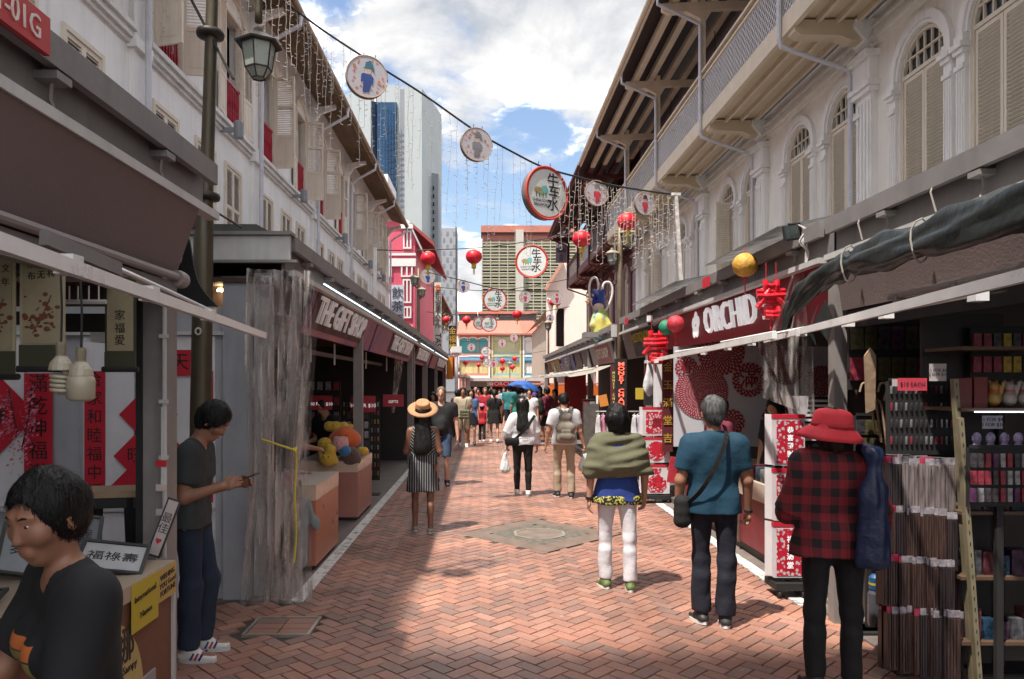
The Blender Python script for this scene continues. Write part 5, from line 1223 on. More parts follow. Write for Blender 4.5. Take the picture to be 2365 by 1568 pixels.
# ================================================================ PEOPLE
def nrm(v): v = np.array(v, dtype=np.float64); return v / max(1e-9, np.linalg.norm(v))
class Blob:
 """signed-distance body builder: rounded cones blended smoothly, surface-netted into one mesh"""
 def __init__(s): s.p = []
 def c(s, a, b, ra, rb=None, flat=None, k=.03, op='+', cut=None):
  s.p.append((np.array(a, float), np.array(b, float), ra, ra if rb is None else rb, flat, k, op, cut)); return s
 def cutplane(s, p, n): s.p.append((np.array(p, float), nrm(n), 0, 0, None, 0, 'cut', None)); return s
 def mesh(s, name, vox, mat_, parent, fold=0.0, fs=(14, 5), seed=0, M=None, lo_=None):
  lo = np.full(3, 1e9); hi = np.full(3, -1e9)
  for a, b, ra, rb, fl, k, op, cut in s.p:
   if op != '+': continue
   r = max(ra, rb)
   lo = np.minimum(lo, np.minimum(a, b) - r); hi = np.maximum(hi, np.maximum(a, b) + r)
  lo -= 3 * vox; hi += 3 * vox; n = np.ceil((hi - lo) / vox).astype(int) + 1
  ax = [(lo[i] + vox * np.arange(n[i])).astype(np.float32) for i in range(3)]
  D = np.full(n, 1.0, np.float32)
  for a, b, ra, rb, fl, k, op, cut in s.p:
   if op == 'cut':
    q = ((ax[0] - a[0]) * b[0])[:, None, None] + ((ax[1] - a[1]) * b[1])[None, :, None] + ((ax[2] - a[2]) * b[2])[None, None, :]
    D = np.maximum(D, q); continue
   r = max(ra, rb) + k + 2.5 * vox
   mn = np.minimum(a, b) - r; mx = np.maximum(a, b) + r
   i0 = np.maximum(0, np.floor((mn - lo) / vox).astype(int)); i1 = np.minimum(n, np.ceil((mx - lo) / vox).astype(int) + 1)
   if (i1 <= i0).any(): continue
   X = ax[0][i0[0]:i1[0]][:, None, None] - a[0]; Y = ax[1][i0[1]:i1[1]][None, :, None] - a[1]; Z = ax[2][i0[2]:i1[2]][None, None, :] - a[2]
   ba = b - a
   if fl is not None:
    f, s_ = nrm(fl[0]), 1 / fl[1] - 1
    dt = (X * f[0] + Y * f[1] + Z * f[2]) * s_; X = X + dt * f[0]; Y = Y + dt * f[1]; Z = Z + dt * f[2]
    ba = ba + f * (np.dot(ba, f) * s_)
   L2 = float(np.dot(ba, ba))
   if L2 > 1e-9:
    t = np.clip((X * ba[0] + Y * ba[1] + Z * ba[2]) / L2, 0, 1)
    d = np.sqrt((X - t * ba[0]) ** 2 + (Y - t * ba[1]) ** 2 + (Z - t * ba[2]) ** 2) - (ra + (rb - ra) * t)
   else: d = np.sqrt(X * X + Y * Y + Z * Z) - ra
   if fl is not None: d = d * (.5 + .5 * fl[1])
   if cut is not None:
    for cp, cn in cut:
     cn = nrm(cn); q = ((ax[0][i0[0]:i1[0]] - cp[0]) * cn[0])[:, None, None] + ((ax[1][i0[1]:i1[1]] - cp[1]) * cn[1])[None, :, None] + ((ax[2][i0[2]:i1[2]] - cp[2]) * cn[2])[None, None, :]
     d = np.maximum(d, q)
   S = (slice(i0[0], i1[0]), slice(i0[1], i1[1]), slice(i0[2], i1[2])); o = D[S]
   if op == '+':
    h = np.clip(.5 + .5 * (d - o) / k, 0, 1); D[S] = d + (o - d) * h - k * h * (1 - h) if False else (d * (1 - h) + o * h - k * h * (1 - h))
   else: D[S] = np.maximum(o, -d)
  if fold:
   X, Y, Z = ax[0][:, None, None], ax[1][None, :, None], ax[2][None, None, :]
   a_, b_ = fs; w = np.sin(X * 9 + seed) * 1.1 + np.sin(Z * 7 + seed * 2) * .9
   D = D + fold * (np.sin((X * .9 + Y * .6) * a_ + Z * b_ + w + seed) + .6 * np.sin((Y - X * .4) * a_ * 1.7 + Z * b_ * 1.9 + 1.7 * w) + .5 * np.sin((X + Y) * a_ * 2.6 - Z * b_ * 2.3 + seed)).astype(np.float32)
  neg = D < 0
  c8 = [neg[i:n[0] - 1 + i, j:n[1] - 1 + j, k_:n[2] - 1 + k_] for i in (0, 1) for j in (0, 1) for k_ in (0, 1)]
  anyn = c8[0].copy(); alln = c8[0].copy()
  for c in c8[1:]: anyn |= c; alln &= c
  act = anyn & ~alln; idx = np.argwhere(act)
  off = np.array([(i, j, k_) for i in (0, 1) for j in (0, 1) for k_ in (0, 1)])
  vals = np.stack([D[idx[:, 0] + o[0], idx[:, 1] + o[1], idx[:, 2] + o[2]] for o in off], 1)
  acc = np.zeros((len(idx), 3)); cnt = np.zeros(len(idx))
  for e0 in range(8):
   for ax_ in range(3):
    if off[e0][ax_]: continue
    e1 = e0 + (4, 2, 1)[ax_]; v0, v1 = vals[:, e0], vals[:, e1]; m = (v0 < 0) != (v1 < 0)
    t = np.where(m, v0 / np.where(m, v0 - v1, 1), 0)
    p = np.tile(off[e0].astype(float), (len(idx), 1)); p[:, ax_] += t; acc += p * m[:, None]; cnt += m
  V = lo + vox * (idx + acc / cnt[:, None])
  im = np.full(n - 1, -1, np.int32); im[act] = np.arange(len(idx)); faces = []
  for ax_ in range(3):
   A = np.take(neg, range(0, n[ax_] - 1), ax_); B = np.take(neg, range(1, n[ax_]), ax_); e = np.argwhere(A != B); u, v = [(1, 2), (2, 0), (0, 1)][ax_]
   e = e[(e[:, u] > 0) & (e[:, v] > 0) & (e[:, u] < n[u] - 1) & (e[:, v] < n[v] - 1)]
   fl_ = A[e[:, 0], e[:, 1], e[:, 2]]; q = []
   for du, dv in ((1, 1), (0, 1), (0, 0), (1, 0)):
    w = e.copy(); w[:, u] -= du; w[:, v] -= dv; q.append(im[w[:, 0], w[:, 1], w[:, 2]])
   q = np.stack(q, 1); q[~fl_] = q[~fl_][:, ::-1]; faces.append(q)
  Fq = np.concatenate(faces); Fq = Fq[(Fq >= 0).all(1)]
  if M is not None: V = V @ np.array(M.to_3x3()).T + np.array(M.translation)
  me = bpy.data.meshes.new(name); me.vertices.add(len(V)); me.vertices.foreach_set('co', V.astype(np.float32).ravel())
  me.loops.add(len(Fq) * 4); me.loops.foreach_set('vertex_index', Fq.astype(np.int32).ravel())
  me.polygons.add(len(Fq)); me.polygons.foreach_set('loop_start', np.arange(0, len(Fq) * 4, 4, dtype=np.int32)); me.polygons.foreach_set('loop_total', np.full(len(Fq), 4, np.int32))
  me.polygons.foreach_set('use_smooth', np.ones(len(Fq), bool))
  me.update(); me.validate(); me.materials.append(mat_)
  o = bpy.data.objects.new(name, me); COL.objects.link(o)
  if parent is not None: par(o, parent)
  return o
def skin(name, c): return mat('skin_' + name, c, .5, var=.07, scale=9, bump=.04, bscale=60)
SK_A = skin('warm', (.42, .215, .135)); SK_B = skin('tan', (.30, .14, .085)); SK_C = skin('brown', (.17, .075, .045)); SK_D = skin('fair', (.50, .28, .20))
H_BLK = mat('black_hair', (.010, .009, .009), .42, var=.4, scale=30, bump=.5, bscale=90, stretch=(1, 1, .15))
H_BRN = mat('dark_brown_hair', (.030, .017, .011), .45, var=.4, scale=30, bump=.5, bscale=90, stretch=(1, 1, .15))
H_GRY = mat('greying_hair', (.085, .085, .085), .5, var=.95, scale=30, bump=.6, bscale=70, stretch=(1, 1, .12))
H_LGT = mat('light_brown_hair', (.16, .095, .055), .5, var=.4, scale=30, bump=.5, bscale=90)
M_EYEW = mat('eye_white', (.55, .52, .5), .3); M_LIP = mat('lip', (.30, .09, .075), .45); M_SOLE = mat('white_sole', (.58, .57, .55), .6)
for h_ in (H_BLK, H_BRN, H_GRY): h_.node_tree.nodes['Principled BSDF'].inputs['Specular IOR Level'].default_value = .22
def cloth(name, c, rough=.85, var=.12, scale=5): return mat(name, c, rough, var=var, scale=scale, bump=.45, bscale=13)
def person(label, loc, rz, H, outfit, pose, vox=.012, sk=SK_A, group=None, detail=True):
 """local frame: x right, y forward (the way the figure faces), z up. rz turns the figure about z; rz=0 faces away from the camera."""
 fem = pose.get('fem', False); W_ = pose.get('wide', 1.0)
 R_ = root('person', label, 'person', loc, rz, group)
 T = Matrix.Translation; s = H / 1.70
 lean = pose.get('lean', 0.0); bend = Matrix.Rotation(-lean, 3, 'X')     # forward lean of the upper body about the hips
 hip = Vector((0, 0, .53 * H + pose.get('drop', 0)))
 def U(x, y, z): return hip + bend @ (Vector((x, y, z)) * s)
 shw = (.155 if fem else .178) * W_ * s; hpw = .092 * s
 neck = U(0, -.005, .50); head = U(0, .015, .655) + Vector((0, pose.get('headfwd', 0), 0))
 HR = Matrix.Rotation(pose.get('yaw', 0), 3, 'Z') @ Matrix.Rotation(-pose.get('nod', 0) - lean * .6, 3, 'X') @ Matrix.Rotation(pose.get('tilt', 0), 3, 'Y')
 npv = U(0, 0, .565)     # head pivot
 hs = s ** .35 * pose.get('hs', 1.0)
 def Hd(x, y, z): return npv + Vector((0, pose.get('headfwd', 0), 0)) + HR @ (Vector((x, y + .012, z + .09)) * hs)
 fwd = Vector((0, 1, 0)); bf = bend @ fwd
 FL = (fwd, .66)
 # joints
 J = {}
 for sg, nm in ((-1, 'L'), (1, 'R')):
  sh = hip + bend @ Vector((sg * shw, -.01 * s, .435 * s))
  ud = Vector(pose.get('ua' + nm, (sg * .16, 0, -1))).normalized(); fd = Vector(pose.get('fa' + nm, (sg * .10, .18, -1))).normalized()
  el = sh + ud * .285 * s; wr = el + fd * .245 * s
  hd = Vector(pose.get('ha' + nm, fd)).normalized()
  hj = hip + Vector((sg * hpw, 0, -.02 * s)); td = Vector(pose.get('th' + nm, (sg * .01, 0, -1))).normalized(); cd_ = Vector(pose.get('ca' + nm, (0, -.03, -1))).normalized()
  kn = hj + td * .43 * s; an = kn + cd_ * .40 * s
  J[nm] = dict(sh=sh, el=el, wr=wr, hd=hd, hj=hj, kn=kn, an=an, sg=sg, ft=Vector(pose.get('ft' + nm, (sg * .18, 1, -.10))).normalized())
 # stand on the ground
 low = min(j['an'].z - .085 * s for j in J.values())
 R_.location.z += -low
 wi = pose.get('belly', 1.0)
 def torso(b, inf, k=.05, hipz=-.06, top=True, fl=.66):
  f = (bf, fl)
  b.c(U(-.075, 0, -.03), U(.075, 0, -.03), (.115 if fem else .108) * s * (1 + (W_ - 1) * .7) + inf, None, f, k)
  b.c(U(-.055, 0, .12), U(.055, 0, .12), (.095 if fem else .112) * s * W_ * wi + inf, None, f, k)
  b.c(U(-.075, 0, .27), U(.075, 0, .27), (.110 if fem else .122) * s * W_ + inf, None, f, k)
  b.c(U(-.10 * W_, -.01, .385), U(.10 * W_, -.01, .385), (.085 if fem else .095) * s * W_ + inf, None, (bf, .78), k)
  if top:
   b.c(U(-.03, -.015, .45), U(.03, -.015, .45), .062 * s + inf * .6, None, None, k)
   for j in J.values(): b.c(U(0, -.015, .475), j['sh'] + Vector((0, 0, .012 * s)), .040 * s + inf * .7, .034 * s + inf * .8, None, .04)
  if pose.get('bust'):
   for sg in (-1, 1): b.c(U(sg * .065, .075, .30), U(sg * .065, .075, .30), .058 * s + inf, None, None, .04)
  if wi > 1.05: b.c(U(0, .07 * wi, .08), U(0, .06, .16), .085 * wi * s + inf, None, None, .06)
 def arm_up(b, j, inf, t=1.0, k=.035, cut=True):
  e = j['sh'] + (j['el'] - j['sh']) * t
  c = [(e, (j['el'] - j['sh']))] if cut else None
  b.c(j['sh'], e + (e - j['sh']).normalized() * (.02 if cut else 0), (.052 if fem else .058) * s * W_ ** .5 + inf, lerp(.052, .040, t) * s + inf * (1.25 if cut else 1), None, k, '+', c)
 def arm_lo(b, j, inf, t=1.0, k=.02, cut=False):
  e = j['el'] + (j['wr'] - j['el']) * t
  b.c(j['el'], e, .041 * s + inf, lerp(.041, .026, t) * s + inf, None, k, '+', [(e, j['wr'] - j['el'])] if cut else None)
 def leg_up(b, j, inf, t=1.0, k=.03, cut=False, fl=None):
  e = j['hj'] + (j['kn'] - j['hj']) * t
  b.c(j['hj'], e, (.082 if fem else .076) * s + inf, lerp(.078, .050, t) * s + inf, fl, k, '+', [(e, j['kn'] - j['hj'])] if cut else None)
 def leg_lo(b, j, inf, t=1.0, k=.02, cut=False, r1=.036):
  e = j['kn'] + (j['an'] - j['kn']) * t; m = j['kn'] + (j['an'] - j['kn']) * .32
  b.c(j['kn'], j['an'] if not cut else e, .048 * s + inf, r1 * s + inf, None, k, '+', [(e, j['an'] - j['kn'])] if cut else None)
  b.c(m + Vector((0, -.018 * s, 0)), m + (j['an'] - j['kn']) * .2 + Vector((0, -.01, 0)), .044 * s + inf, .035 * s + inf, None, .03)
 # ---- the body: one continuous skin
 b = Blob(); torso(b, 0)
 b.c(U(0, -.01, .44), npv + (Hd(0, -.02, -.04) - npv) * .8, .052 * s if not fem else .045 * s, None, None, .03)
 for j in J.values():
  arm_up(b, j, 0, cut=False); arm_lo(b, j, 0); leg_up(b, j, 0); leg_lo(b, j, 0)
  # foot
  ft = j['ft'] * .15 * s; b.c(j['an'] + Vector((0, -.02, -.04)) * s, j['an'] + ft + Vector((0, 0, -.045 * s)), .036 * s, .026 * s, None, .03)
 # head
 b.c(Hd(0, -.015, .035), Hd(0, -.012, .04), .090 * hs, None, (HR @ Vector((1, 0, 0)), .86), .03)
 b.c(Hd(0, .022, .0), Hd(0, .026, -.05), .068 * hs, .052 * hs, (HR @ Vector((1, 0, 0)), .92), .03)
 b.c(Hd(0, .05, -.085), Hd(0, .052, -.088), .028 * hs, None, None, .03)
 b.c(Hd(0, .088, .018), Hd(0, .099, -.022), .007 * hs, .0125 * hs, None, .016)
 for sg in (-1, 1):
  b.c(Hd(sg * .078, -.005, .012), Hd(sg * .080, -.012, -.022), .016 * hs, .010 * hs, None, .008)
  if detail and vox < .009:
   b.c(Hd(sg * .033, .104, .020), Hd(sg * .031, .104, .020), .0125 * hs, None, None, .01, '-')
   b.c(Hd(sg * .020, .084, .044), Hd(sg * .045, .074, .044), .009 * hs, None, None, .02)
   b.c(Hd(sg * .040, .062, -.015), Hd(sg * .040, .062, -.015), .024 * hs, None, None, .04)
 if detail and vox < .009:
  b.c(Hd(-.014, .082, -.057), Hd(.014, .082, -.057), .009 * hs, None, None, .016)
  b.c(Hd(-.012, .080, -.069), Hd(.012, .080, -.069), .009 * hs, None, None, .016)
 # hands with separate fingers
 fr = .0088 * s if vox < .009 else .0095 * s
 for nm, j in J.items():
  d = j['hd']; sg = j['sg']; side = Vector(pose.get('pl' + nm, (0, 1, 0))); side = (side - d * side.dot(d)).normalized(); nrm_ = d.cross(side)
  w = j['wr']; pc_ = w + d * .045 * s
  b.c(w, w + d * .05 * s, .024 * s, .032 * s, (nrm_, .55), .015)
  b.c(pc_ - side * .018 * s, pc_ + side * .018 * s + d * .03 * s, .026 * s, None, (nrm_, .5), .012)
  curl = pose.get('curl' + nm, .5)
  if vox < .016:
   for q, (o_, L_) in enumerate(((.028, .075), (.010, .085), (-.009, .080), (-.027, .062))):
    p0 = w + d * .078 * s + side * o_ * s; cd2 = (d * math.cos(curl) + nrm_ * math.sin(curl) * (-sg)); cd3 = (d * math.cos(curl * 2.3) + nrm_ * math.sin(curl * 2.3) * (-sg))
    p1 = p0 + cd2 * L_ * .45 * s; p2 = p1 + cd3 * L_ * .5 * s
    b.c(p0, p1, fr, fr * .92, None, .004); b.c(p1, p2, fr * .92, fr * .75, None, .003)
   tq = w + d * .025 * s + side * .028 * s; td_ = (d * .75 + side * .55 - nrm_ * .35 * sg).normalized()
   b.c(tq, tq + td_ * .035 * s, fr * 1.25, fr * 1.1, None, .008); b.c(tq + td_ * .035 * s, tq + td_ * .035 * s + (d * .95 - nrm_ * .3 * sg).normalized() * .03 * s, fr * 1.05, fr * .8, None, .004)
  else: b.c(w + d * .07 * s, w + d * .13 * s, .026 * s, .016 * s, (nrm_, .6), .01)
 body = b.mesh('body', vox, sk, R_)
 if detail and vox < .013:
  for sg in (-1, 1):
   m = MB(); m.ball(Hd(sg * .032, .0815, .020), .0098 * hs, 8, (1.15, .8, .5)); m.build('eye', M_EYEW, R_, True)
   m = MB(); m.ball(Hd(sg * .032, .0865, .0195), .0068 * hs, 8, (1, .7, .85)); m.build('pupil', M_DK, R_, True)
   m = MB(); m.tube([Hd(sg * .015, .093, .041), Hd(sg * .032, .091, .046), Hd(sg * .050, .078, .042)], [.0022, .0035, .0018], 5); m.build('eyebrow', H_BLK, R_)
  m = MB(); m.tube([Hd(-.022, .084, -.062), Hd(-.008, .0905, -.059), Hd(.008, .0905, -.059), Hd(.022, .084, -.062)], [.002, .004, .004, .002], 6); m.tube([Hd(-.018, .084, -.067), Hd(0, .090, -.069), Hd(.018, .084, -.067)], [.002, .0045, .002], 6); m.build('lips', M_LIP, R_, True)
 # ---- clothes
 o = outfit; vc = vox
 if 'shirt' in o:
  q = o['shirt']; b = Blob(); inf = q.get('inf', .014) * s; torso(b, inf, .05)
  for j in J.values():
   if q.get('sleeve', .6) > 0: arm_up(b, j, inf * 1.05, min(1, q['sleeve']), .045)
   if q.get('sleeve', 0) > 1: arm_lo(b, j, inf, q['sleeve'] - 1, .025, True)
  hz = q.get('hem', -.08)
  b.c(U(-.07, -.006, .02), U(-.07, -.006, hz - .05), .106 * s + inf, .112 * s + inf * q.get('flare', 1.1), (bf, .86), .04); b.c(U(.07, -.006, .02), U(.07, -.006, hz - .05), .106 * s + inf, .112 * s + inf * q.get('flare', 1.1), (bf, .86), .04)
  b.cutplane(U(0, 0, hz), -(bend @ Vector((0, 0, 1)))); nk = q.get('neck', .478)
  b.c(U(0, .01, .53), npv + HR @ Vector((0, .02, .08)), .058 * s, .07 * s, None, .01, '-'); b.c(U(0, .045, .505), U(0, .08, .52), .05 * s, None, None, .01, '-')
  if q.get('v'): b.c(U(0, .14, .47), U(0, .15, q['v']), .075 * s, .008 * s, None, .01, '-')
  b.mesh('shirt', vc, q['m'], R_, q.get('fold', .0038), q.get('fs', (13, 9)), q.get('seed', 1))
 if 'legs' in o:
  q = o['legs']; b = Blob(); inf = q.get('inf', .014) * s
  b.c(U(-.07, 0, -.03), U(.07, 0, -.03), (.115 if fem else .108) * s + inf * .2, None, (bf, .7), .03)
  L_ = q.get('len', 2.0)
  for j in J.values():
   if L_ >= 1: leg_up(b, j, max(.011, inf * .6), 1.0, .03); leg_lo(b, j, max(.011, inf * q.get('cuff', 1.3)), min(1, L_ - 1 + .001) * .98, .03, True, q.get('r1', .042))
   else: leg_up(b, j, inf * 1.3, L_, .02, True)
  b.cutplane(U(0, 0, q.get('top', .02)), bend @ Vector((0, 0, 1)))
  b.mesh('trousers' if L_ >= 1.5 else 'shorts', vc, q['m'], R_, min(.0035, q.get('fold', .003)), (18, 11), q.get('seed', 3))
 if 'skirt' in o:
  q = o['skirt']; b = Blob(); r0, r1 = q.get('r0', .14), q.get('r1', .21); z0, z1 = q.get('z0', .08), q['z1']; sw = q.get('sway', 0)
  b.c(U(-.03, 0, z0), U(-.05 + sw, q.get('yy', 0), z1 - .03), r0 * s, r1 * s, (fwd, .88), .04); b.c(U(.03, 0, z0), U(.05 + sw, q.get('yy', 0), z1 - .03), r0 * s, r1 * s, (fwd, .88), .04)
  b.cutplane(hip + Vector((0, 0, z1 * s)), (0, 0, -1)); b.cutplane(U(0, 0, z0), (0, 0, 1))
  b.mesh('skirt', vc, q['m'], R_, q.get('fold', .005), q.get('fs', (34, 2)), 2)
 if 'hair' in o:
  q = o['hair']; b = Blob(); st = q.get('style', 'short'); t_ = q.get('t', .012)
  b.c(Hd(0, -.018, .045), Hd(0, -.015, .048), (.090 + t_) * hs, None, (HR @ Vector((1, 0, 0)), .88), .02)
  b.c(Hd(0, -.045, .0), Hd(0, -.050, -.015), (.068 + t_) * hs, (.055 + t_) * hs, (HR @ Vector((1, 0, 0)), .95), .03)
  if st == 'long':
   b.c(Hd(-.02, -.045, .02), U(-.04, -.12, q.get('end', .30)), .080 * s, q.get('r', .075) * s, (fwd, .6), .05); b.c(Hd(.02, -.045, .02), U(.04, -.12, q.get('end', .30) + .03), .080 * s, q.get('r', .075) * s, (fwd, .6), .05)
   for sg in (-1, 1): b.c(Hd(sg * .075, -.01, .01), Hd(sg * .075, -.03, -.13), .028, .024, None, .03)
  if st == 'bob':
   for sg in (-1, 1): b.c(Hd(sg * .06, -.03, .01), Hd(sg * .055, -.04, -.07), .045, .035, None, .04)
   b.c(Hd(0, -.05, .0), Hd(0, -.06, -.07), .075, .055, None, .04)
  if st == 'tail': b.c(Hd(0, -.11, .02), Hd(0, -.14, -.16), .032, .016, None, .03)
  # clear the face and ears
  b.c(Hd(0, .135, .005), Hd(0, .125, -.09), .098 * hs, .09 * hs, (HR @ Vector((0, 0, 1)), 1.0), .01, '-')
  b.c(Hd(0, .14, .075 - q.get('fringe', .02)), Hd(0, .14, -.02), .082 * hs, None, None, .01, '-')
  if st == 'short':
   for sg in (-1, 1): b.c(Hd(sg * .10, .015, -.03), Hd(sg * .10, .0, -.07), .030, .04, None, .01, '-')
  b.cutplane(Hd(0, 0, -.072 if st == 'short' else -.6), HR @ Vector((0, .5, -1)))
  ho = b.mesh('hair', min(vc, .011), q['m'], R_, q.get('rough', .0025), (60, 5), 5)
  if vc < .0125:      # loose strands break the outline
   me_ = ho.data; nv_ = len(me_.vertices); co = np.empty(nv_ * 3, np.float32); me_.vertices.foreach_get('co', co); co = co.reshape(-1, 3); no = np.empty(nv_ * 3, np.float32); me_.vertex_normals.foreach_get('vector', no); no = no.reshape(-1, 3)
   rg = np.random.default_rng(7); N_ = 2600 if vc < .008 else 1300; ii = rg.integers(0, nv_, N_); p0 = co[ii] - no[ii] * .004; n_ = no[ii]; dn = np.array([0, 0, -1.0]) + rg.normal(0, .22, (N_, 3)) + np.array([0, -.2, 0]); dn -= (dn * n_).sum(1, keepdims=True) * n_ * .92; dn /= np.linalg.norm(dn, axis=1, keepdims=True)
   L_ = rg.uniform(.02, .05, (N_, 1)); p1 = p0 + n_ * .0055 + dn * L_ * .4; p2 = p1 + dn * L_ * .6 + n_ * rg.uniform(-.005, .001, (N_, 1)); sd = np.cross(dn, n_) * .0009
   V_ = np.stack([p0 - sd, p0 + sd, p1 - sd, p1 + sd, p2], 1).reshape(-1, 3); m = MB(); m.v = [tuple(v) for v in V_.tolist()]
   for i in range(N_): k5 = i * 5; m.f += [(k5, k5 + 1, k5 + 3, k5 + 2), (k5 + 2, k5 + 3, k5 + 4)]
   tag(m.build('hair_strands', q['m'], R_), kind='stuff')
 for k_, nm in enumerate(('L', 'R')):
  j = J[nm]
  if 'shoe' in o:
   q = o['shoe']; ft = j['ft']; fz = Vector((ft.x, ft.y, ft.z)); a = j['an']; up = Vector((0, 0, 1)); sd = fz.cross(up).normalized(); up2 = sd.cross(fz)
   b = Blob(); b.c(a + fz * (-.035 * s) + up2 * (-.045 * s), a + fz * .15 * s + up2 * (-.055 * s), .042 * s, .036 * s, (up2, .8), .03)
   b.c(a + up2 * .0, a + fz * .05 * s - up2 * .035 * s, .047 * s, .038 * s, None, .03)
   b.c(a, a + up2 * .02 * s, .046 * s, None, None, .02); b.cutplane(a + up2 * (q.get('ht', .015) * s), up2); b.cutplane(a - up2 * (.068 * s), -up2)
   b.mesh('shoe', min(vc, .009), q['m'], R_)
   m = MB(); n = 18; vs = []
   for z in (-.088, -.062):
    for i in range(n):
     t = i / n * 2 * math.pi; L_ = .135 if math.cos(t) > 0 else .125
     vs.append(a + fz * ((.055 + L_ * math.cos(t)) * s) + sd * (.046 * math.sin(t) * (1 + .1 * math.cos(t)) * s) + up2 * (z * s))
   m.add(vs, [tuple(range(n - 1, -1, -1)), tuple(range(n, 2 * n))] + [(i, (i + 1) % n, n + (i + 1) % n, n + i) for i in range(n)]); m.build('sole', q.get('sole', M_SOLE), R_)
   if q.get('stripes'):
    for si, mc_ in enumerate(q['stripes']):
     m = MB()
     for ss in (-1, 1): m.beam(a + fz * ((.03 + .028 * si) * s) + sd * (ss * .0445 * s) - up2 * .060 * s, a + fz * ((.048 + .028 * si) * s) + sd * (ss * .036 * s) - up2 * .018 * s, .013 * s, .012 * s, sd)
     m.build('shoe_stripe', mc_, R_)
 return R_, dict(J=J, U=U, Hd=Hd, HR=HR, hip=hip, s=s, bend=bend, npv=npv)
M_DK = m_dark
def Wp(R_, p):
 """local figure point -> world"""
 return Matrix.Translation(R_.location) @ Matrix.Rotation(R_.rotation_euler.z, 4, 'Z') @ Vector(p)
# ================================================================ THE PEOPLE IN THE STREET
m_wsh = cloth('white_cotton', (.60, .60, .62)); m_olive = cloth('olive_jersey', (.105, .10, .058)); m_cobalt = cloth('cobalt_knit', (.018, .045, .22))
m_petrol = cloth('petrol_blue_polo', (.003, .036, .068)); m_navyt = cloth('navy_trousers', (.006, .007, .016)); m_charc = cloth('charcoal_tee', (.035, .040, .042)); m_bktee = cloth('black_tee', (.010, .010, .012))
m_jean = cloth('blue_denim', (.014, .024, .048), var=.4); m_jshort = cloth('faded_denim', (.04, .07, .13), var=.4); m_khaki = cloth('khaki_chino', (.36, .28, .20)); m_black = cloth('black_cotton', (.006, .0055, .006))
m_cream2 = cloth('cream_cotton', (.50, .42, .30)); m_bei = cloth('beige_shirt', (.42, .35, .25)); m_redt = cloth('red_cotton', (.42, .02, .035)); m_mar = cloth('maroon_cotton', (.14, .012, .035)); m_teal2 = cloth('teal_cotton', (.03, .17, .19))
m_wsho = mat('white_leather', (.66, .65, .63), .5, var=.06); m_dsho = mat('dark_shoe', (.02, .02, .022), .6); m_gsho = mat('grey_green_shoe', (.10, .14, .04), .6, var=.6, scale=18)
def stripes(t, v):
 s_ = nsep(t, v); ax_ = nmath(t, 'ABSOLUTE', s_[0])
 up = nmath(t, 'FRACT', nmath(t, 'MULTIPLY', nmath(t, 'SUBTRACT', s_[2], nmath(t, 'MULTIPLY', ax_, .95)), 24.0))
 lo = nmath(t, 'FRACT', nmath(t, 'MULTIPLY', s_[0], 34.0)); sel = nmath(t, 'GREATER_THAN', s_[2], .94)
 val = nmath(t, 'ADD', nmath(t, 'MULTIPLY', up, sel), nmath(t, 'MULTIPLY', lo, nmath(t, 'SUBTRACT', 1.0, sel)))
 return nmix(t, nmath(t, 'LESS_THAN', val, .16), (.010, .011, .018), (.45, .43, .42))
m_strp = pattern('pinstripe_dress', stripes, .8)
def plaid(t, v):
 s_ = nsep(t, v)
 a = nmath(t, 'LESS_THAN', nmath(t, 'FRACT', nmath(t, 'MULTIPLY', s_[0], 10.0)), .5); b = nmath(t, 'LESS_THAN', nmath(t, 'FRACT', nmath(t, 'MULTIPLY', s_[2], 10.0)), .5)
 c1 = nmath(t, 'LESS_THAN', nmath(t, 'FRACT', nmath(t, 'MULTIPLY_ADD', s_[0], 20.0, .35)), .12)
 f = nmath(t, 'MULTIPLY', nmath(t, 'ADD', a, b), .5)
 return nmix(t, nmath(t, 'MULTIPLY', c1, .35), nmix(t, f, (.012, .006, .008), (.20, .010, .018)), (.01, .008, .01))
m_plaid = pattern('red_black_plaid', plaid, .85)
m_hem = pattern('black_yellow_print', lambda t, v: nmix(t, nmath(t, 'GREATER_THAN', nnoise(t, v, 55, 2), .53), (.012, .012, .014), (.50, .47, .10)), .8)
def chest(t, v):
 s_ = nsep(t, v); n = nnoise(t, v, 5, 2); z = nmath(t, 'ADD', s_[2], nmath(t, 'MULTIPLY', n, .05))
 col = (.010, .010, .012); out_ = None
 front = nmath(t, 'MULTIPLY', nmath(t, 'GREATER_THAN', s_[1], .055), nmath(t, 'LESS_THAN', nmath(t, 'ABSOLUTE', s_[0]), .10))
 cur = (.010, .010, .012)
 for (z0, z1, c) in ((1.115, 1.155, (.50, .13, .03)), (1.065, 1.110, (.22, .18, .05)), (1.025, 1.060, (.03, .12, .22)), (.985, 1.018, (.06, .075, .10)), (.955, .98, (.35, .07, .02))):
  inb = nmath(t, 'MULTIPLY', nmath(t, 'GREATER_THAN', z, z0 + .02), nmath(t, 'LESS_THAN', z, z1 + .02))
  cur = nmix(t, nmath(t, 'MULTIPLY', inb, front), cur, c)
 return cur
m_chest = pattern('black_tee_colour_bars', chest, .85)
def along(M3, o): return Matrix.Translation(o) @ M3.to_4x4()
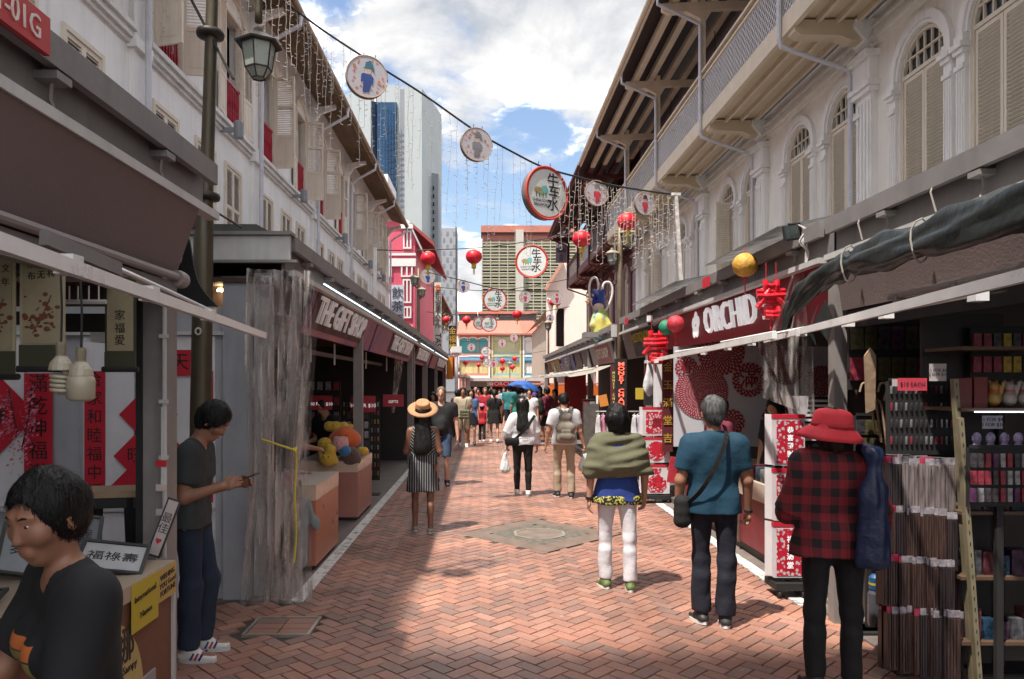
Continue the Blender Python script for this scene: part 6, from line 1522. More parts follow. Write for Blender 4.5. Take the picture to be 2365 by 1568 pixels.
def hat_brim(K, R_, m, band, r=.19, h=.10, tilt=0.35, name='hat'):
 M = along(K['HR'] @ Matrix.Rotation(tilt, 3, 'X'), K['Hd'](0, -.02, .075)); n = 32; b = MB()
 prof = [(r, -.012), (r * .98, .0), (r * .72, .006), (r * .52, .004), (r * .50, .03), (r * .47, h * .8), (r * .42, h), (r * .30, h * .96), (.001, h * .84)]
 b.lathe(prof, n, (0, 0, 0), M, rfun=lambda a, z: 1 + .03 * math.cos(2 * a)); b.lathe([(r * .50, -.0), (r * .95, -.016), (r, -.012)], n, (0, 0, 0), M)
 o = b.build(name, m, R_, True)
 b = MB(); b.lathe([(r * .515, .006), (r * .515, .035), (r * .49, .038)], n, (0, 0, 0), M); b.build('hat_band', band, R_, True); return o
def cap(K, R_, m):
 M = along(K['HR'], K['Hd'](0, -.012, .045)); b = MB(); b.lathe([(.098, -.012), (.100, .01), (.088, .055), (.05, .085), (.001, .095)], 20, (0, 0, 0), M @ Matrix.Diagonal((.92, 1.06, 1, 1)))
 b.grid(lambda u, v: M @ Vector(((u - .5) * .15, .08 + .075 * v * (1 - (2 * u - 1) ** 2 * .5), .005 - .02 * v - .02 * (2 * u - 1) ** 2)), 8, 4); return b.build('cap', m, R_, True)
WALK = dict(thL=(-.02, .22, -1), caL=(0, -.10, -1), thR=(.02, -.12, -1), caR=(0, -.38, -1), ftR=(.15, 1, -.45))
WALK2 = dict(thR=(.02, .22, -1), caR=(0, -.10, -1), thL=(-.02, -.12, -1), caL=(0, -.38, -1), ftL=(-.15, 1, -.45))
# ---- woman in the striped dress with a straw hat
p, K = person('woman in black striped dress and tan straw hat walking away beside the kerb', (-.78, 9.15, 0), R(4), 1.56,
 dict(shirt=dict(m=m_strp, sleeve=0, hem=-.02, inf=.010), skirt=dict(m=m_strp, r0=.125, r1=.175, z0=.16, z1=-.37, fold=.006), hair=dict(m=H_BLK, style='long', end=.20, r=.085), shoe=dict(m=mat('sandal_strap', (.28, .25, .24), .6), ht=-.022)),
 dict(fem=True, wide=1.05, uaL=(-.22, .05, -1), faL=(-.05, .75, .0), uaR=(.24, -.05, -1), faR=(.0, .70, .05), nod=.05, thL=(-.03, .20, -1), caL=(0, -.12, -1), thR=(.03, -.10, -1), caR=(0, -.16, -1)), .011, SK_C)
hat_brim(K, p, mat('tan_straw', (.42, .21, .10), .7, var=.15, scale=40, bump=.3), mat('brown_band', (.07, .03, .018), .6), .185, .10, .62)
m = MB(); m.beam(Wp(p, (-.22, .34, 1.02)), Wp(p, (-.10, .38, 1.02)), .02, .15)
# ---- man in the black V-neck
p, K = person('burly man in black V-neck tee and denim shorts walking towards the camera', (-.80, 13.3, 0), R(176), 1.77,
 dict(shirt=dict(m=m_bktee, sleeve=.62, hem=-.06, inf=.018, v=.37, neck=.475), legs=dict(m=m_jshort, len=.95, inf=.02), hair=dict(m=H_LGT, style='short', t=.008, fringe=-.004), shoe=dict(m=m_dsho)),
 dict(wide=1.16, belly=1.1, thL=(-.03, .20, -1), caL=(0, -.15, -1), thR=(.02, -.10, -1), caR=(0, -.3, -1), uaL=(-.22, .0, -1), uaR=(.22, .0, -1)), .0115, SK_D)
# ---- young woman in white sweatshirt
p, K = person('young woman in white lettered sweatshirt, black leggings and pale cap walking away', (.61, 12.1, 0), R(-3), 1.58,
 dict(shirt=dict(m=m_wsh, sleeve=1.9, hem=-.03, inf=.040, fold=.006, fs=(10, 12)), legs=dict(m=m_black, inf=.004, len=2, cuff=1, r1=.034, fold=.001), hair=dict(m=H_BLK, style='long', end=.27, r=.07), shoe=dict(m=m_wsho)),
 dict(fem=True, uaL=(-.42, .05, -1), faL=(-.05, .45, -.9), uaR=(.30, .0, -1), faR=(.08, .35, -1), nod=.1, thL=(-.02, .18, -1), caL=(0, -.1, -1), thR=(.02, -.05, -1), caR=(0, -.12, -1)), .0115, SK_A)
cap(K, p, mat('pale_pink_cap', (.55, .42, .38), .8))
for k, (tx, z) in enumerate((('HASHTAG', 1.17), ('CITY', 1.10), ('PLAYERS', 1.03))):
 text(tx, .062, m_ink, (.61 - .01, 12.1 - .185 - .0, z + .0), 'cam', None, 'lettering', .002).parent = None
lt = [o for o in SC.objects if o.name.startswith('lettering') and o.parent is None]
for o in lt: par(o, p); o.matrix_parent_inverse = (Matrix.Translation(p.location) @ Matrix.Rotation(p.rotation_euler.z, 4, 'Z')).inverted()
def strap(name, label, cat, pts, w, m, bag=None, extra=None):
 r_ = root(name, label, cat, pts[0], world=True); s = MB(); pp = catmull(pts, 5)
 for a, b in zip(pp[:-1], pp[1:]): s.beam(a, b + (b - a) * .15, w, .006, (0, 1, .2))
 s.build('strap', m, r_)
 if bag:
  c, sz, mm = bag; b = Blob(); c = Vector(c) - 0 * r_.location; x, y, z = [q / 2 for q in sz]; rr_ = min(x, y, z) * .8
  for sx_ in (-1, 1):
   b.c((sx_ * (x - rr_), 0, -(z - rr_)), (sx_ * (x - rr_), 0, z - rr_), rr_, None, None, .02)
  b.c((-(x - rr_), 0, -(z - rr_)), (x - rr_, 0, -(z - rr_)), rr_, None, None, .02); b.c((-(x - rr_), 0, 0), (x - rr_, 0, 0), rr_, None, None, .02); b.c((-(x - rr_), 0, z - rr_), (x - rr_, 0, z - rr_), rr_, None, None, .02)
  o = b.mesh('pouch', .01, mm, None, .002); o.location = c; par(o, r_)
 return r_
strap('shoulder_bag', 'black crossbody bag across the white sweatshirt', 'bag', [(.80, 11.98, 1.32), (.66, 11.90, 1.12), (.52, 11.90, .98), (.45, 11.93, .92)], .045, m_black, ((.43, 11.9, .90), (.22, .10, .13), m_black))
def plastic_bag(label, loc, h, w, g='carrier bags'):
 r_ = root('carrier_bag', label, 'bag', loc, group=g)
 mm = mat('white_carrier_plastic', (.60, .62, .62), .35, var=.1, bump=.4, bscale=18)
 b = Blob(); b.c((-w * .17, 0, -h * .80), (-w * .02, 0, -h * .25), w * .32, w * .10, ((0, 1, 0), .7), .05); b.c((w * .17, 0, -h * .80), (w * .02, 0, -h * .25), w * .32, w * .10, ((0, 1, 0), .7), .05); b.cutplane((0, 0, -h), (.1, 0, -1))
 b.mesh('bag_body', .007, mm, r_, .005, (38, 14), 2)
 s = MB()
 for sg in (-1, 1): s.tube([(0, sg * .01, -.0), (sg * .03, 0, -h * .10), (sg * .06, 0, -h * .28)], .006, 5)
 s.build('handle_loop', mm, r_)
# hand positions guess: from the figure's own joints
def hand_pos(p, K, nm): j = K['J'][nm]; return Wp(p, j['wr'] + j['hd'] * .09 * K['s'])
plastic_bag('long pale carrier bag in the left hand of the woman in white', hand_pos(p, K, 'L') + Vector((-.03, 0, .02)), .44, .19)
# ---- man with the backpack
p, K = person('man in white tee and khaki trousers with grey backpack walking away', (1.27, 11.9, 0), R(2), 1.67,
 dict(shirt=dict(m=m_wsh, sleeve=.62, hem=-.06, inf=.020), legs=dict(m=m_khaki, inf=.018, cuff=1.2, fold=.004), hair=dict(m=H_BLK, style='short', t=.011, fringe=.03), shoe=dict(m=m_dsho)),
 dict(wide=1.06, nod=.45, uaL=(-.26, .02, -1), faL=(-.16, .15, -1), uaR=(.26, .0, -1), faR=(.30, .10, -1), haR=(.1, 0, -1), curlR=1.2, thL=(-.03, .18, -1), caL=(0, -.08, -1), thR=(.03, -.06, -1), caR=(0, -.15, -1)), .011, SK_A)
bp_ = root('backpack', 'grey-beige backpack on the back of the man in the white tee', 'bag', Wp(p, (0, -.12, 1.1)))
m_bpk = mat('taupe_backpack', (.21, .185, .145), .75, var=.12, bump=.1)
b = Blob(); b.c((-.07, -.07, -.15), (.07, -.07, -.15), .095, None, ((0, 1, 0), .75), .03); b.c((-.065, -.07, .0), (.065, -.07, .0), .095, None, ((0, 1, 0), .75), .03); b.c((-.03, -.05, .17), (.03, -.05, .17), .075, None, ((0, 1, 0), .75), .05); b.mesh('pack', .009, m_bpk, bp_, .002)
b = Blob(); b.c((-.055, -.145, -.13), (.055, -.145, -.13), .055, None, ((0, 1, 0), .6), .02); b.c((-.045, -.135, -.05), (.045, -.135, -.05), .04, None, ((0, 1, 0), .6), .02); b.mesh('front_pocket', .009, mat('taupe_pocket', (.17, .15, .12), .75), bp_, .002)
s = MB()
for sg in (-1, 1): s.beam((sg * .045, -.03, .22), (sg * .10, .05, .33), .05, .012, (0, 1, 0)); s.beam((sg * .10, .05, .33), (sg * .12, .12, .31), .05, .012, (0, 0, 1))
s.build('shoulder_strap', m_bpk, bp_); MB().tube([(-.025, -.03, .24), (0, -.03, .275), (.025, -.03, .24)], .007, 6).build('grab_loop', m_bpk, bp_)
plastic_bag('knotted white carrier bag in the right hand of the backpack man', hand_pos(p, K, 'R') + Vector((.01, 0, .02)), .36, .24)
# ---- woman in the olive cape
p, K = person('woman with black curly hair, olive shawl, cobalt top and white trousers walking away', (1.18, 6.62, 0), R(3), 1.62,
 dict(shirt=dict(m=m_cobalt, sleeve=0, hem=-.10, inf=.018, flare=1.6), legs=dict(m=cloth('white_trousers', (.56, .54, .57)), inf=.012, cuff=1.3, r1=.046, fold=.004, fs=(10, 30)), hair=dict(m=H_BLK, style='bob', t=.022, rough=.006), shoe=dict(m=m_gsho)),
 dict(fem=True, wide=1.10, belly=1.03, uaL=(-.30, -.05, -1), faL=(-.05, .05, -1), uaR=(.34, .0, -1), faR=(.05, .22, -1), curlL=.4, thL=(-.02, .14, -1), caL=(0, -.05, -1), thR=(.04, -.10, -1), caR=(0, -.10, -1)), .0095, SK_A)
U = K['U']; b = Blob()
b.c(U(-.04, -.01, .49), U(.04, -.01, .49), .075, None, None, .05)
b.c(U(-.15, 0, .40), U(.15, 0, .40), .105, None, None, .07)
for sg in (-1, 1):
 j = K['J']['L' if sg < 0 else 'R']; e = j['el']; b.c(j['sh'], e + Vector((0, -.02, .02 if sg < 0 else -.04)), .085, .082, None, .06)
b.c(U(-.13, -.04, .26), U(.13, -.04, .26), .125, None, None, .06); b.c(U(0, -.07, .20), U(0, -.08, .165), .12, .03, None, .05); b.c(U(-.17, 0, .20), U(.17, 0, .22), .09, None, None, .05)
b.cutplane(U(0, 0, .13), (.06, 0, -1)); b.mesh('shawl', .0095, m_olive, p, .006, (6, 34), 2)
b = Blob(); b.c(U(-.08, 0, -.08), U(.08, 0, -.08), .155, .155, ((0, 1, 0), .72), .03); b.cutplane(U(0, 0, -.125), (0, 0, -1)); b.cutplane(U(0, 0, -.045), (0, 0, 1)); b.mesh('printed_hem', .0095, m_hem, p, .004, (20, 2))
m = MB(); w_ = K['J']['L']; m.lathe([(.036, -.012), (.037, .012)], 14, (0, 0, 0), Matrix.Translation(w_['wr'] - w_['hd'] * .01)); m.build('bangle', m_black, p)
# ---- man in the petrol polo
p, K = person('grey-haired man in petrol blue polo and navy trousers walking away', (1.74, 5.62, 0), R(-2), 1.72,
 dict(shirt=dict(m=m_petrol, sleeve=.72, hem=-.08, inf=.020, neck=.50, fold=.0045, fs=(11, 11)), legs=dict(m=m_navyt, inf=.018, cuff=1.3, r1=.048, fold=.004), hair=dict(m=H_GRY, style='short', t=.013, fringe=.03, rough=.004), shoe=dict(m=m_dsho)),
 dict(wide=.98, uaL=(-.28, -.02, -1), faL=(-.02, .28, -1), uaR=(.26, -.02, -1), faR=(.10, .22, -1), curlR=.9, curlL=.6, thL=(.03, .14, -1), caL=(0, -.02, -1), thR=(.0, -.04, -1), caR=(-.03, -.02, -1)), .0085, SK_B)
strap('shoulder_bag', 'black shoulder bag slung across the petrol polo with bag at left hip', 'bag', [Wp(p, (.085, .02, 1.49)), Wp(p, (.06, -.125, 1.40)), Wp(p, (-.03, -.168, 1.20)), Wp(p, (-.13, -.15, 1.02)), Wp(p, (-.21, -.05, .90))], .034, m_black, (Wp(p, (-.24, -.02, .84)), (.12, .20, .24), m_black))
m = MB(); m.lathe([(.032, -.01), (.033, .01)], 12, (0, 0, 0), Matrix.Translation(K['J']['R']['wr'])); m.build('watch', m_black, p)
s = MB(); q = Wp(p, (-.25, .12, 1.03)); s.beam(q, q + Vector((.03, 0, .2)), .02, .16, (1, 0, 0)); tag(s.build('red_folder', m_redt), 'bright red folder tucked under the left arm of the man in petrol polo', 'folder')
# ---- woman in red hat and plaid shirt
p, K = person('woman in red bucket hat and loose red-black plaid shirt at right', (2.08, 4.42, 0), R(-6), 1.66,
 dict(shirt=dict(m=m_plaid, sleeve=1.45, hem=-.10, inf=.045, flare=1.6, fold=.008, fs=(10, 9)), legs=dict(m=m_black, inf=.012, fold=.003), hair=dict(m=H_BRN, style='bob', t=.014, rough=.005), shoe=dict(m=m_dsho)),
 dict(fem=True, wide=1.06, nod=.1, uaL=(-.30, .15, -1), faL=(.1, .9, -.2), uaR=(.34, .0, -1), faR=(.16, .20, -1), curlR=1.0, thL=(-.02, .03, -1), thR=(.03, -.03, -1)), .0075, SK_B)
M = along(K['HR'] @ Matrix.Rotation(.16, 3, 'X') @ Matrix.Rotation(.10, 3, 'Y'), K['Hd'](0, -.02, .03)); b = MB(); prof = [(.188, -.07), (.168, -.042), (.140, -.012), (.118, .0), (.115, .03), (.108, .08), (.090, .10), (.05, .112), (.001, .114)]
b.lathe(prof, 40, (0, 0, 0), M, rfun=lambda a, z: 1 + (.10 * math.sin(2 * a + .6) + .05 * math.sin(5 * a)) * (1 if z < -.01 else .15)); b.build('hat', mat('coral_red_hat', (.62, .035, .05), .8, var=.1, scale=6, bump=.25, bscale=14), p, True)
b = MB(); b.lathe([(.119, .0), (.1175, .028)], 40, (0, 0, 0), M); b.build('hat_band', mat('dark_coral', (.42, .02, .035), .8), p, True)
m_nvt = mat('navy_nylon', (.008, .016, .055), .45, var=.3, scale=6, bump=.5, bscale=16)
tb_ = root('tote_bag', 'slack navy tote bag hanging from the right shoulder of the woman in the red hat', 'bag', Wp(p, (.16, -.1, 1.36)), R(-6))
b = Blob(); b.c((0, .05, .07), (.0, -.08, .05), .032, .036, None, .03); b.c((0, -.09, .05), (-.005, -.10, -.20), .036, .055, ((0, 1, 0), .7), .06); b.c((-.005, -.10, -.18), (-.03, -.10, -.56), .045, .068, ((0, 1, 0), .4), .06); b.c((.0, -.10, -.18), (.03, -.10, -.56), .045, .06, ((0, 1, 0), .5), .08); b.cutplane((0, 0, -.60), (.12, 0, -1)); b.mesh('bag_body', .007, m_nvt, tb_, .006, (34, 4), 4)
m = MB(); w_ = K['J']['R']; m.lathe([(.033, -.004), (.034, .004)], 14, (0, 0, 0), Matrix.Translation(w_['wr'])); m.build('bangle', m_chrome, p)
# ---- young man with phone
m_bstr = mat('shoe_blue', (.015, .03, .16), .6); m_rstr = mat('shoe_red', (.45, .02, .03), .6)
p, K = person('young man in charcoal tee and jeans looking down at his phone by the lamp post', (-1.98, 4.98, 0), R(-84), 1.72,
 dict(shirt=dict(m=m_charc, sleeve=.66, hem=-.05, inf=.018, neck=.47, fold=.0035), legs=dict(m=m_jean, inf=.018, cuff=1.5, r1=.042, fold=.005, fs=(12, 30)), hair=dict(m=H_BLK, style='short', t=.020, fringe=.055, rough=.003), shoe=dict(m=m_wsho, stripes=(m_bstr, m_rstr, m_bstr))),
 dict(wide=.97, nod=.62, lean=.06, headfwd=.03, uaL=(-.06, .10, -1), faL=(.32, 1, .22), uaR=(.05, -.08, -1), faR=(-.16, 1, .30), plL=(.2, 0, 1), plR=(-.2, 0, 1), curlL=.55, curlR=.5, thL=(.02, .20, -1), caL=(0, -.12, -1), thR=(-.01, .03, -1), caR=(0, -.03, -1), ftL=(-.1, 1, -.05), ftR=(.12, 1, -.06)), .0072, SK_B)
hp = (hand_pos(p, K, 'L') + hand_pos(p, K, 'R')) / 2
s = MB(); s.cbox(hp + Vector((.035, 0, .03)), (.135, .068, .009), Matrix.Rotation(R(-20), 3, 'Y')); ph = root('smartphone', 'dark smartphone held in both hands of the young man', 'phone', hp, world=True); s.build('body', m_blk, ph)
s = MB(); s.cbox(hp + Vector((.0335, 0, .0352)), (.125, .06, .001), Matrix.Rotation(R(-20), 3, 'Y')); s.build('screen', mat('phone_screen', (.05, .06, .08), .1), ph)
# ---- stall woman in the foreground
p, K = person('short-haired woman in black tee with colour bars leaning over the stall table at lower left', (-1.10, 2.06, 0), R(134), 1.60,
 dict(shirt=dict(m=m_chest, sleeve=.78, hem=-.10, inf=.020, neck=.475, v=.33, fold=.004, fs=(12, 10)), legs=dict(m=m_black, inf=.02), hair=dict(m=H_BLK, style='short', t=.017, fringe=.030, rough=.0025), shoe=dict(m=m_dsho)),
 dict(fem=True, wide=1.08, bust=True, lean=.16, nod=.16, yaw=.42, uaL=(-.20, .26, -1), faL=(.05, .75, -.75), uaR=(.10, .5, -1), faR=(-.2, .9, -.35), curlL=.7, curlR=.7, hs=.95), .0058, SK_B)
# ---- stall keepers
p, K = person('shopkeeper in black tee seen from behind at the gift stall counter', (-2.42, 8.6, 0), R(-20), 1.72, dict(shirt=dict(m=m_bktee, sleeve=.65, inf=.025), legs=dict(m=m_black), hair=dict(m=H_BLK, style='short', t=.014)), dict(wide=1.15, uaR=(.2, .3, -1), faR=(.3, .9, -.2), nod=.2), .014, SK_B)
person('second shopkeeper in black bending over goods inside the gift stall', (-2.25, 10.6, 0), R(150), 1.62, dict(shirt=dict(m=m_bktee, sleeve=.65, inf=.025), legs=dict(m=m_black), hair=dict(m=H_BLK, style='short', t=.014)), dict(nod=.4, lean=.15, faL=(0, 1, -.2), faR=(0, 1, -.2)), .016, SK_A)
person('customer in dark red top bending inside the papercut stall', (2.95, 9.3, 0), R(-60), 1.62, dict(shirt=dict(m=m_mar, sleeve=.6), legs=dict(m=m_black), hair=dict(m=H_BLK, style='bob', t=.016)), dict(nod=.3, fem=True), .016, SK_B)
person('stallholder in black with long hair standing behind the papercut counter', (3.55, 9.0, 0), R(130), 1.64, dict(shirt=dict(m=m_bktee, sleeve=.6), legs=dict(m=m_black), hair=dict(m=H_BLK, style='long', t=.016)), dict(nod=.35, fem=True), .016, SK_A)
# ---- the crowd
def simple(label, px, Y, face, H, shirt, legs, legl=2.0, sk=SK_A, hair=H_BLK, hs='short', skirt=None, sleeve=.6, walk=WALK, wide=1.0, fem=False, shoe=m_dsho, ex=None, inf=.018, pose=None, vox=None):
 X = (px - CX) / F * Y; o = dict(shirt=dict(m=shirt, sleeve=sleeve, inf=inf), hair=dict(m=hair, style=hs, t=.014), shoe=dict(m=shoe))
 if skirt: o['skirt'] = dict(m=skirt, r0=.13, r1=.19, z1=-.30)
 else: o['legs'] = dict(m=legs, len=legl, inf=.02)
 po = dict(fem=fem, wide=wide, **walk); po.update(pose or {})
 if Y > 30: o.pop('shoe')
 return person(label, (X, Y, gz(Y)), R(face), H, o, po, vox or (.015 if Y < 20 else .019 if Y < 27 else .028), sk, detail=Y < 22)
C_ = lambda n, c: cloth(n, c)
pp, K = simple('man in beige shirt and cream shorts with olive bag walking towards the camera', 1069, 21.3, 180, 1.70, m_bei, m_cream2, .95, sk=SK_B, shoe=m_wsho, wide=1.08, pose=dict(faL=(.3, .7, -.6)))
strap('shoulder_bag', 'olive bag held at the chest of the man in beige', 'bag', [Wp(pp, (-.12, .14, 1.36)), Wp(pp, (-.08, .19, 1.15)), Wp(pp, (-.06, .22, 1.0))], .03, m_olive, (Wp(pp, (-.06, .24, .93)), (.30, .12, .26), m_olive))
simple('young woman in blue top and long navy skirt beside the man in beige', 1088, 22, 178, 1.63, C_('denim_blue_top', (.06, .12, .28)), None, skirt=m_navyt, hs='long', fem=True)
pp, K = simple('child in red top and pink cap walking away', 1113, 23, -4, 1.14, m_redt, m_black, 2.0, wide=.95, shoe=m_wsho, pose=dict(uaR=(.8, .2, -.3), faR=(.7, .1, .35))); cap(K, pp, mat('pink_cap', (.6, .16, .25), .8))
simple('woman in red dress facing the camera behind the child', 1120, 27, 180, 1.66, m_redt, None, skirt=m_redt, hs='bob', hair=H_LGT, fem=True, sk=SK_D)
simple('woman in black dress with tied hair walking away', 1141, 22.8, 3, 1.62, m_black, None, skirt=m_black, hs='tail', hair=H_BRN, fem=True, wide=1.1, shoe=m_wsho)
simple('tall man in teal tee and dark shorts standing with back turned', 1177, 26, -20, 1.80, m_teal2, m_navyt, .95, sk=SK_B, wide=1.08, walk=WALK2)
simple('man in green-teal tee right of the taller teal man', 1196, 24.5, 10, 1.68, C_('green_teal_cotton', (.02, .19, .15)), m_black, sk=SK_B)
simple('man in maroon tee with black backpack striding left', 1262, 22.6, 60, 1.70, m_mar, m_black, .9, sk=SK_B, wide=1.05)
bb_ = root('backpack', 'black backpack on the man in maroon', 'bag', (P(1246, 0, 22.4).x, 22.4, 1.15)); b = Blob(); b.c((0, 0, -.15), (0, 0, .12), .15, .12, None, .03); b.mesh('pack', .02, m_black, bb_)
simple('man in white shirt with strap below the blue umbrella', 1222, 21.5, 175, 1.66, m_wsh, m_jean, sk=SK_A, wide=1.1)
pp, K = simple('person in purple cap and dark tee beside the white-capped woman', 1234, 23.5, 160, 1.52, C_('plum_cotton', (.07, .03, .10)), m_black); cap(K, pp, mat('purple_cap', (.08, .04, .18), .8))
simple('woman with face turned in dark top behind the backpack man', 1281, 24, 140, 1.62, C_('wine_cotton', (.10, .02, .03)), m_black, fem=True, hs='bob')
simple('dark-haired woman in shade at the left stall edge', 1000, 17.5, 170, 1.60, m_black, m_black, fem=True, hs='long', sk=SK_C)
simple('man in light blue shirt behind the teal man', 1163, 33, 180, 1.70, C_('light_blue_cotton', (.30, .42, .52)), m_navyt)
simple('bald man in magenta-red tee further up the street', 1098, 36, 180, 1.76, C_('magenta_cotton', (.35, .02, .10)), m_navyt, hair=skin('scalp', (.42, .25, .18)), sk=SK_A)
simple('woman in black walking at far left of the crowd', 1082, 34, 10, 1.62, m_black, m_black, fem=True, hs='tail')
simple('person in pink top far up the street', 1128, 44, 0, 1.68, C_('pink_cotton', (.55, .22, .25)), m_navyt)
simple('person in coral top right of the woman in black dress', 1153, 38, 180, 1.66, C_('coral_cotton', (.55, .20, .15)), m_khaki)
simple('man in pale green tee far up the street', 1134, 50, 180, 1.72, C_('pale_green_cotton', (.35, .45, .35)), m_navyt)
simple('person in white tee far up the street left of centre', 1108, 52, 0, 1.70, m_wsh, m_navyt)
simple('person in grey hoodie far right of the crowd', 1214, 36, 0, 1.72, C_('grey_marl', (.18, .18, .19)), m_black)
simple('person in bright pink top at the middle distance', 1186, 47, 180, 1.66, C_('bright_pink_cotton', (.6, .12, .28)), m_jean, fem=True, hs='long')
simple('person in yellow top near the end stall', 1147, 60, 0, 1.68, C_('yellow_cotton', (.6, .45, .08)), m_navyt)
simple('person in red tee near the end stall', 1168, 62, 180, 1.72, m_redt, m_black)
simple('person in sky blue top near the end stall', 1092, 62, 180, 1.68, C_('sky_cotton', (.25, .4, .6)), m_black)
simple('person in brown jacket by the right stalls in middle distance', 1243, 31, 180, 1.70, C_('brown_cotton', (.12, .07, .04)), m_black)
simple('child-height person in orange near far right stall', 1228, 44, 0, 1.35, C_('orange_cotton', (.6, .2, .03)), m_navyt)
simple('person in dark blue dress at far left by the gift stalls', 1068, 44, 180, 1.62, C_('dark_blue_dress', (.03, .05, .16)), None, skirt=C_('dark_blue_dress', (.03, .05, .16)), fem=True, hs='bob')
simple('elderly man in cream polo past the umbrella', 1205, 55, 180, 1.66, m_cream2, m_khaki, hair=H_GRY)
simple('person in lilac top between the pink and white tees', 1118, 57, 0, 1.66, C_('lilac_cotton', (.4, .3, .5)), m_navyt, fem=True, hs='long')
for k, (px, Y, c, nm) in enumerate(((1062, 30, (.5, .5, .5), 'pale grey'), (1104, 31, (.25, .03, .05), 'dark red'), (1131, 34, (.6, .55, .5), 'off-white'), (1172, 37, (.08, .10, .12), 'slate'), (1201, 41, (.55, .3, .3), 'dusty pink'), (1222, 38, (.02, .03, .08), 'navy'), (1236, 35, (.5, .05, .06), 'scarlet'), (1158, 48, (.6, .6, .62), 'bright white'), (1075, 52, (.3, .1, .3), 'purple'), (1246, 27.5, (.05, .12, .06), 'bottle green'), (1055, 25, (.45, .12, .25), 'raspberry'))):
 simple('distant walker in %s top amid the crowd, %s side of the street' % (nm, 'left' if px < 1150 else 'right'), px, Y, (0, 180)[k % 2], 1.58 + .03 * (k % 5), C_('crowd_cotton_%d' % k, c), (m_black, m_navyt, m_jean)[k % 3], fem=k % 2 == 0, hs=('long', 'short', 'bob')[k % 3])
# umbrella
um = root('umbrella', 'open royal blue umbrella over the crowd at right of centre', 'umbrella', (P(1204, 0, 25).x, 25, 1.25))
s = MB(); n = 16; prof = [(.0001, .68), (.18, .655), (.36, .59), (.50, .50), (.58, .42)]
s.lathe(prof, n, (0, 0, 0), Matrix.Rotation(R(12), 4, 'Y'), rfun=lambda a, z: 1 - .05 * abs(math.sin(4 * a)) * (1 if z < .55 else 0)); s.build('canopy', mat('royal_blue_cloth', (.015, .09, .36), .6, var=.15), um)
MB().tube([(0, 0, -.1), (.13, 0, .66), (.15, 0, .74)], .012, 6).build('shaft', m_blk, um)
# ================================================================ STREET LAMPS
m_lpost = mat('olive_brown_post', (.075, .06, .035), .42, .35, var=.25, scale=3, streak=.2); m_lglass = mat('frosted_lamp_glass', (.30, .33, .29), .25, var=.1); m_lfr = mat('lantern_frame', (.035, .030, .025), .5, .3)
def lantern_head(par_, c, r, h, n=6, drop=True, roofm=None):
 """six-sided lantern hanging at c (top centre)"""
 a0 = R(30)
 m = MB(); m.lathe([(r * 1.42, -h * .26), (r * 1.46, -h * .22), (r * .62, -h * .02), (r * .32, h * .0), (r * .30, h * .12), (r * .16, h * .16)], n, c, a0=a0); m.build('lantern_roof', roofm or m_lfr, par_)
 m = MB(); m.lathe([(r * 1.02, -h * .26), (r * .80, -h * .78)], n, c, a0=a0); m.build('glass', m_lglass, par_)
 m = MB(); C3 = Vector(c)
 for i in range(n):
  a = 2 * math.pi * i / n + a0; b = 2 * math.pi * (i + 1) / n + a0
  f = lambda q, rr, z: C3 + Vector((rr * math.cos(q), rr * math.sin(q), z))
  m.beam(f(a, r * 1.03, -h * .25), f(a, r * .81, -h * .79), r * .07, r * .07); m.beam(f(a, r * .81, -h * .79), f(b, r * .81, -h * .79), r * .08, r * .07)
  m.beam(f(a, r * .80, -h * .79), f(a, r * .42, -h * 1.0), r * .06, r * .06); m.beam(f(a, r * .42, -h), f(b, r * .42, -h), r * .06, r * .06)
 m.build('lantern_frame', m_lfr, par_)
 m = MB(); m.lathe([(r * .79, -h * .79), (r * .41, -h * .99)], n, c, a0=a0); m.build('lower_glass', m_lglass, par_)
lp = root('street_lamp', 'olive-brown street lamp post leaning slightly by the near left stall with one big lantern', 'street lamp', (-2.2, 5.66, 0), world=True)
m = MB(); m.tube([(-2.215, 5.66, 0), (-2.20, 5.66, .9), (-2.185, 5.66, 1.9), (-2.165, 5.66, 3.1), (-2.15, 5.66, 3.15), (-2.10, 5.66, 4.8), (-2.08, 5.66, 5.6)], [.082, .080, .078, .072, .052, .045, .038], 14); m.build('post', m_lpost, lp, True)
for z, x in ((4.53, -2.115), (3.28, -2.148)):
 m = MB(); m.lathe([(.05, -.03), (.10, -.022), (.105, 0), (.10, .022), (.05, .03)], 18, (x, 5.66, z)); m.build('collar', m_lfr, lp, True)
m = MB(); m.tube([(-2.32, 5.6, 4.92), (-2.12, 5.64, 4.53), (-1.92, 5.6, 4.16)], .012, 6); m.build('stay_rod', m_lfr, lp)
m = MB(); m.tube([(-2.13, 5.62, 3.20), (-1.84, 5.55, 3.02)], .009, 6); m.build('stay_rod', m_lfr, lp)
m = MB(); m.tube(catmull([(-2.08, 5.66, 5.55), (-2.02, 5.66, 5.85), (-1.82, 5.66, 5.8), (-1.75, 5.66, 5.3), (-1.745, 5.66, 4.62)], 6), .03, 8); m.build('arm', m_lpost, lp, True)
lantern_head(lp, (-1.745, 5.66, 4.53), .125, .34)
m = MB(); m.tube([(-2.175 + .021 * math.cos(a), 5.57, 2.24 + .025 * math.sin(a)) for a in [i * .7 for i in range(10)]], .007, 5); m.build('hook', m_fasl, lp)
m = MB(); m.lathe([(.11, 0), (.105, .03), (.086, .05)], 16, (-2.215, 5.66, 0)); m.build('base_collar', yc, lp)
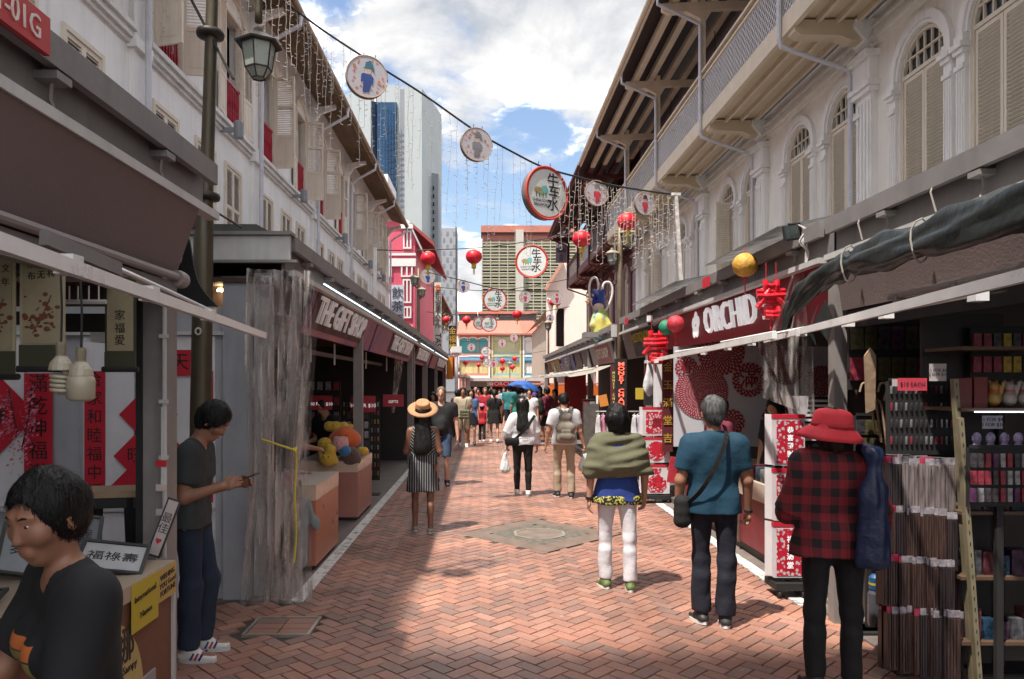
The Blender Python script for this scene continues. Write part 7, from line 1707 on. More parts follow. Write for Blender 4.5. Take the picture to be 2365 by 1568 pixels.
def street_lamp(px, Y, ph, lamps, label, rp=.065):
 X = (px - CX) / F * Y; L = root('street_lamp', label, 'street lamp', (X, Y, gz(Y)), world=True); z0 = gz(Y)
 top = max(P(0, q[1], Y).z for q in lamps)
 m = MB(); m.tube([(X, Y, z0), (X, Y, top - .5), (X, Y, top + .25)], [rp, rp * .8, rp * .5], 10); m.build('post', mat('khaki_post', (.23, .18, .12), .5, .2, var=.2), L, True)
 for (lx, ly, r) in lamps:
  T_ = P(lx, ly, Y); rr_ = r / F * Y / 1.42; h = rr_ * 2.7
  m = MB(); m.tube(catmull([(X, Y, T_.z - h * 1.0), (lerp(X, T_.x, .5), Y, T_.z - h * 1.15), (lerp(X, T_.x, .9), Y, T_.z + h * .1 - .3), (T_.x, Y, T_.z + h * .16)], 5) if abs(lx - px) > 4 else [(X, Y, T_.z - h), (X, Y, T_.z)], .02, 6); m.build('arm', m_lpost, L)
  lantern_head(L, (T_.x, Y, T_.z), rr_, h, roofm=mat('sunlit_lantern_roof', (.30, .25, .18), .5))
 return L
street_lamp(1431, 15, 0, [(1448, 530, 21), (1413, 578, 18)], 'khaki lamp post with two lanterns at different heights between the right stalls')
street_lamp(966, 26, 0, [(956, 636, 13), (974, 664, 12)], 'lamp post with two small lanterns in front of the pink shophouse')
street_lamp(1266, 40, 0, [(1266, 740, 12)], 'dark lamp post at the end of the right stall row')
street_lamp(1177, 70, 0, [(1177, 836, 7)], 'thin lamp post before the pale blue shophouse')
street_lamp(1076, 70, 0, [(1076, 866, 5)], 'thin lamp post before the peach shophouse')
# ================================================================ OVERHEAD DECORATIONS
m_cab = mat('black_cable', (.012, .012, .012), .6); m_strand = mat('pale_light_wire', (.50, .46, .42), .5); m_strandd = mat('translucent_light_wire', (.36, .36, .37), .5)
def cable(pts, r=.012, label=None, g=None, n=6):
 m = MB(); m.tube(catmull(pts, n), r, 6); o = m.build('overhead_cable', m_cab); return tag(o, label, 'cable', g)
cp = [(652, 0, 9.6), (740, 66, 9.9), (843, 134, 10), (968, 212, 10.2), (1097, 302, 10.4), (1185, 352, 10.6), (1254, 386, 10.7), (1330, 408, 10.8), (1400, 425, 10.9), (1480, 439, 10.9), (1562, 450, 10.9)]
cable([P(*c) for c in cp] , .014, 'long sagging black cable carrying the round opera panels and white pole end')
cab = catmull([P(*c) for c in cp], 12)
wpole = root('white_pole', 'thin chipped white pole on the right stall roof holding the light cable', 'pole', P(1570, 662, 10.9), world=True)
m = MB(); m.beam(P(1573, 664, 10.9), P(1560, 448, 10.9), .05, .05); m.cbox(P(1560, 449, 10.9), (.14, .06, .04)); m.build('pole', mat('chipped_white', (.55, .52, .50), .6, var=.5, scale=14), wpole)
# icicle light strands
lc = root('icicle_lights', 'curtain of white icicle lights hanging from the long cable', 'string lights', P(1250, 380, 10.6), world=True)
rr = random.Random(31)
def strand(par_, top, L_, mm, seed, r=.004, tw=.05, tn=.05):
 q = random.Random(seed); m = MB(); pts = [top]; z = 0; x = 0; y = 0
 while z < L_:
  z += q.uniform(.05, .09); x += q.uniform(-.009, .009); y += q.uniform(-.004, .004); pts.append(top + Vector((x, y, -z)))
 m.tube(pts, r, 4)
 for p_ in pts[1:]:
  if q.random() < .75: sg = q.choice((-1, 1)); m.tube([p_, p_ + Vector((sg * tw * q.uniform(.4, 1), 0, q.uniform(-.02, .03)))], r * 1.25, 4)
 return m.build('light_strand', mm, par_)
def on_cable(px):
 for a, b in zip(cab[:-1], cab[1:]):
  pa, pb = CX + F * a.x / a.y, CX + F * b.x / b.y
  if pa <= px <= pb: return a.lerp(b, (px - pa) / max(1e-6, pb - pa))
 return cab[-1]
k = 0
for px in list(range(690, 800, 11)) + list(range(812, 1230, 16)) + list(range(1290, 1385, 9)) + list(range(1385, 1555, 7)):
 px += rr.uniform(-5, 5); k += 1
 L_ = (rr.uniform(.7, 1.5) if px < 1290 else rr.uniform(.55, 1.1))
 strand(lc, on_cable(px) - Vector((0, 0, .02)), L_, m_strand if px > 1280 else m_strandd, k, .0025 if px < 1280 else .0028)
ic2 = root('icicle_lights', 'white icicle lights draped over the left lantern and shophouse eave', 'string lights', P(620, 20, 8.5), world=True)
for px in (560, 575, 592, 612, 628, 645, 660, 668): strand(ic2, P(px + rr.uniform(-4, 4), rr.uniform(-60, 20), 8.3), rr.uniform(.8, 1.3), m_strand, int(px), .003)
ic3 = root('icicle_lights', 'loose light wires tangled over the first crimson railing', 'string lights', P(390, 30, 10.6), world=True)
for px in (352, 372, 384, 398, 410): strand(ic3, P(px, -10 + rr.uniform(-20, 20), 10.8), rr.uniform(.5, .9), m_strand, int(px), .0035)
m = MB(); m.tube(catmull([P(280, -10, 10), P(278, 60, 10), P(300, 75, 10), P(310, 90, 10.1)], 5), .004, 4); m.build('light_strand', m_strandd, ic3)
# round panels
m_rim = mat('panel_rim', (.16, .13, .13), .6); m_rimt = mat('rattan_edge', (.42, .27, .17), .6); m_rimr = mat('vermilion_rim', (.50, .06, .04), .5)
m_face = mat('pale_panel_face', (.44, .42, .45), .5, var=.05); m_faceW = mat('white_panel_face', (.62, .64, .63), .5, var=.04)
m_mleaf = mat('orange_maple', (.52, .17, .09), .6, var=.3); m_ob = mat('opera_blue', (.02, .055, .22), .6, var=.3); m_ot = mat('opera_teal', (.04, .14, .20), .6); m_og = mat('opera_grey', (.18, .18, .20), .6, var=.3); m_or = mat('opera_red', (.45, .03, .05), .6, var=.3); m_fskin = mat('painted_face', (.60, .45, .38), .6)
def round_panel(px, py, rv, Y, yaw, label, kind, cloth_=None, tilt=0, group='round festive panels over the street'):
 yaw = yaw or 5
 """kind 'opera' or 'sign'; rv = vertical radius in reference pixels"""
 C3 = P(px, py, Y); r = rv / F * Y; r_ = root('round_panel', label, 'hanging sign', C3, 0, group); r_.rotation_euler = (0, R(tilt), R(yaw))
 RX = Matrix.Rotation(R(90), 4, 'X'); n = 36; d = r * .16
 m = MB(); m.lathe([(r * .99, -d), (r, -d * .9), (r, d * .9), (r * .99, d)], n, (0, 0, 0), RX); m.build('drum', m_rim, r_, True)
 em = m_rimr if kind == 'sign' else m_rimt
 m = MB(); m.tube([(r * math.cos(a), -d, r * math.sin(a)) for a in [2 * math.pi * i / n for i in range(n + 1)]], r * (.045 if kind == 'sign' else .03), 6); m.build('edge_ring', em, r_, True)
 if kind == 'sign': m = MB(); m.lathe([(r * .90, 0), (r * .99, 0)], n, (0, -d - .003, 0), RX, cap=False); m.build('rim_band', em, r_)
 m = MB(); m.lathe([(.001, 0), (r * .97, 0)], n, (0, -d - .0015, 0), RX); m.build('face', m_faceW if kind == 'sign' else m_face, r_)
 for sg in (-1, 1): m = MB(); m.tube([(sg * r * .3, 0, r * .95), (sg * r * .28, 0, r * 1.22)], .005, 5); m.build('hanger', m_cab, r_)
 y = -d - .004
 if kind == 'sign':
  for ch, z in (('牛', .48), ('车', .05), ('水', -.42)): text(ch, r * .58, m_ink, (r * .28 + (.07 * r if ch == '车' else 0), y, z * r), 'cam', r_, 'character', .001, bold=r * .008 if Y < 60 else 0)
  text('CHINATOWN\nSINGAPORE', r * .16, m_ink, (-r * .28, y, -r * .40), 'cam', r_, 'lettering', .001, .85)
  for (cx, cz, w, h, mm) in ((-.42, .06, .22, .13, mat('ox_tan', (.36, .26, .12), .6)), (-.12, .10, .17, .17, mat('ox_teal', (.15, .42, .42), .6)), (-.30, -.02, .16, .10, mat('ox_green', (.25, .35, .16), .6))):
   m = MB(); m.ball((cx * r, y, cz * r), r, 10, (w, .004, h)); m.build('ox_emblem', mm, r_)
  m = MB()
  for x in (-.52, -.38, -.20, -.06): m.box((x - .015) * r, (x + .015) * r, y - .001, y, -.20 * r, .02 * r)
  m.build('ox_legs', m_ink, r_)
 else:
  q = random.Random(int(px)); m = MB()
  for _ in range(26):
   a = q.choice((q.uniform(2.6, 3.8), q.uniform(-.9, .7), q.uniform(-2.4, -.8), q.uniform(1.1, 2.9))); R1 = q.uniform(.55, .86) * r; c = Vector((R1 * math.cos(a), y, R1 * math.sin(a))); h = q.uniform(.05, .12) * r
   pts = []
   for i in range(10): b_ = i * math.pi / 5 + q.random() * .3; rr_ = h * (1 if i % 2 else .4); pts.append(c + Vector((rr_ * math.cos(b_), -q.random() * .001, rr_ * math.sin(b_))))
   m.add(pts, [tuple(range(10))[::-1]])
  m.build('maple_leaves', m_mleaf, r_)
  cm, ch_ = cloth_
  m = MB(); m.prism([(-.20, .12), (.20, .12), (.26, -.2), (.18, -.72), (-.12, -.78), (-.16, -.2)], y - .003, y, lambda u, v, d_: Vector((u * r, d_, v * r))); m.build('robe', cm, r_)
  m = MB(); m.prism([(-.30, .05), (-.20, .12), (-.14, -.25), (-.28, -.32)], y - .004, y - .001, lambda u, v, d_: Vector((u * r, d_, v * r))); m.prism([(.22, .08), (.32, .0), (.30, -.35), (.2, -.2)], y - .004, y - .001, lambda u, v, d_: Vector((u * r, d_, v * r))); m.build('sleeve', cm, r_)
  m = MB(); m.ball((.0, y - .002, .26 * r), r * .15, 12, (1, .02, 1.05)); m.build('painted_head', m_fskin, r_)
  m = MB(); m.prism([(-.26, .34), (-.18, .42), (-.16, .66), (.04, .78), (.22, .60), (.26, .40), (.30, .26), (.16, .42)], y - .006, y - .003, lambda u, v, d_: Vector((u * r, d_, v * r))); m.build('headdress', ch_, r_)
  m = MB()
  for sx_ in (-.05, .06): m.ball((sx_ * r, y - .004, .27 * r), r * .018, 6, (1.3, .2, 1))
  m.ball((.0, y - .004, .17 * r), r * .02, 6, (1.3, .2, .6)); m.build('painted_features', m_ink, r_)
 return r_
round_panel(846, 180, 48, 10, 22, 'largest opera panel, figure in blue robe and blue hat, upper left on the cable', 'opera', (m_ob, m_ot), 8)
round_panel(1099, 335, 38, 10.4, 22, 'opera panel with grey-robed figure, middle of the cable', 'opera', (m_og, m_og), 6)
round_panel(1257, 448, 60, 10.7, 34, 'largest red-rimmed panel with three brush characters high beside the right eaves', 'sign')
round_panel(1376, 447, 29, 10.9, 18, 'opera panel with red robe behind the lights, left of the two by the white pole', 'opera', (m_or, m_og))
round_panel(1486, 471, 26, 10.9, 25, 'opera panel with orange-red robe, nearest to the white pole', 'opera', (m_or, mat('opera_black', (.05, .03, .03), .6)))
round_panel(1228, 605, 37, 23, -10, 'red-rimmed character panel in front of the apartment slab, level with the lanterns', 'sign')
round_panel(1142, 693, 27, 30, 8, 'medium character panel centred over the street', 'sign')
round_panel(987, 639, 17, 24, 10, 'blue opera panel left, beneath a red lantern', 'opera', (m_ob, m_og))
round_panel(1069, 662, 15, 26, 8, 'small blue opera panel against the sky', 'opera', (m_ob, m_ob))
round_panel(1212, 686, 14, 28, 8, 'small red opera panel in front of the pale stair tower', 'opera', (m_or, m_og))
round_panel(1285, 689, 14, 28, 0, 'small red-brown opera panel above a red lantern at right', 'opera', (m_or, m_or))
round_panel(1129, 748, 18, 42, 6, 'character panel on the salmon roof, right of its twin', 'sign')
round_panel(1107, 746, 15, 42, 20, 'character panel partly hidden on the salmon roof, left of its twin', 'sign')
round_panel(1270, 735, 9, 46, 0, 'tiny blue panel by the right stall signs', 'opera', (m_ob, m_ob))
for i, (px, py, r) in enumerate(((1122, 812, 12), (1088, 802, 9), (1159, 792, 9), (1186, 780, 9), (1124, 838, 10), (1139, 838, 11))):
 round_panel(px, py, r, 62 + i, 0, 'tiny far panel before the end shophouses, %s' % ['largest white one', 'left of the teal windows', 'pink one over the yellow house', 'pink one highest at right', 'lower left of the pair', 'lower right of the pair'][i], 'sign' if i in (0, 4) else 'opera', (m_or, m_og))
# red lanterns
m_lan = bpy.data.materials.new('red_lantern_silk'); m_lan.use_nodes = True; b_ = m_lan.node_tree.nodes['Principled BSDF']; b_.inputs['Base Color'].default_value = (.62, .012, .03, 1); b_.inputs['Roughness'].default_value = .45; b_.inputs['Transmission Weight'].default_value = .0; b_.inputs['Subsurface Weight'].default_value = .25; b_.inputs['Subsurface Radius'].default_value = (.3, .05, .05)
m_gold = mat('gold_trim', (.60, .38, .05), .45, .2); m_tas = mat('yellow_tassel', (.60, .42, .05), .7)
lan0 = None
def lantern(px, py, rv, Y, label, kind='red'):
 global lan0
 C3 = P(px, py, Y)
 if lan0 is None:
  r_ = root('red_lantern', label, 'lantern', C3, 0, 'red festive lanterns over the street')
  m = MB(); m.lathe([(.30, -.82), (.55, -.74), (.82, -.50), (.98, -.18), (1.0, .05), (.92, .42), (.70, .68), (.42, .80), (.30, .82)], 48, rfun=lambda a, z: 1 - .035 * abs(math.sin(8 * a))); m.build('silk_globe', m_lan, r_, True)
  for z in (-.86, .84): m = MB(); m.lathe([(.33, z - .05), (.35, z), (.30, z + .06)], 20); m.build('gold_cap', m_gold, r_)
  m = MB(); m.lathe([(.26, -.9), (.30, -1.25), (.27, -1.42)], 14); m.build('tassel_collar', m_tas, r_)
  m = MB()
  for k in range(7): a = k * .9; m.tube([(.10 * math.cos(a), .10 * math.sin(a), -1.4), (.09 * math.cos(a), .09 * math.sin(a), -2.15)], .025, 4)
  m.build('tassel', m_tas, r_)
  m = MB(); m.tube([(0, 0, .88), (0, 0, 1.15)], .02, 5); m.build('hanger', m_cab, r_)
  lan0 = r_
 else: r_ = clone(lan0, C3, 0, label)
 r_.scale = (rv / F * Y,) * 3; return r_
for (px, py, r, Y, lb) in [(988, 597, 18, 23, 'red lantern at left above the blue opera panel'), (1094, 593, 19, 23, 'red lantern against the sky left of the apartment slab'), (1343, 552, 22, 17, 'larger red lantern hanging below the dark maroon eave'), (1448, 512, 23, 14.5, 'largest red lantern right above the lamp with two lanterns'),
 (1030, 738, 9, 40, 'small red lantern left of the salmon roof'), (1077, 739, 10, 40, 'small red lantern over the salmon roof, left half'), (1194, 726, 11, 36, 'small red lantern before the pale stair tower'), (1275, 699, 8, 33, 'small red lantern, left one of a touching pair at right'), (1287, 699, 8, 33, 'small red lantern, right one of a touching pair at right'),
 (1113, 826, 6, 66, 'tiny red lantern left of the white far panel'), (1105, 843, 5, 66, 'tiny dim red lantern lowest at left'), (1160, 834, 7, 66, 'tiny red lantern before the blue frieze, upper'), (1160, 851, 6, 66, 'tiny red lantern before the blue frieze, lower'), (1188, 828, 6, 66, 'tiny red lantern right beside the turquoise house, upper'), (1183, 848, 6, 66, 'tiny red lantern right beside the turquoise house, lower'), (1075, 838, 6, 66, 'tiny orange-red lantern farthest left')]:
 lantern(px, py, r, Y, lb)
for pts, lb in (([(870, 577), (945, 579), (988, 577), (1094, 573), (1190, 562), (1290, 545), (1385, 525)], 'cable with red lanterns from the white shophouse to the right eave'), ([(985, 628), (1069, 648), (1150, 668), (1212, 672), (1290, 672)], 'lower cable carrying small opera panels')):
 cable([P(a, b, 23.5) for a, b in pts], .016, lb, 'cables across the street')
for (ya, yb, Y, lb) in ((728, 724, 40, 'cable with two small lanterns before the salmon roof'), (820, 815, 66, 'farthest cable with tiny lanterns'), (668, 660, 28, 'cable behind the character panel')):
 cable([P(985, ya - 8, Y), P(1060, ya, Y), P(1142, ya + 5 if Y > 30 else ya + 3, Y), P(1230, yb, Y), P(1315, yb - 16, Y)], .02 if Y > 30 else .014, lb, 'cables across the street')
m = MB(); m.tube([P(1053, 525, 44), P(1053, 800, 44)], .035, 6); tag(m.build('thin_mast', m_lfr), 'thin dark mast rising in front of the pale distant block', 'mast')
m = MB(); m.beam(P(866, 572, 20), P(866, 690, 20), .08, .08); tag(m.build('white_pole', m_bar), 'short white pole on the left stall roof holding the lantern cable', 'pole')
# orchid-stall decorations
def ball_lantern(px, py, rv, X, label, c, name):
 Y = F * X / (px - CX); C3 = P(px, py, Y); r = rv / F * Y; r_ = root('ball_lantern', label, 'lantern', C3, 0, 'round paper lanterns on the right stall')
 m = MB(); q = random.Random(int(px)); m.lathe([(r * math.sin(math.pi * i / 14) + .0005, -r * math.cos(math.pi * i / 14)) for i in range(15)], 26, rfun=lambda a, z: 1 + .03 * math.sin(9 * a + z * 80) + .02 * math.sin(17 * a - z * 130)); m.build('honeycomb_ball', mat(name, c, .6, var=.35, scale=14, bump=.5, bscale=40), r_, True)
 m = MB(); m.ball((0, 0, -r - .02), .022, 8); m.build('bead', m_redp, r_); m = MB(); m.tube([(0, 0, -r - .04), (0, 0, -r * 2.4)], .006, 5); m.tube([(0, 0, r), (0, 0, r + .06)], .004, 4); m.build('tassel', m_redp, r_)
ball_lantern(1720, 612, 28, 2.5, 'yellow-orange paper ball lantern above the ORCHID sign', (.62, .33, .05), 'orange_paper_ball')
ball_lantern(1560, 748, 20, 2.55, 'red paper ball lantern left of the ORCHID sign', (.50, .03, .05), 'red_paper_ball')
ball_lantern(1539, 756, 18, 2.62, 'green paper ball lantern behind the red one', (.02, .22, .13), 'green_paper_ball')
def fu(px, py, sz, X, label):
 Y = F * X / (px - CX); C3 = P(px, py, Y); s_ = sz / F * Y; r_ = root('red_character_ornament', label, 'ornament', C3, 0, 'red foil character ornaments')
 m = MB(); q = random.Random(int(px)); mm = mat('red_foil', (.60, .015, .03), .28, var=.15, bump=.3)
 for (x0, z0, x1, z1, w) in ((-.4, .75, .45, .75, .09), (-.75, .42, .8, .47, .10), (-.8, .14, .75, .20, .10), (-.65, -.12, .7, -.08, .10), (-.3, 1.0, -.25, .5, .12), (.35, 1.0, .3, .5, .12), (-.1, .5, -.75, -.5, .11), (.1, .3, .8, -.45, .11), (-.3, -.45, .4, -.45, .12), (-.3, -.75, .4, -.75, .12), (-.3, -.45, -.3, -.9, .12), (.4, -.45, .4, -.9, .12), (-.3, -.95, .4, -.95, .13)):
  dy = q.uniform(-.15, .15); m.tube([(x0 * s_, dy * s_, z0 * s_), ((x0 + x1) / 2 * s_, (dy - .06) * s_, (z0 + z1) / 2 * s_ - .03 * s_), (x1 * s_, dy * s_, z1 * s_)], w * s_ * 1.45, 7)
 m.build('foil_character', mm, r_); m = MB(); m.tube([(-.25 * s_, 0, s_), (-.25 * s_, 0, s_ * 2.0)], .004, 4); m.tube([(.3 * s_, 0, s_), (.3 * s_, 0, s_ * 2.0)], .004, 4); m.build('hanging_thread', m_redp, r_)
 m = MB(); m.tube([(0, 0, -s_), (0, 0, -s_ * 1.7)], .008, 5); m.build('tassel', m_redp, r_)
fu(1779, 690, 42, 2.5, 'larger red foil character ornament right of the ORCHID lettering')
fu(1513, 800, 36, 2.55, 'smaller red foil character ornament hanging left of the ORCHID sign')
# floodlight, camera, tags
fl = root('floodlight', 'black square floodlight on a bracket over the right stall fascia', 'floodlight', PX(1827, 535, 2.62), world=True)
c = PX(1826, 538, 2.55); M = Matrix.Rotation(R(-8), 3, 'Y'); m = MB(); m.cbox(c, (.125, .035, .125), M); m.build('housing', m_blk, fl); m = MB(); m.cbox(c + Vector((0, -.02, 0)), (.105, .004, .105), M); m.build('glass', mat('dark_green_glass', (.03, .04, .035), .15), fl)
m = MB(); m.tube([c + Vector((-.02, 0, .07)), c + Vector((.08, .03, .09)), c + Vector((.12, .05, -.05))], .012, 6); m.build('bracket', m_blk, fl)
m = MB(); q = random.Random(6)
for k in range(5): m.tube(catmull([c + Vector((.05, .02, .08)), c + Vector((.13 + q.uniform(-.03, .03), .0, .02)), c + Vector((.10 + q.uniform(-.04, .04), -.02, -.08)), c + Vector((.13 + q.uniform(-.03, .03), .0, -.16)), c + Vector((.12, 0, -.28))], 5), .005, 5)
tag(m.build('tangled_cables', mat('white_cable', (.5, .47, .45), .5)), 'tangle of white cables beside the black floodlight', 'cables')
cc = root('security_camera', 'white dome security camera hanging below the right fascia', 'camera', PX(1500, 735, 2.55), world=True); c = PX(1500, 738, 2.55)
m = MB(); m.lathe([(.045, .06), (.05, -.02), (.045, -.04)], 14, c); m.build('housing', m_bar, cc); m = MB(); m.lathe([(.001, -.09), (.03, -.08), (.042, -.04)], 14, c); m.build('dome', m_blk, cc, True)
for i, (px, py) in enumerate(((1630, 652), (1446, 742))):
 m = MB(); Y = F * 2.62 / (px - CX); c = P(px, py, Y); m.cbox(c, (.012, .26, .12)); tag(m.build('red_plate', m_redp), 'small red plate on the right fascia, %s' % ['above the sign', 'at the far end'][i], 'plate', 'red unit plates')
# ================================================================ FIGURE ON THE STALL ROOF
st = root('opera_statue', 'opera puppet statue in green-yellow robe with blue headdress and looping white plumes', 'statue', P(1385, 770, 17.5), world=True)
def sp(px, py, d=0.0): return P(px, py, 17.5) + Vector((0, d, 0))
m_robe = pattern('green_yellow_robe', lambda t, v: nmix(t, nstep(t, nnoise(t, v, 4, 2), .45, .55), nmix(t, nstep(t, nnoise(t, v, 6, 2), .5, .56), (.33, .42, .12), (.06, .18, .42)), (.50, .44, .10)), .5)
b = Blob(); b.c(sp(1385, 722), sp(1385, 742), .13, .19, None, .05); b.c(sp(1385, 742), sp(1388, 768), .20, .24, None, .05)
for sg in (-1, 1): b.c(sp(1385 + sg * 8, 727), sp(1385 + sg * 18, 752, -.1), .07, .09, None, .04)
b.mesh('robe', .022, m_robe, st, .008, (10, 5))
b = Blob(); b.c(sp(1381, 706), sp(1381, 706), .13, None, None, .02); b.c(sp(1381, 712), sp(1381, 720), .06, None, None, .02); b.mesh('head', .02, m_fskin, st)
b = Blob(); b.c(sp(1381, 684), sp(1381, 700, .05), .16, .17, None, .04); b.c(sp(1372, 676), sp(1372, 672), .05, None, None, .03); b.c(sp(1390, 678), sp(1392, 672), .05, None, None, .03); b.mesh('headdress', .02, mat('headdress_blue', (.012, .03, .20), .3, var=.4), st)
m_plu = mat('white_plume', (.62, .58, .56), .6)
for pts in ([(1374, 715), (1362, 690), (1361, 660), (1366, 644), (1376, 642), (1381, 655), (1381, 670)], [(1392, 684), (1391, 665), (1396, 653), (1408, 653), (1414, 668), (1411, 690), (1401, 712), (1392, 722)]):
 m = MB(); m.tube(catmull([sp(*q) for q in pts], 6), .028, 7); m.build('plume', m_plu, st, True)
q = random.Random(3); m = MB()
for k in range(14): m.ball(sp(1362 + q.uniform(-9, 9), 690 + q.uniform(-9, 9), q.uniform(-.1, .1)), .035, 7)
m.build('pompoms', mat('peach_pompom', (.60, .40, .28), .7), st); m = MB(); m.cbox(sp(1390, 774), (.9, .5, .12)); m.build('base', m_fasc, st)
# other mascot cluster at left end
cl = root('costume_figure', 'white and red costumed festival figure above the far left stalls', 'statue', P(1048, 840, 38), world=True)
b = Blob(); b.c(P(1048, 850, 38), P(1046, 826, 38), .32, .2, None, .1); b.c(P(1046, 812, 38), P(1046, 812, 38), .2, None, None, .1); b.mesh('body', .04, mat('white_fur', (.62, .6, .58), .9), cl, .03, (9, 7)); m = MB(); m.ball(P(1054, 818, 37.8), .14, 10); m.build('red_pompom', m_redp, cl)
# ================================================================ GOODS AND FURNITURE
# calligraphy table at lower left
m_lam = mat('cream_laminate', (.40, .31, .23), .5, var=.08); m_ora = mat('brown_orange_board', (.16, .062, .035), .6, var=.1)
tb = root('stall_table', 'calligraphy stall table with cream top edge and brown orange front', 'table', (-2.1, 2.4, 0), world=True)
XT_ = -1.56; Y0, Y1 = 1.7, 3.70; ZT = .96
m = MB(); m.box(-2.6, XT_, Y0, Y1, ZT - .07, ZT); m.build('tabletop', m_lam, tb)
m = MB(); m.box(-2.58, XT_ - .012, Y0, Y1 - .012, .0, ZT - .07); m.build('front_board', m_ora, tb)
m = MB(); m.box(XT_ - .02, XT_ + .002, Y1 - .02, Y1 + .002, 0, ZT - .07); m.build('corner_strip', m_fasl, tb)
# fan poster with characters on the street face (facing +x)
fp = root('fan_poster', 'cream folding fan poster with large brush characters on the table front', 'poster', (XT_, 3.1, .6), world=True)
def fx(y, z, d=.004): return Vector((XT_ - .012 + d, y, z))
m = MB(); cy, cz = 2.97, .46; pts = [fx(cy + .40 * math.cos(a), cz + .40 * math.sin(a), .006) for a in [R(-8 + 8 * i) for i in range(23)]] + [fx(cy + .11 * math.cos(a), cz + .11 * math.sin(a), .006) for a in [R(168 - 8 * i) for i in range(23)]]
m.add(pts, [(i, i + 1, 44 - i, 45 - i) for i in range(22)]); m.build('fan_leaf', mat('fan_paper', (.50, .34, .13), .7, var=.12, scale=12), fp)
m = MB(); pts = [fx(cy, cz - .06, .010)] + [fx(cy + .17 * math.cos(R(-10 + 10 * i)), cz + .17 * math.sin(R(-10 + 10 * i)), .010) for i in range(21)]; m.add(pts, [(0, i, i + 1) for i in range(1, 21)]); m.build('fan_ribs', mat('dark_fan_rib', (.04, .02, .015), .5), fp)
for a in range(-5, 190, 12): m = MB(); m.beam(fx(cy, cz, .012), fx(cy + .17 * math.cos(R(a)), cz + .17 * math.sin(R(a)), .012), .004, .002, (1, 0, 0)); m.build('rib_line', mat('brown_rib', (.13, .06, .04), .5), fp)
text('娜', .17, m_ink, fx(3.20, .70, .008), '+x', fp, 'character', .001, bold=.002); text('雲', .17, m_ink, fx(2.86, .73, .008), '+x', fp, 'character', .001, bold=.002); text('Sampy', .05, m_ink, fx(3.24, .60, .008), '+x', fp, 'lettering', .001)
for k in range(3):
 m = MB(); y = 3.02 + k * .17; m.box(XT_ - .014, XT_ - .004 + .001 * k, y, y + .13, .18 + .05 * k, .40 + .05 * k); nt_ = root('name_card', 'small framed name card under the fan poster, number of strokes differs, position %s' % ['left', 'middle', 'right'][k], 'card', (XT_, y, .3), world=True, group='name cards'); m.build('card', mat('grey_card', (.30, .27, .26), .6), nt_)
 text('白禄福'[k], .08, m_ink, fx(y + .065, .30 + .05 * k, .012), '+x', nt_, 'character', .001)
m_yp = mat('yellow_card', (.50, .36, .03), .7, var=.08); m_yp2 = mat('ochre_card', (.50, .32, .10), .7, var=.08)
def note(y0, y1, z0, z1, mm, txt, sz, label):
 r_ = root('paper_notice', label, 'notice', (XT_, y0, z0), world=True); m = MB(); m.box(XT_ + .001, XT_ + .005, y0, y1, z0, z1); m.build('paper', mm, r_); text(txt, sz, m_ink, (XT_ + .007, (y0 + y1) / 2, (z0 + z1) / 2), (R(90), R(-4), R(90)), r_, 'lettering', .001)
note(3.24, 3.50, .74, .955, m_yp, 'International\n\nNames', .042, 'yellow handwritten notice reading International Names on the table edge')
note(3.50, 3.70, .80, .955, m_yp2, 'WISHING\nYOU Good\nFORTUNE', .038, 'ochre handwritten notice wishing good fortune at the table corner')
m = MB(); m.cbox(P(187, 1190, 3.3), (.08, .004, .07)); tag(m.build('paper_notice', m_yp), 'small yellow note standing behind the stall woman', 'notice')
# frames on the table
m_frb = mat('black_frame', (.018, .018, .02), .4); m_pap = mat('rice_paper', (.45, .45, .46), .6, var=.1)
def frame(label, loc, w, h, rot, tx=None, sz=.05, m_p=None):
 r_ = root('picture_frame', label, 'frame', loc, 0, 'framed calligraphy on the stall table'); r_.rotation_euler = rot
 m = MB(); t = .018
 m.box(-w / 2, w / 2, 0, t, 0, .014); m.box(-w / 2, w / 2, h - t, h, 0, .014); m.box(-w / 2, -w / 2 + t, t, h - t, 0, .014); m.box(w / 2 - t, w / 2, t, h - t, 0, .014); m.build('frame_border', m_frb, r_)
 m = MB(); m.box(-w / 2 + t, w / 2 - t, t, h - t, .001, .006); m.build('paper', m_p or m_pap, r_)
 if tx: text(tx, sz, m_ink, (0, h / 2, .0075), 'up', r_, 'character', .0005)
frame('framed calligraphy sheet nearest the table corner, tilted to the street', (-1.74, 3.38, .975), .30, .24, (R(22), R(10), R(18)), '福祿壽', .075)
frame('long dark frame with printed characters leaning behind the corner frame', (-1.98, 3.52, .98), .22, .36, (R(32), R(14), R(30)), '鵬程\n萬里', .07, mat('slate_print', (.14, .15, .17), .5))
frame('grey-print frame with one large character leaning left of the others', (-2.10, 3.30, .98), .20, .36, (R(30), R(16), R(34)), '舞', .11, mat('slate_print2', (.26, .28, .31), .5))
frame('low ink landscape frame behind the stall woman at left', (-2.28, 2.95, 1.0), .34, .26, (R(68), 0, R(35)), '山水', .08)
frame('flat ink painting on the table at lower left corner', (-1.80, 2.3, .965), .30, .42, (0, 0, R(8)), '竹', .12)
frame('second flat painting below the ink landscape', (-2.05, 2.72, .965), .34, .26, (R(8), 0, R(14)), '蘭', .1)
for k in range(4): frame('edge-on thin frame in the row behind the grey prints, %s' % ['first', 'second', 'third', 'fourth'][k], (-2.25 + .04 * k, 3.55 + .03 * k, .98), .18, .30 - .02 * k, (R(40), R(18), R(32)), None)
vb = root('calligraphy_strip', 'narrow black-framed strip with characters and a red heart leaning on the post', 'frame', P(352, 1285, 3.72), 0); vb.rotation_euler = (R(90 - 12), R(17), 0)
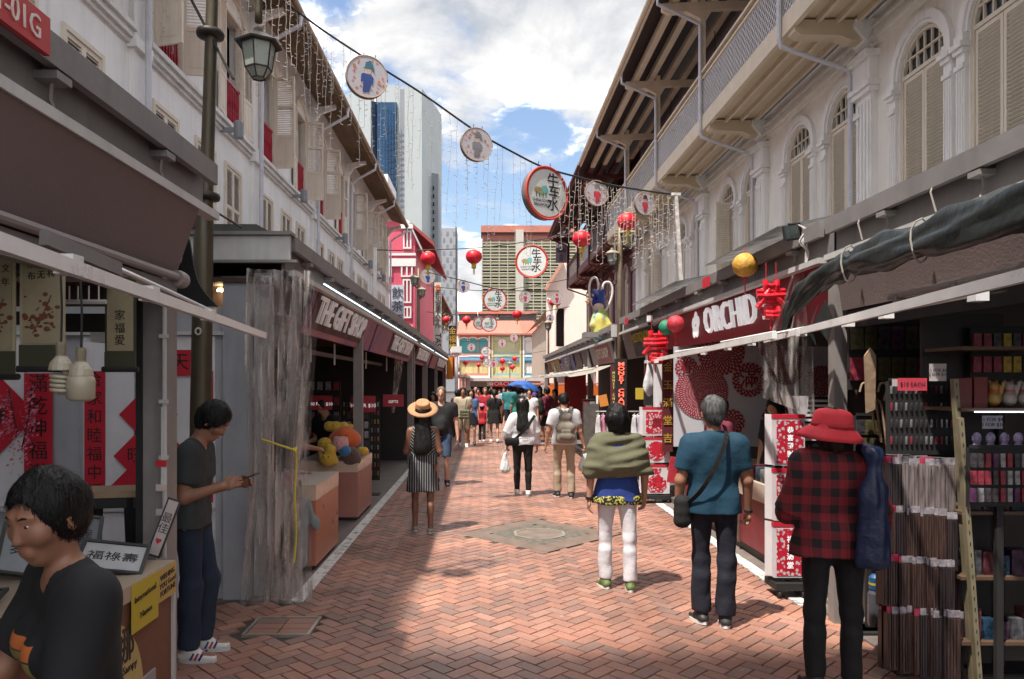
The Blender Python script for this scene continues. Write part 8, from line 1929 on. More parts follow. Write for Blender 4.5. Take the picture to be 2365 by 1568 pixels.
m = MB(); m.box(-.035, .035, 0, .30, -.008, 0); m.build('frame_border', m_frb, vb); m = MB(); m.box(-.026, .026, .01, .29, 0, .002); m.build('paper', mat('pinkish_paper', (.45, .38, .37), .6), vb)
text('最\n佳', .055, m_ink, (0, .17, .003), 'up', vb, 'character', .0005); m = MB(); m.ball((-.007, .085, .003), .009, 8, (1, 1, .2)); m.ball((.007, .085, .003), .009, 8, (1, 1, .2)); m.ball((0, .077, .003), .009, 8, (1, 1.2, .2)); m.build('heart', m_redp, vb)
# stool
so = root('stool', 'black high stool with bare wooden seat behind the calligraphy table', 'stool', (P(262, 0, 4.15).x, 4.15, 0), R(12))
m = MB(); m.box(-.15, .15, -.13, .13, 1.22, 1.255); m.build('seat', m_wood, so)
for a in (-1, 1):
 for b in (-1, 1): m = MB(); m.beam((a * .11, b * .09, 1.22), (a * .17, b * .14, 0), .05, .05); m.build('leg', m_blk, so)
m = MB(); m.box(-.14, .14, -.11, .11, 1.16, 1.22); m.build('seat_frame', m_blk, so)
# gift stall counters
m_cnt = mat('orange_pink_laminate', (.46, .15, .075), .35, var=.12, scale=2); m_cnt2 = mat('pink_laminate', (.36, .15, .12), .4, var=.12, scale=2); m_acr = mat('acrylic_edge', (.55, .42, .32), .15)
def counter(label, y0, y1, x0, x1, z, mf, mside):
 r_ = root('display_counter', label, 'counter', ((x0 + x1) / 2, y0, 0), world=True)
 m = MB(); m.box(x0, x1, y0, y1, .06, z); m.build('cabinet', mf, r_); m = MB(); m.box(x0 + .01, x1 - .012, y0 - .006, y0, .07, z - .01); m.build('end_face', mside, r_)
 m = MB(); m.box(x1 - .01, x1 + .004, y0, y1, z, z + .14); m.box(x0, x1 - .01, y0 - .004, y0 + .01, z, z + .14); m.build('acrylic_guard', m_acr, r_)
 m = MB(); m.box(x0, x1 + .006, y0 - .008, y1, z + .14, z + .15); m.build('guard_edge', mat('pale_edge', (.5, .42, .36), .4), r_)
 m = MB(); m.box(x0 + .04, x1 - .04, y0 + .04, y1 - .04, 0, .06); m.build('plinth', m_blk, r_); return r_
counter('nearer orange laminate display counter at the gift stall', 7.2, 8.3, -2.5, -1.66, .70, m_cnt, m_cnt2)
counter('farther pink laminate display counter holding the plush toys', 9.8, 11.0, -2.5, -1.70, .66, m_cnt2, m_cnt2)
hc = root('hanging_clothes', 'black and grey garments hanging at end of the nearer counter', 'clothes', (-1.8, 7.1, .5), world=True)
b = Blob(); b.c((-1.88, 7.05, .82), (-1.90, 7.05, .18), .07, .10, ((0, 1, 0), .5), .04); b.c((-1.82, 7.05, .86), (-1.86, 7.05, .5), .08, .08, ((0, 1, 0), .5), .04); b.mesh('black_garment', .012, m_black, hc, .01, (30, 5))
b = Blob(); b.c((-1.74, 7.06, .70), (-1.76, 7.06, .15), .045, .07, ((0, 1, 0), .4), .03); b.c((-1.70, 7.06, .72), (-1.64, 7.06, .48), .035, .05, ((0, 1, 0), .4), .03); b.mesh('grey_garment', .012, cloth('grey_jersey', (.22, .24, .24)), hc, .008, (30, 5))
m = MB(); m.cbox((-1.86, 7.0, .93), (.16, .05, .1), Matrix.Rotation(.5, 3, 'Y')); m.build('pink_print', mat('pink_print', (.55, .12, .25), .6, var=.8, scale=25), hc)
# plush toys
def plush(label, c, r, col, parts, mm=None):
 r_ = root('plush_toy', label, 'plush toy', c, 0, 'plush toys on the counter'); b = Blob()
 for (x, y, z, q) in parts: b.c((x * r, y * r, z * r), (x * r, y * r, z * r), q * r, None, None, .25 * r)
 b.mesh('body', max(.008, r * .09), mat('plush_%s' % col[0], col[1], .95, var=.12, scale=20, bump=.3, bscale=90, sheen=.3), r_)
 for sg in (-1, 1): m = MB(); m.ball((sg * .25 * r, -parts[0][3] * r * .93, (parts[0][2] + .2) * r), .07 * r, 6); m.build('eye', m_blk, r_)
 return r_
BY, BR, BP, BB, BO = ('yellow', (.60, .38, .04)), ('brown', (.10, .06, .045)), ('pink', (.60, .30, .28)), ('blue', (.04, .16, .34)), ('orange', (.60, .12, .03))
plush('yellow plush toy lying lowest at the counter front', (-2.08, 9.7, .86), .13, BY, [(0, 0, 0, .9), (.3, -.2, .8, .6), (-.6, 0, .5, .4), (.7, 0, -.3, .4)])
plush('pink plush pig in the middle of the pile', (-1.93, 9.8, 1.03), .12, BP, [(0, 0, 0, .9), (.5, 0, .6, .3), (-.5, 0, .6, .3), (0, -.6, -.1, .35)])
plush('brown plush toy in blue cloth at right of the pile', (-1.80, 9.85, .87), .13, BR, [(0, 0, 0, .95), (.6, 0, -.4, .45), (-.5, 0, -.5, .4)])
plush('blue cloth plush between the pig and the brown toy', (-1.86, 9.75, .95), .08, BB, [(0, 0, 0, .95), (-.7, 0, .1, .6)])
plush('big orange-red plush behind the pink pig', (-1.92, 10.05, 1.10), .17, BO, [(0, 0, 0, .95), (-.7, 0, -.1, .6), (.7, 0, -.1, .6)])
plush('yellow plush pineapple shape on top of the pile', (-2.05, 10.1, 1.24), .12, BY, [(-.8, 0, .1, .6), (0, 0, 0, .7), (.9, 0, .1, .55), (1.7, 0, .1, .3)])
plush('small pale yellow plush head at far right of the pile', (-1.68, 10.2, .90), .07, BY, [(0, 0, 0, .9), (-.7, 0, .2, .7)])
plush('yellow and blue striped plush at left of the pile', (-2.16, 9.9, 1.02), .11, BY, [(0, 0, 0, .9), (.4, 0, -.4, .5)])
m = MB(); q = random.Random(5)
for k in range(7): m.cbox((-2.2 + .045 * k, 8.1 + q.uniform(-.05, .05), .86 + .01 * (k % 3)), (.07, .1, .006), Matrix.Rotation(q.uniform(-.5, .5), 3, 'Y'))
tag(m.build('souvenir_packets', mat('printed_packets', (.5, .28, .28), .5, var=.9, scale=18)), 'little pile of red and white printed packets on the nearer counter', 'packets')
# racks
def rack(name, label, cat, x0, x1, y, z0, z1, rows, cols, m_item, iw, ih, m_back=None, jit=0, colset=None, face='cam', depth=.03, group=None, item='packet'):
 r_ = root(name, label, cat, ((x0 + x1) / 2, y, 0), world=True, group=group); m = MB(); m.box(x0, x1, y, y + .03, z0, z1); m.build('back_board', m_back or m_blk, r_)
 m = MB(); m.box(x0, x1, y - .012, y - .006, z1, z1 + .02); m.box((x0 + x1) / 2 - .02, (x0 + x1) / 2 + .02, y + .03, y + .06, 0, z1); m.box(x0, x1, y - .1, y + .12, 0, .03); m.build('stand', m_blk, r_)
 protos = {}; q = random.Random(int(x0 * 100 + y))
 for i in range(rows):
  for j in range(cols):
   ci = q.randrange(len(colset)) if colset else 0
   if ci not in protos:
    m = MB(); m.box(-iw / 2, iw / 2, -depth, 0, -ih, 0); m.box(-iw * .3, iw * .3, -depth - .002, -depth, -ih * .8, -ih * .3); o = m.build(item, colset[ci] if colset else m_item, r_); protos[ci] = o
   else: o = protos[ci].copy(); COL.objects.link(o)
   o.matrix_parent_inverse = Matrix.Translation(-Vector(r_['_world'])); o.location = (lerp(x0, x1, (j + .5) / cols), y - .004, z1 - .03 - (z1 - z0 - .04) * i / rows); o.rotation_euler = (0, q.uniform(-.03, .03) - jit, 0)
 return r_
m_silv = mat('silver_trinket', (.35, .34, .36), .35, .5, var=.6, scale=30); m_gldt = mat('gold_trinket', (.45, .30, .06), .35, .5, var=.5, scale=30); m_dkt = mat('dark_trinket', (.07, .06, .07), .4, .3, var=.8, scale=30); m_redt2 = mat('red_trinket', (.25, .03, .05), .5, var=.6, scale=30)
rack('keychain_rack', 'black rack full of gold and silver keychains beside the second counter', 'rack', -2.35, -1.74, 12.1, .25, 1.56, 9, 12, m_silv, .022, .07, colset=[m_silv, m_dkt, m_dkt, m_gldt, m_redt2], item='keychain', depth=.012)
m_mag = mat('framed_magnet', (.32, .30, .32), .5, var=.7, scale=25)
rack('magnet_rack', 'narrow rack of framed magnets behind the stall post', 'rack', -2.06, -1.72, 10.9, .55, 1.45, 6, 4, m_mag, .055, .10, colset=[m_mag, m_dkt], item='magnet', depth=.012)
def promo(label, px, py, w, h, Y, tx='10 FOR $10'):
 C3 = P(px, py, Y); r_ = root('price_sign', label, 'price sign', C3, 0, 'red price signs in the gift stall'); m = MB(); m.box(-w / 2, w / 2, 0, .01, -h / 2, h / 2); m.build('board', mat('dim_red_sign', (.30, .015, .03), .5), r_); text(tx, h * .32, m_wl, (0, -.004, -h * .1), 'cam', r_, 'lettering', .001)
promo('red 10 FOR $10 sign over the magnet rack', 838, 933, .36, .24, 10.8); promo('red sign above the keychain rack', 908, 925, .34, .2, 12.2, 'GIFTS'); promo('dim red price sign behind the first shopkeeper', 742, 930, .30, .2, 10.4, '10 FOR $10')
rack('garment_rack', 'rack of small pale goods deep inside the second gift stall', 'rack', -2.3, -1.9, 19, .4, 1.7, 6, 5, m_mag, .06, .16, colset=[m_silv, m_redt2, m_mag])
film(((-1.95, 2.6), (-1.75, 2.6)), ((-2.05, 1.2), (-1.98, 1.2)), 16.0, .04, 4, 'plastic_curtain', 'tied-back pale plastic curtain inside the gift stall, far bay', 8, 14, 30)
m = MB(); m.cbox(P(1038, 850, 31), (.26, .2, .95)); o = m.build('garment', cloth('saffron_cloth', (.55, .20, .02))); tag(o, 'saffron robe hanging at the end of the left stalls', 'garment', 'garments hanging at stall ends')
m = MB(); m.cbox(P(1046, 845, 31.2), (.12, .2, .85)); o = m.build('garment', m_redt); tag(o, 'crimson garment hanging next to the saffron robe', 'garment', 'garments hanging at stall ends')
# right: papercut racks
def pcpanel(name, kind):
 def f(t, v):
  s_ = nsep(t, v); n = nstep(t, nvor(t, v, 30).outputs['Distance'], .36, .46)
  return nmix(t, n, (.50, .45, .47), (.46, .01, .035))
 return pattern(name, f, .5)
m_pcut = pcpanel('papercut_print', 0); m_whc = mat('white_card', (.58, .55, .57), .5)
def pc_stack(name, label, x0, x1, y, zs, kinds, wheels=True):
 r_ = root(name, label, 'display rack', ((x0 + x1) / 2, y, 0), world=True); w = x1 - x0
 for (z0, z1), kd in zip(zs, kinds):
  m = MB(); m.box(x0, x1, y, y + .05, z0, z1 - .035); m.build('white_card', m_whc, r_)
  m = MB(); m.box(x0 - .004, x1 + .004, y - .004, y + .05, z1 - .035, z1); m.build('red_header', m_redp, r_)
  m = MB(); vs = [(x0 - .0, y + .05, z0), (x0 - .035, y + .12, z0), (x0 - .035, y + .12, z1), (x0, y + .05, z1)]; m.add(vs, [(0, 1, 2, 3)]); m.build('side_cards', m_whc, r_)
  cx, cz = (x0 + x1) / 2, (z0 + z1 - .035) / 2; h = z1 - z0 - .035
  if kd == 'sq':
   m = MB(); m.box(x0 + w * .1, x1 - w * .06, y - .004, y, z0 + h * .08, z1 - .035 - h * .08); m.build('papercut_print', m_pcut, r_); m = MB(); m.box(cx - w * .14, cx + w * .18, y - .006, y - .004, cz - h * .16, cz + h * .16); m.build('print_centre', mat('dark_papercut', (.22, .01, .02), .5, var=.5, scale=20), r_)
  elif kd == 'disc':
   m = MB(); m.lathe([(.001, 0), (min(w, h) * .43, 0)], 30, (cx, y - .004, cz), Matrix.Rotation(R(90), 4, 'X')); m.build('papercut_print', m_pcut, r_); text('春', h * .5, m_redp, (cx, y - .007, cz), 'cam', r_, 'character', .001, bold=.006)
  elif kd == 'vase':
   m = MB(); m.prism([(-.18, .45), (.18, .45), (.12, .2), (.36, .0), (.38, -.25), (.22, -.45), (-.22, -.45), (-.38, -.25), (-.36, .0), (-.12, .2)], -.004, 0, lambda u, v, d: Vector((cx + u * w, y + d, cz + v * h))); m.build('papercut_print', m_pcut, r_); text('福', h * .42, m_redp, (cx, y - .007, cz - h * .1), 'cam', r_, 'character', .001, bold=.006)
  else:
   m = MB(); m.box(x0 + w * .08, x1 - w * .05, y - .004, y, z0 + h * .04, z1 - .035 - h * .04); m.build('papercut_print', m_pcut, r_)
   m = MB(); m.box(cx - w * .15, cx + w * .19, y - .006, y - .004, z0 + h * .14, z1 - .035 - h * .14); m.build('red_strip', mat('lit_red', (.42, .012, .03), .5), r_)
   for k, ch in enumerate(kd): text(ch, h * .14, m_wl, (cx + w * .02, y - .008, z1 - .035 - h * (.25 + .17 * k)), 'cam', r_, 'character', .001, bold=.001)
 m = MB(); m.box((x0 + x1) / 2 - .02, (x0 + x1) / 2 + .02, y + .06, y + .1, .1, zs[0][1]); m.build('pole', m_chrome, r_)
 m = MB(); m.box(x0, x1, y - .05, y + .22, .07, .13); m.build('base', m_blk, r_)
 for x in (x0 + .03, x1 - .03): m = MB(); m.lathe([(.03, -.012), (.032, 0), (.03, .012)], 12, (x, y - .03, .034), Matrix.Rotation(R(90), 4, 'Y')); m.build('castor', m_blk, r_)
x0, x1 = P(1485, 0, 11.3).x, P(1546, 0, 11.3).x; zf = lambda py, Y: EYE - (py - CY) / F * Y
pc_stack('papercut_rack', 'farther white rack with square, round and vase-shaped red papercuts', x0, x1, 11.3, [(zf(1006, 11.3), zf(940, 11.3)), (zf(1068, 11.3), zf(1010, 11.3)), (zf(1140, 11.3), zf(1073, 11.3))], ['sq', 'disc', 'vase'])
x0, x1 = P(1787, 0, 6.35).x, P(1858, 0, 6.35).x
pc_stack('papercut_rack', 'nearer rack of three tall red scroll cards with white characters', x0, x1, 6.35, [(zf(1075, 6.35), zf(957, 6.35)), (zf(1202, 6.35), zf(1082, 6.35)), (zf(1334, 6.35), zf(1207, 6.35))], ['恭喜發財', '家和生旺', '福祿滿堂'])
m = MB(); c = P(1838, 935, 6.6); m.prism([(-.10, .08), (.09, .08), (.075, -.10), (-.06, -.10)], 6.55, 6.6, lambda u, v, d: Vector((c.x + u, d, c.z + v))); tag(m.build('white_container', m_whc), 'tapered white plastic container on top of the scroll card rack', 'container')
# papercut stall counter
oc = root('goods_table', 'red-fronted goods table with books in the papercut stall', 'table', (3.2, 8.5, 0), world=True)
m = MB(); m.box(2.78, 3.9, 6.9, 10.4, .72, .78); m.build('tabletop', mat('pale_wood', (.36, .28, .2), .6), oc); m = MB(); m.box(2.80, 2.83, 6.9, 10.4, .12, .72); m.build('front_panel', mat('dark_red_panel', (.16, .012, .02), .5, var=.2), oc)
for y in (7.0, 8.1, 9.2, 10.3): m = MB(); m.box(2.785, 2.80, y, y + .05, .1, .72); m.build('front_strip', mat('brown_strip', (.1, .06, .045), .6), oc)
m = MB(); m.box(2.74, 2.79, 7.1, 9.4, .66, .84); m.build('card_edge', mat('cream_card', (.42, .34, .27), .6), oc)
q = random.Random(12); bk = None
for k in range(26):
 y = 7.0 + k * .125; c = q.choice(((.05, .08, .12), (.3, .2, .08), (.25, .25, .24), (.12, .02, .03), (.05, .12, .1)))
 m = MB(); hh = q.uniform(.10, .2); m.box(2.86, 2.98 + q.uniform(0, .1), y, y + q.uniform(.04, .09), .78, .78 + hh); o = m.build('book', mat('book_%d' % (hash(c) % 97), c, .5, var=.5, scale=20)); tag(o, 'small boxed item in the papercut stall table row, place %d counted from the street end' % (k + 1), 'boxed item', 'boxed items on the papercut stall table')
# timber plinth below right stalls
m = MB(); m.box(2.95, 5.2, 6.3, 12.4, 0, .18); m.box(2.85, 2.95, 6.3, 12.4, 0, .09); tag(m.build('stall_plinth', mat('dusty_plinth', (.12, .10, .09), .8, var=.3)), 'low dusty stepped plinth under the papercut stall', 'plinth')
# garments right
q = random.Random(14)
for k, (px, c) in enumerate(((1383, (.55, .54, .56)), (1394, (.5, .2, .3)), (1403, (.55, .55, .5)), (1411, (.03, .08, .35)), (1419, (.5, .3, .38)), (1466, (.55, .55, .58)), (1474, (.45, .42, .5)))):
 C3 = P(px, 960, 13.3); b = Blob(); b.c((0, 0, -.02), (.01, 0, -.6), .035, .07, ((1, 0, 0), .6), .03); b.c((0, .05, -.04), (0, .06, -.4), .04, .06, None, .03); r_ = root('hanging_garment', 'thin hanging garment on the rail, %s' % ['white, leftmost', 'pink-red next to the white one', 'cream in the middle', 'bright blue', 'rose pink by the shawl woman', 'white, right of the shawl woman\'s head', 'lilac, rightmost'][k], 'garment', C3, 0, 'garments on the right rail'); b.mesh('cloth', .014, cloth('garment_%d' % k, c), r_, .01, (24, 6)); m = MB(); m.tube([(-.05, 0, 0), (0, 0, .04), (0, 0, .09)], .004, 4); m.build('hanger', m_chrome, r_)
m = MB(); m.tube([P(1375, 950, 13.3), P(1480, 950, 13.3)], .012, 6); m.tube([P(1380, 950, 13.4), P(1380, 1075, 13.4)], .012, 6); m.tube([P(1478, 950, 13.4), P(1478, 1075, 13.4)], .012, 6); tag(m.build('garment_rail', m_chrome), 'steel garment rail below the MONEY CHANGER sign', 'rail')
for k, (px, py, mm, lb) in enumerate(((1393, 925, mat('orange_tag', (.6, .22, .04), .6), 'orange price tag tilted above the garments'), (1477, 909, m_yp, 'yellow notice with black bracket sign'))):
 C3 = P(px, py, 12.9); m = MB(); m.cbox(C3, (.15, .01, .2), Matrix.Rotation(-.2 if k == 0 else 0, 3, 'Y')); tag(m.build('price_tag', mm), lb, 'notice')
for k, (px, py, w, h, c, lb) in enumerate(((1500, 905, .20, .45, (.02, .018, .018), 'black hanging box beside the white cloth'), (1508, 870, .3, .5, (.09, .012, .02), 'dark red cloth behind the white fabric'), (1365, 990, .3, 1.0, (.10, .09, .085), 'dark magazine rack by the backpack man'), (1328, 920, .55, 1.3, (.22, .01, .02), 'red cloth panel hanging under the grey awning'))):
 Y = 12.4 if k < 2 else (14.8 if k == 2 else 19); C3 = P(px, py, Y); m = MB(); m.cbox(C3, (w, .05, h)); tag(m.build('goods_hanging', mat('panel_%d' % k, c, .7, var=.4, scale=9)), lb, 'panel')
b = Blob(); C3 = P(1497, 870, 12.0); b.c(C3 + Vector((0, 0, .25)), C3 + Vector((.03, 0, -.2)), .04, .10, ((0, 1, 0), .5), .03); o = b.mesh('white_cloth', .014, m_wsh, None, .01, (28, 5)); tag(o, 'white cloth hanging from the far end of the white awning bar', 'cloth')
rack('magazine_rack', 'wire rack of framed prints between the garments and backpack man', 'rack', P(1345, 0, 14.9).x, P(1374, 0, 14.9).x, 14.9, .25, 1.5, 6, 2, m_mag, .10, .16, colset=[m_mag, m_dkt, m_redt2], item='print')
# near right souvenir racks
m_pk1 = mat('brown_chopstick_pack', (.065, .034, .028), .4, var=.85, scale=14, stretch=(8, 8, .6)); m_pk2 = mat('white_edged_pack', (.19, .155, .155), .35, var=.8, scale=10, stretch=(8, 8, .5)); m_pk3 = mat('dark_pack', (.03, .02, .022), .35, var=.6, scale=12, stretch=(8, 8, .5)); m_hd = mat('clear_header', (.30, .27, .30), .2, var=.6, scale=30); m_hdp = mat('magenta_header', (.40, .03, .08), .3, var=.4, scale=20)
pr = root('chopstick_rack', 'tall rack of hanging chopstick packs in four tiers at near right', 'rack', (2.9, 4.6, 0), world=True)
q = random.Random(77)
tiers = [(2045, 2200, 1050, 1185, 12), (2055, 2208, 1166, 1305, 14), (2036, 2215, 1278, 1415, 16), (2044, 2222, 1395, 1560, 16)]
for ti, (a, b_, t_, bt, n_) in enumerate(tiers):
 for k in range(n_):
  Y = 4.62 - .012 * k + (.10 if k % 3 == 0 else 0) - ti * .02; px = lerp(a, b_ - 14, k / (n_ - 1)); tp_ = P(px, t_ + 14 * (k / n_) * (1 if ti else .6) + q.uniform(-4, 4), Y); bt_ = P(px, bt - 18 + 30 * (k / n_) + q.uniform(-5, 5), Y)
  w = q.choice((.045, .06, .075)) if (ti or k < 3) else .08; mm = (m_pk2 if ti == 0 and k > 2 else q.choice((m_pk1, m_pk1, m_pk3)))
  m = MB(); m.box(tp_.x - w / 2, tp_.x + w / 2, Y - .025, Y + .02, bt_.z, tp_.z - .04)
  for z in range(3): m.box(tp_.x - w * .35 + z * w * .26, tp_.x - w * .18 + z * w * .26, Y - .031, Y - .025, bt_.z + .01, tp_.z - .05)
  m.build('chopstick_pack', mm, pr)
  m = MB(); m.box(tp_.x - w / 2, tp_.x + w / 2, Y - .022, Y - .015, tp_.z - .04, tp_.z); m.build('pack_header', m_hdp if (k < 2 or q.random() < .12) else m_hd, pr)
 m = MB(); m.tube([P(a, t_, 4.72), P(b_ + 10, t_ + 10, 4.5)], .006, 5); m.build('hook_rail', m_blk, pr)
ur = root('slotted_upright', 'pair of leaning slotted yellow-cream shelf uprights', 'shelf upright', (3.05, 4.4, 0), world=True)
m_cu = mat('cream_slotted_steel', (.19, .16, .10), .5, var=.3, scale=8)
for (a, ta, b_, tb2, Y) in ((2203, 875, 2248, 1600, 4.42), (2215, 965, 2262, 1620, 4.36)):
 m = MB(); A = P(a, ta, Y); B_ = P(b_, tb2, Y - .0); m.beam(A, B_, .035, .03); m.build('upright', m_cu, ur); m = MB()
 for k in range(26): m.cbox(A.lerp(B_, (k + .5) / 26) + Vector((0, -.017, 0)), (.006, .004, .022))
 tag(m.build('slots', m_blk, ur), kind='stuff')
# keychain wall above the packs
kr = rack('keychain_rack', 'dark board of hanging charms above the chopstick packs', 'rack', P(2050, 0, 4.75).x, P(2200, 0, 4.75).x, 4.75, P(0, 1050, 4.75).z, P(0, 880, 4.75).z, 4, 13, m_dkt, .010, .05, colset=[m_dkt, m_dkt, m_silv, m_redt2], item='charm', depth=.01)
def card(label, px0, px1, py0, py1, Y, mm, tx=None, sz=.03, cat='price sign'):
 A = P(px0, py1, Y); B_ = P(px1, py0, Y); r_ = root('price_sign', label, cat, ((A.x + B_.x) / 2, Y, (A.z + B_.z) / 2)); w, h = B_.x - A.x, B_.z - A.z
 m = MB(); m.box(-w / 2, w / 2, 0, .004, -h / 2, h / 2); m.build('card', mm, r_)
 if tx: text(tx, sz, m_ink, (0, -.003, 0), 'cam', r_, 'lettering', .0005)
m_cardw = mat('cream_price_card', (.42, .36, .36), .6)
card('white price card reading 1 for $6, 2 for $10', 2146, 2185, 840, 880, 4.5, m_cardw, '1 FOR $6\n2 FOR $10', .026)
card('pink-red paper sign left of the white price card', 2073, 2140, 873, 902, 4.5, mat('fluoro_red_card', (.50, .04, .07), .6), '$10 EACH', .035)
card('tiny white card left of the pink-red sign', 2060, 2072, 875, 892, 4.5, m_cardw)
card('white price board at the top of the dark stall reading 50', 2080, 2180, 698, 725, 4.9, mat('grey_price_board', (.20, .18, .16), .6), '$7.50', .07)
card('price card with $10 deep in the right stall', 1975, 1998, 1075, 1105, 5.2, m_cardw, 'EACH\n$10', .025)
card('price card reading 3 for $10 under the lit shelf', 2268, 2315, 960, 990, 4.3, mat('cool_card', (.32, .32, .40), .6), '1 FOR $4\n3 FOR $10', .03)
# souvenir shelf
sh_ = root('souvenir_shelf', 'dim shelf of red gift boxes with a lucky cat row at the right edge', 'shelf', (3.4, 4.4, 0), world=True)
for z in (P(0, 942, 4.4).z, P(0, 800, 4.4).z, P(0, 1180, 4.4).z, P(0, 1330, 4.4).z, P(0, 1480, 4.4).z): m = MB(); m.box(P(2215, 0, 4.4).x, P(2420, 0, 4.4).x, 4.38, 4.75, z - .02, z); m.build('shelf_board', mat('dim_shelf_wood', (.09, .05, .03), .6), sh_)
m = MB(); m.box(P(2215, 0, 4.4).x, P(2420, 0, 4.4).x, 4.78, 4.8, 0, 2.3); m.build('back_board', m_inner, sh_)
q = random.Random(19); zz = P(0, 942, 4.4).z
for k in range(5):
 x = P(2226 + 36 * k, 0, 4.45).x; m = MB(); hh = q.uniform(.13, .2)
 if k in (0, 1): m.box(x - .04, x + .04, 4.44, 4.52, zz, zz + hh); o = m.build('gift_box', mat('maroon_gift_box', (.14, .015, .015), .5, var=.4)); tag(o, 'maroon gift box on the upper shelf, %s' % ['beside the uprights', 'second from the uprights'][k], 'gift box', 'gift boxes')
 else:
  b = Blob(); b.c((0, 0, .05), (0, 0, .06), .042, None, None, .02); b.c((0, -.005, .125), (0, -.005, .125), .032, None, None, .01)
  for sg in (-1, 1): b.c((sg * .02, 0, .15), (sg * .024, 0, .165), .010, .005, None, .005)
  b.c((.035, -.01, .08), (.05, -.02, .15), .012, None, None, .01); r_ = root('lucky_cat', ['gold lucky cat figurine on the shelf', 'small white lucky cat figurine, left', 'white lucky cat figurine at the right edge'][k - 2], 'figurine', (x, 4.47, zz), 0, 'lucky cats'); b.mesh('body', .006, [mat('gold_glaze', (.30, .17, .04), .35), mat('white_glaze', (.32, .27, .24), .3)][0 if k == 2 else 1], r_)
  m = MB(); m.lathe([(.033, .098), (.034, .105)], 14); m.build('collar', m_redp, r_)
for k in range(15):
 px = 2232 + (k % 5) * 32; rw = k // 5; z = P(0, [1176, 1326, 1476, 1600][rw], 4.45).z; x = P(px, 0, 4.5).x; hh = q.uniform(.1, .26); m = MB(); m.box(x - .035, x + .035, 4.42, 4.52, z, z + hh)
 o = m.build('souvenir_packet', (mat('plum_packet', (.05, .022, .045), .35, var=.9, scale=20), mat('grey_packet', (.08, .08, .09), .35, var=.8, scale=20), mat('rose_packet', (.10, .03, .04), .35, var=.9, scale=20), mat('blue_packet', (.02, .05, .09), .3, var=.8, scale=20))[k % 4]); tag(o, '%s packet on the %s souvenir shelf at the right edge, %s from the uprights' % (['plum', 'grey', 'rose', 'blue'][k % 4], ['second', 'third', 'bottom', 'bottom'][rw], ['first', 'second', 'third', 'fourth', 'fifth'][k % 5]), 'packet', 'souvenir packets on the lower shelves')
for k in range(4):
 m = MB(); c = P(2255 + k * 32, 1012, 4.35); m.ball(c, .03, 8, (1, .5, 1.2)); m.ball(c + Vector((0, 0, -.05)), .028, 8, (1, .5, 1)); o = m.build('doll_charm', mat('lilac_packet', (.28, .22, .38), .3, var=.7, scale=20)); tag(o, 'pale doll charm hanging beneath the lit shelf edge, %s from left' % ['first', 'second', 'third', 'fourth'][k], 'charm', 'doll charms under the shelf')
m = MB(); m.tube([P(2250, 951, 4.34), P(2400, 951, 4.34)], .004, 5); tag(m.build('led_strip', mat('led_white', (.8, .85, 1), .4, emit=1.2)), 'thin lit LED strip under the lucky cat shelf', 'light strip')
# back scratchers and fans hanging
for k in range(6):
 px = 1985 + k * 14; A = P(px, 905 + (k % 3) * 20, 5.3); r_ = root('wooden_back_scratcher', 'curved wooden back scratcher in the dark stall corner, %s from left' % ['first', 'second', 'third', 'fourth', 'fifth', 'sixth'][k], 'back scratcher', A, 0, 'wooden back scratchers'); m = MB(); m.tube(catmull([(0, 0, 0), (.02, 0, .06), (.06, 0, .05), (.08, 0, -.05), (.11, 0, -.3)], 5), .008, 6); m.build('handle', m_wood, r_)
m = MB(); m.prism([(-.03, .15), (0, .19), (.03, .15), (.025, -.12), (-.02, -.14)], 5.2, 5.22, lambda u, v, d: Vector((P(2010, 870, 5.2).x + u * 1.3, d, P(2010, 890, 5.2).z + v * 1.4))); tag(m.build('wooden_paddle', m_wood), 'flat wooden paddle hanging in the dark right stall', 'paddle')
# water bottle and caddy on ground right
wb = root('water_bottle', 'clear flask with blue and yellow lid on the stall floor', 'bottle', P(2020, 1490, 4.9) * 1, 0); wb.location.z = .05
wb.location = (P(2020, 0, 5.0).x, 5.0, .20)
m = MB(); m.lathe([(.04, 0), (.045, .02), (.045, .22), (.03, .25)], 16); m.build('flask', mat('smoky_plastic', (.12, .12, .14), .15), wb); m = MB(); m.lathe([(.038, .25), (.038, .33), (.02, .35)], 14); m.build('lid', mat('blue_lid', (.02, .10, .25), .4), wb); m = MB(); m.lathe([(.0395, .28), (.0395, .295)], 14); m.build('lid_band', yc, wb)
# striped bag
m = MB()
c = P(1912, 965, 6.9)
for k in range(9): m.cbox(c + Vector((0, .0, .16 - k * .045)), (.46, .03, .022))
sbg = root('striped_fabric', 'black and white striped fabric hanging behind the red hat', 'fabric', c, world=True); m.build('white_stripe', m_wsh, sbg); m = MB(); m.cbox(c + Vector((0, .02, -.02)), (.47, .03, .44)); m.build('black_cloth', m_black, sbg)
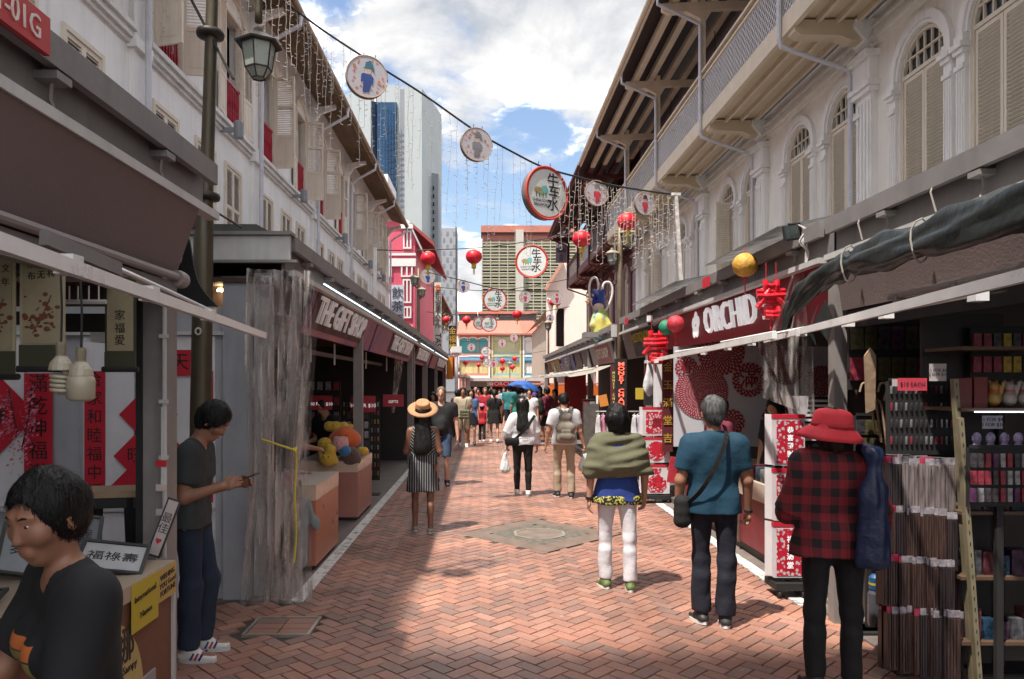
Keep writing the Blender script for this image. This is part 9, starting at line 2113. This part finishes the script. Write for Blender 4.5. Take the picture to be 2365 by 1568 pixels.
# litter on the paving
q = random.Random(44); m = MB()
for k in range(150):
 x, y = q.uniform(-2.6, 2.6), q.uniform(4.6, 13); c = Vector((x, y, .004)); h = q.uniform(.004, .013); a = q.uniform(0, 3); u = Vector((math.cos(a), math.sin(a), .1)) * h; v = Vector((-math.sin(a), math.cos(a), .2)) * h * .5
 m.add([c - u - v, c + u - v, c + u + v, c - u + v], [(0, 1, 2, 3)])
tag(m.build('litter', mat('dry_litter', (.40, .32, .22), .8, var=.6, scale=3)), 'scattered crumbs and leaf bits on the brick paving', 'litter', kind='stuff')
m_pk5 = mat('violet_pouch', (.10, .03, .09), .4, var=.8, scale=20); m_pk6 = mat('olive_pouch', (.08, .07, .03), .5, var=.8, scale=20)
for (a, b_, y_, t_, bt, r__, c_, iw, ih, cs, lb) in ((1960, 2240, 5.5, 745, 900, 2, 9, .09, .17, [m_dkt, m_pk5, m_pk6, m_redt2], 'dark rack of hanging pouches at the back top of the souvenir stall'), (2240, 2400, 4.7, 760, 880, 2, 7, .05, .10, [m_redt2, m_gldt, m_dkt], 'upper rack of red and gold charms above the gift boxes'), (2235, 2400, 4.32, 1035, 1170, 3, 10, .028, .08, [m_dkt, m_pk5, m_silv, m_redt2], 'hanging rows of hair clips between the shelves'), (1975, 2050, 5.45, 960, 1180, 5, 4, .06, .11, [m_pk6, m_dkt, m_pk5], 'dim rack of small bags beside the striped fabric')):
 A = P(a, bt, y_); B_ = P(b_, t_, y_); rack('goods_rack', lb, 'rack', A.x, B_.x, y_, A.z, B_.z, r__, c_, m_dkt, iw, ih, colset=cs, item='souvenir', depth=.02)
for (x0, x1, y_, z0, z1, lb) in ((-4.3, -2.7, 9.4, .9, 2.0, 'nearer'), (-4.2, -2.6, 13.2, .5, 1.9, 'farther')):
 rack('goods_rack', lb + ' wall rack of red and white souvenirs inside the first gift stall', 'rack', x0, x1, y_, z0, z1, 5, 11, m_mag, .09, .15, colset=[m_redt2, m_mag, m_dkt, m_silv], item='souvenir', depth=.03)
# ================================================================ lettering becomes mesh, in one pass
bpy.context.view_layer.update()
dg = bpy.context.evaluated_depsgraph_get(); cache = {}
for o in [x for x in SC.objects if x.type == 'FONT']:
 me = bpy.data.meshes.new_from_object(o.evaluated_get(dg)); me.name = o.name
 n = bpy.data.objects.new(o.name + '_m', me); COL.objects.link(n)
 n.parent = o.parent; n.matrix_parent_inverse = o.matrix_parent_inverse.copy(); n.location = o.location; n.rotation_euler = o.rotation_euler; n.scale = o.scale
 nm = o.name.split('.')[0]; bpy.data.objects.remove(o); n.name = nm
for o in SC.objects:
 if '_world' in o: del o['_world']
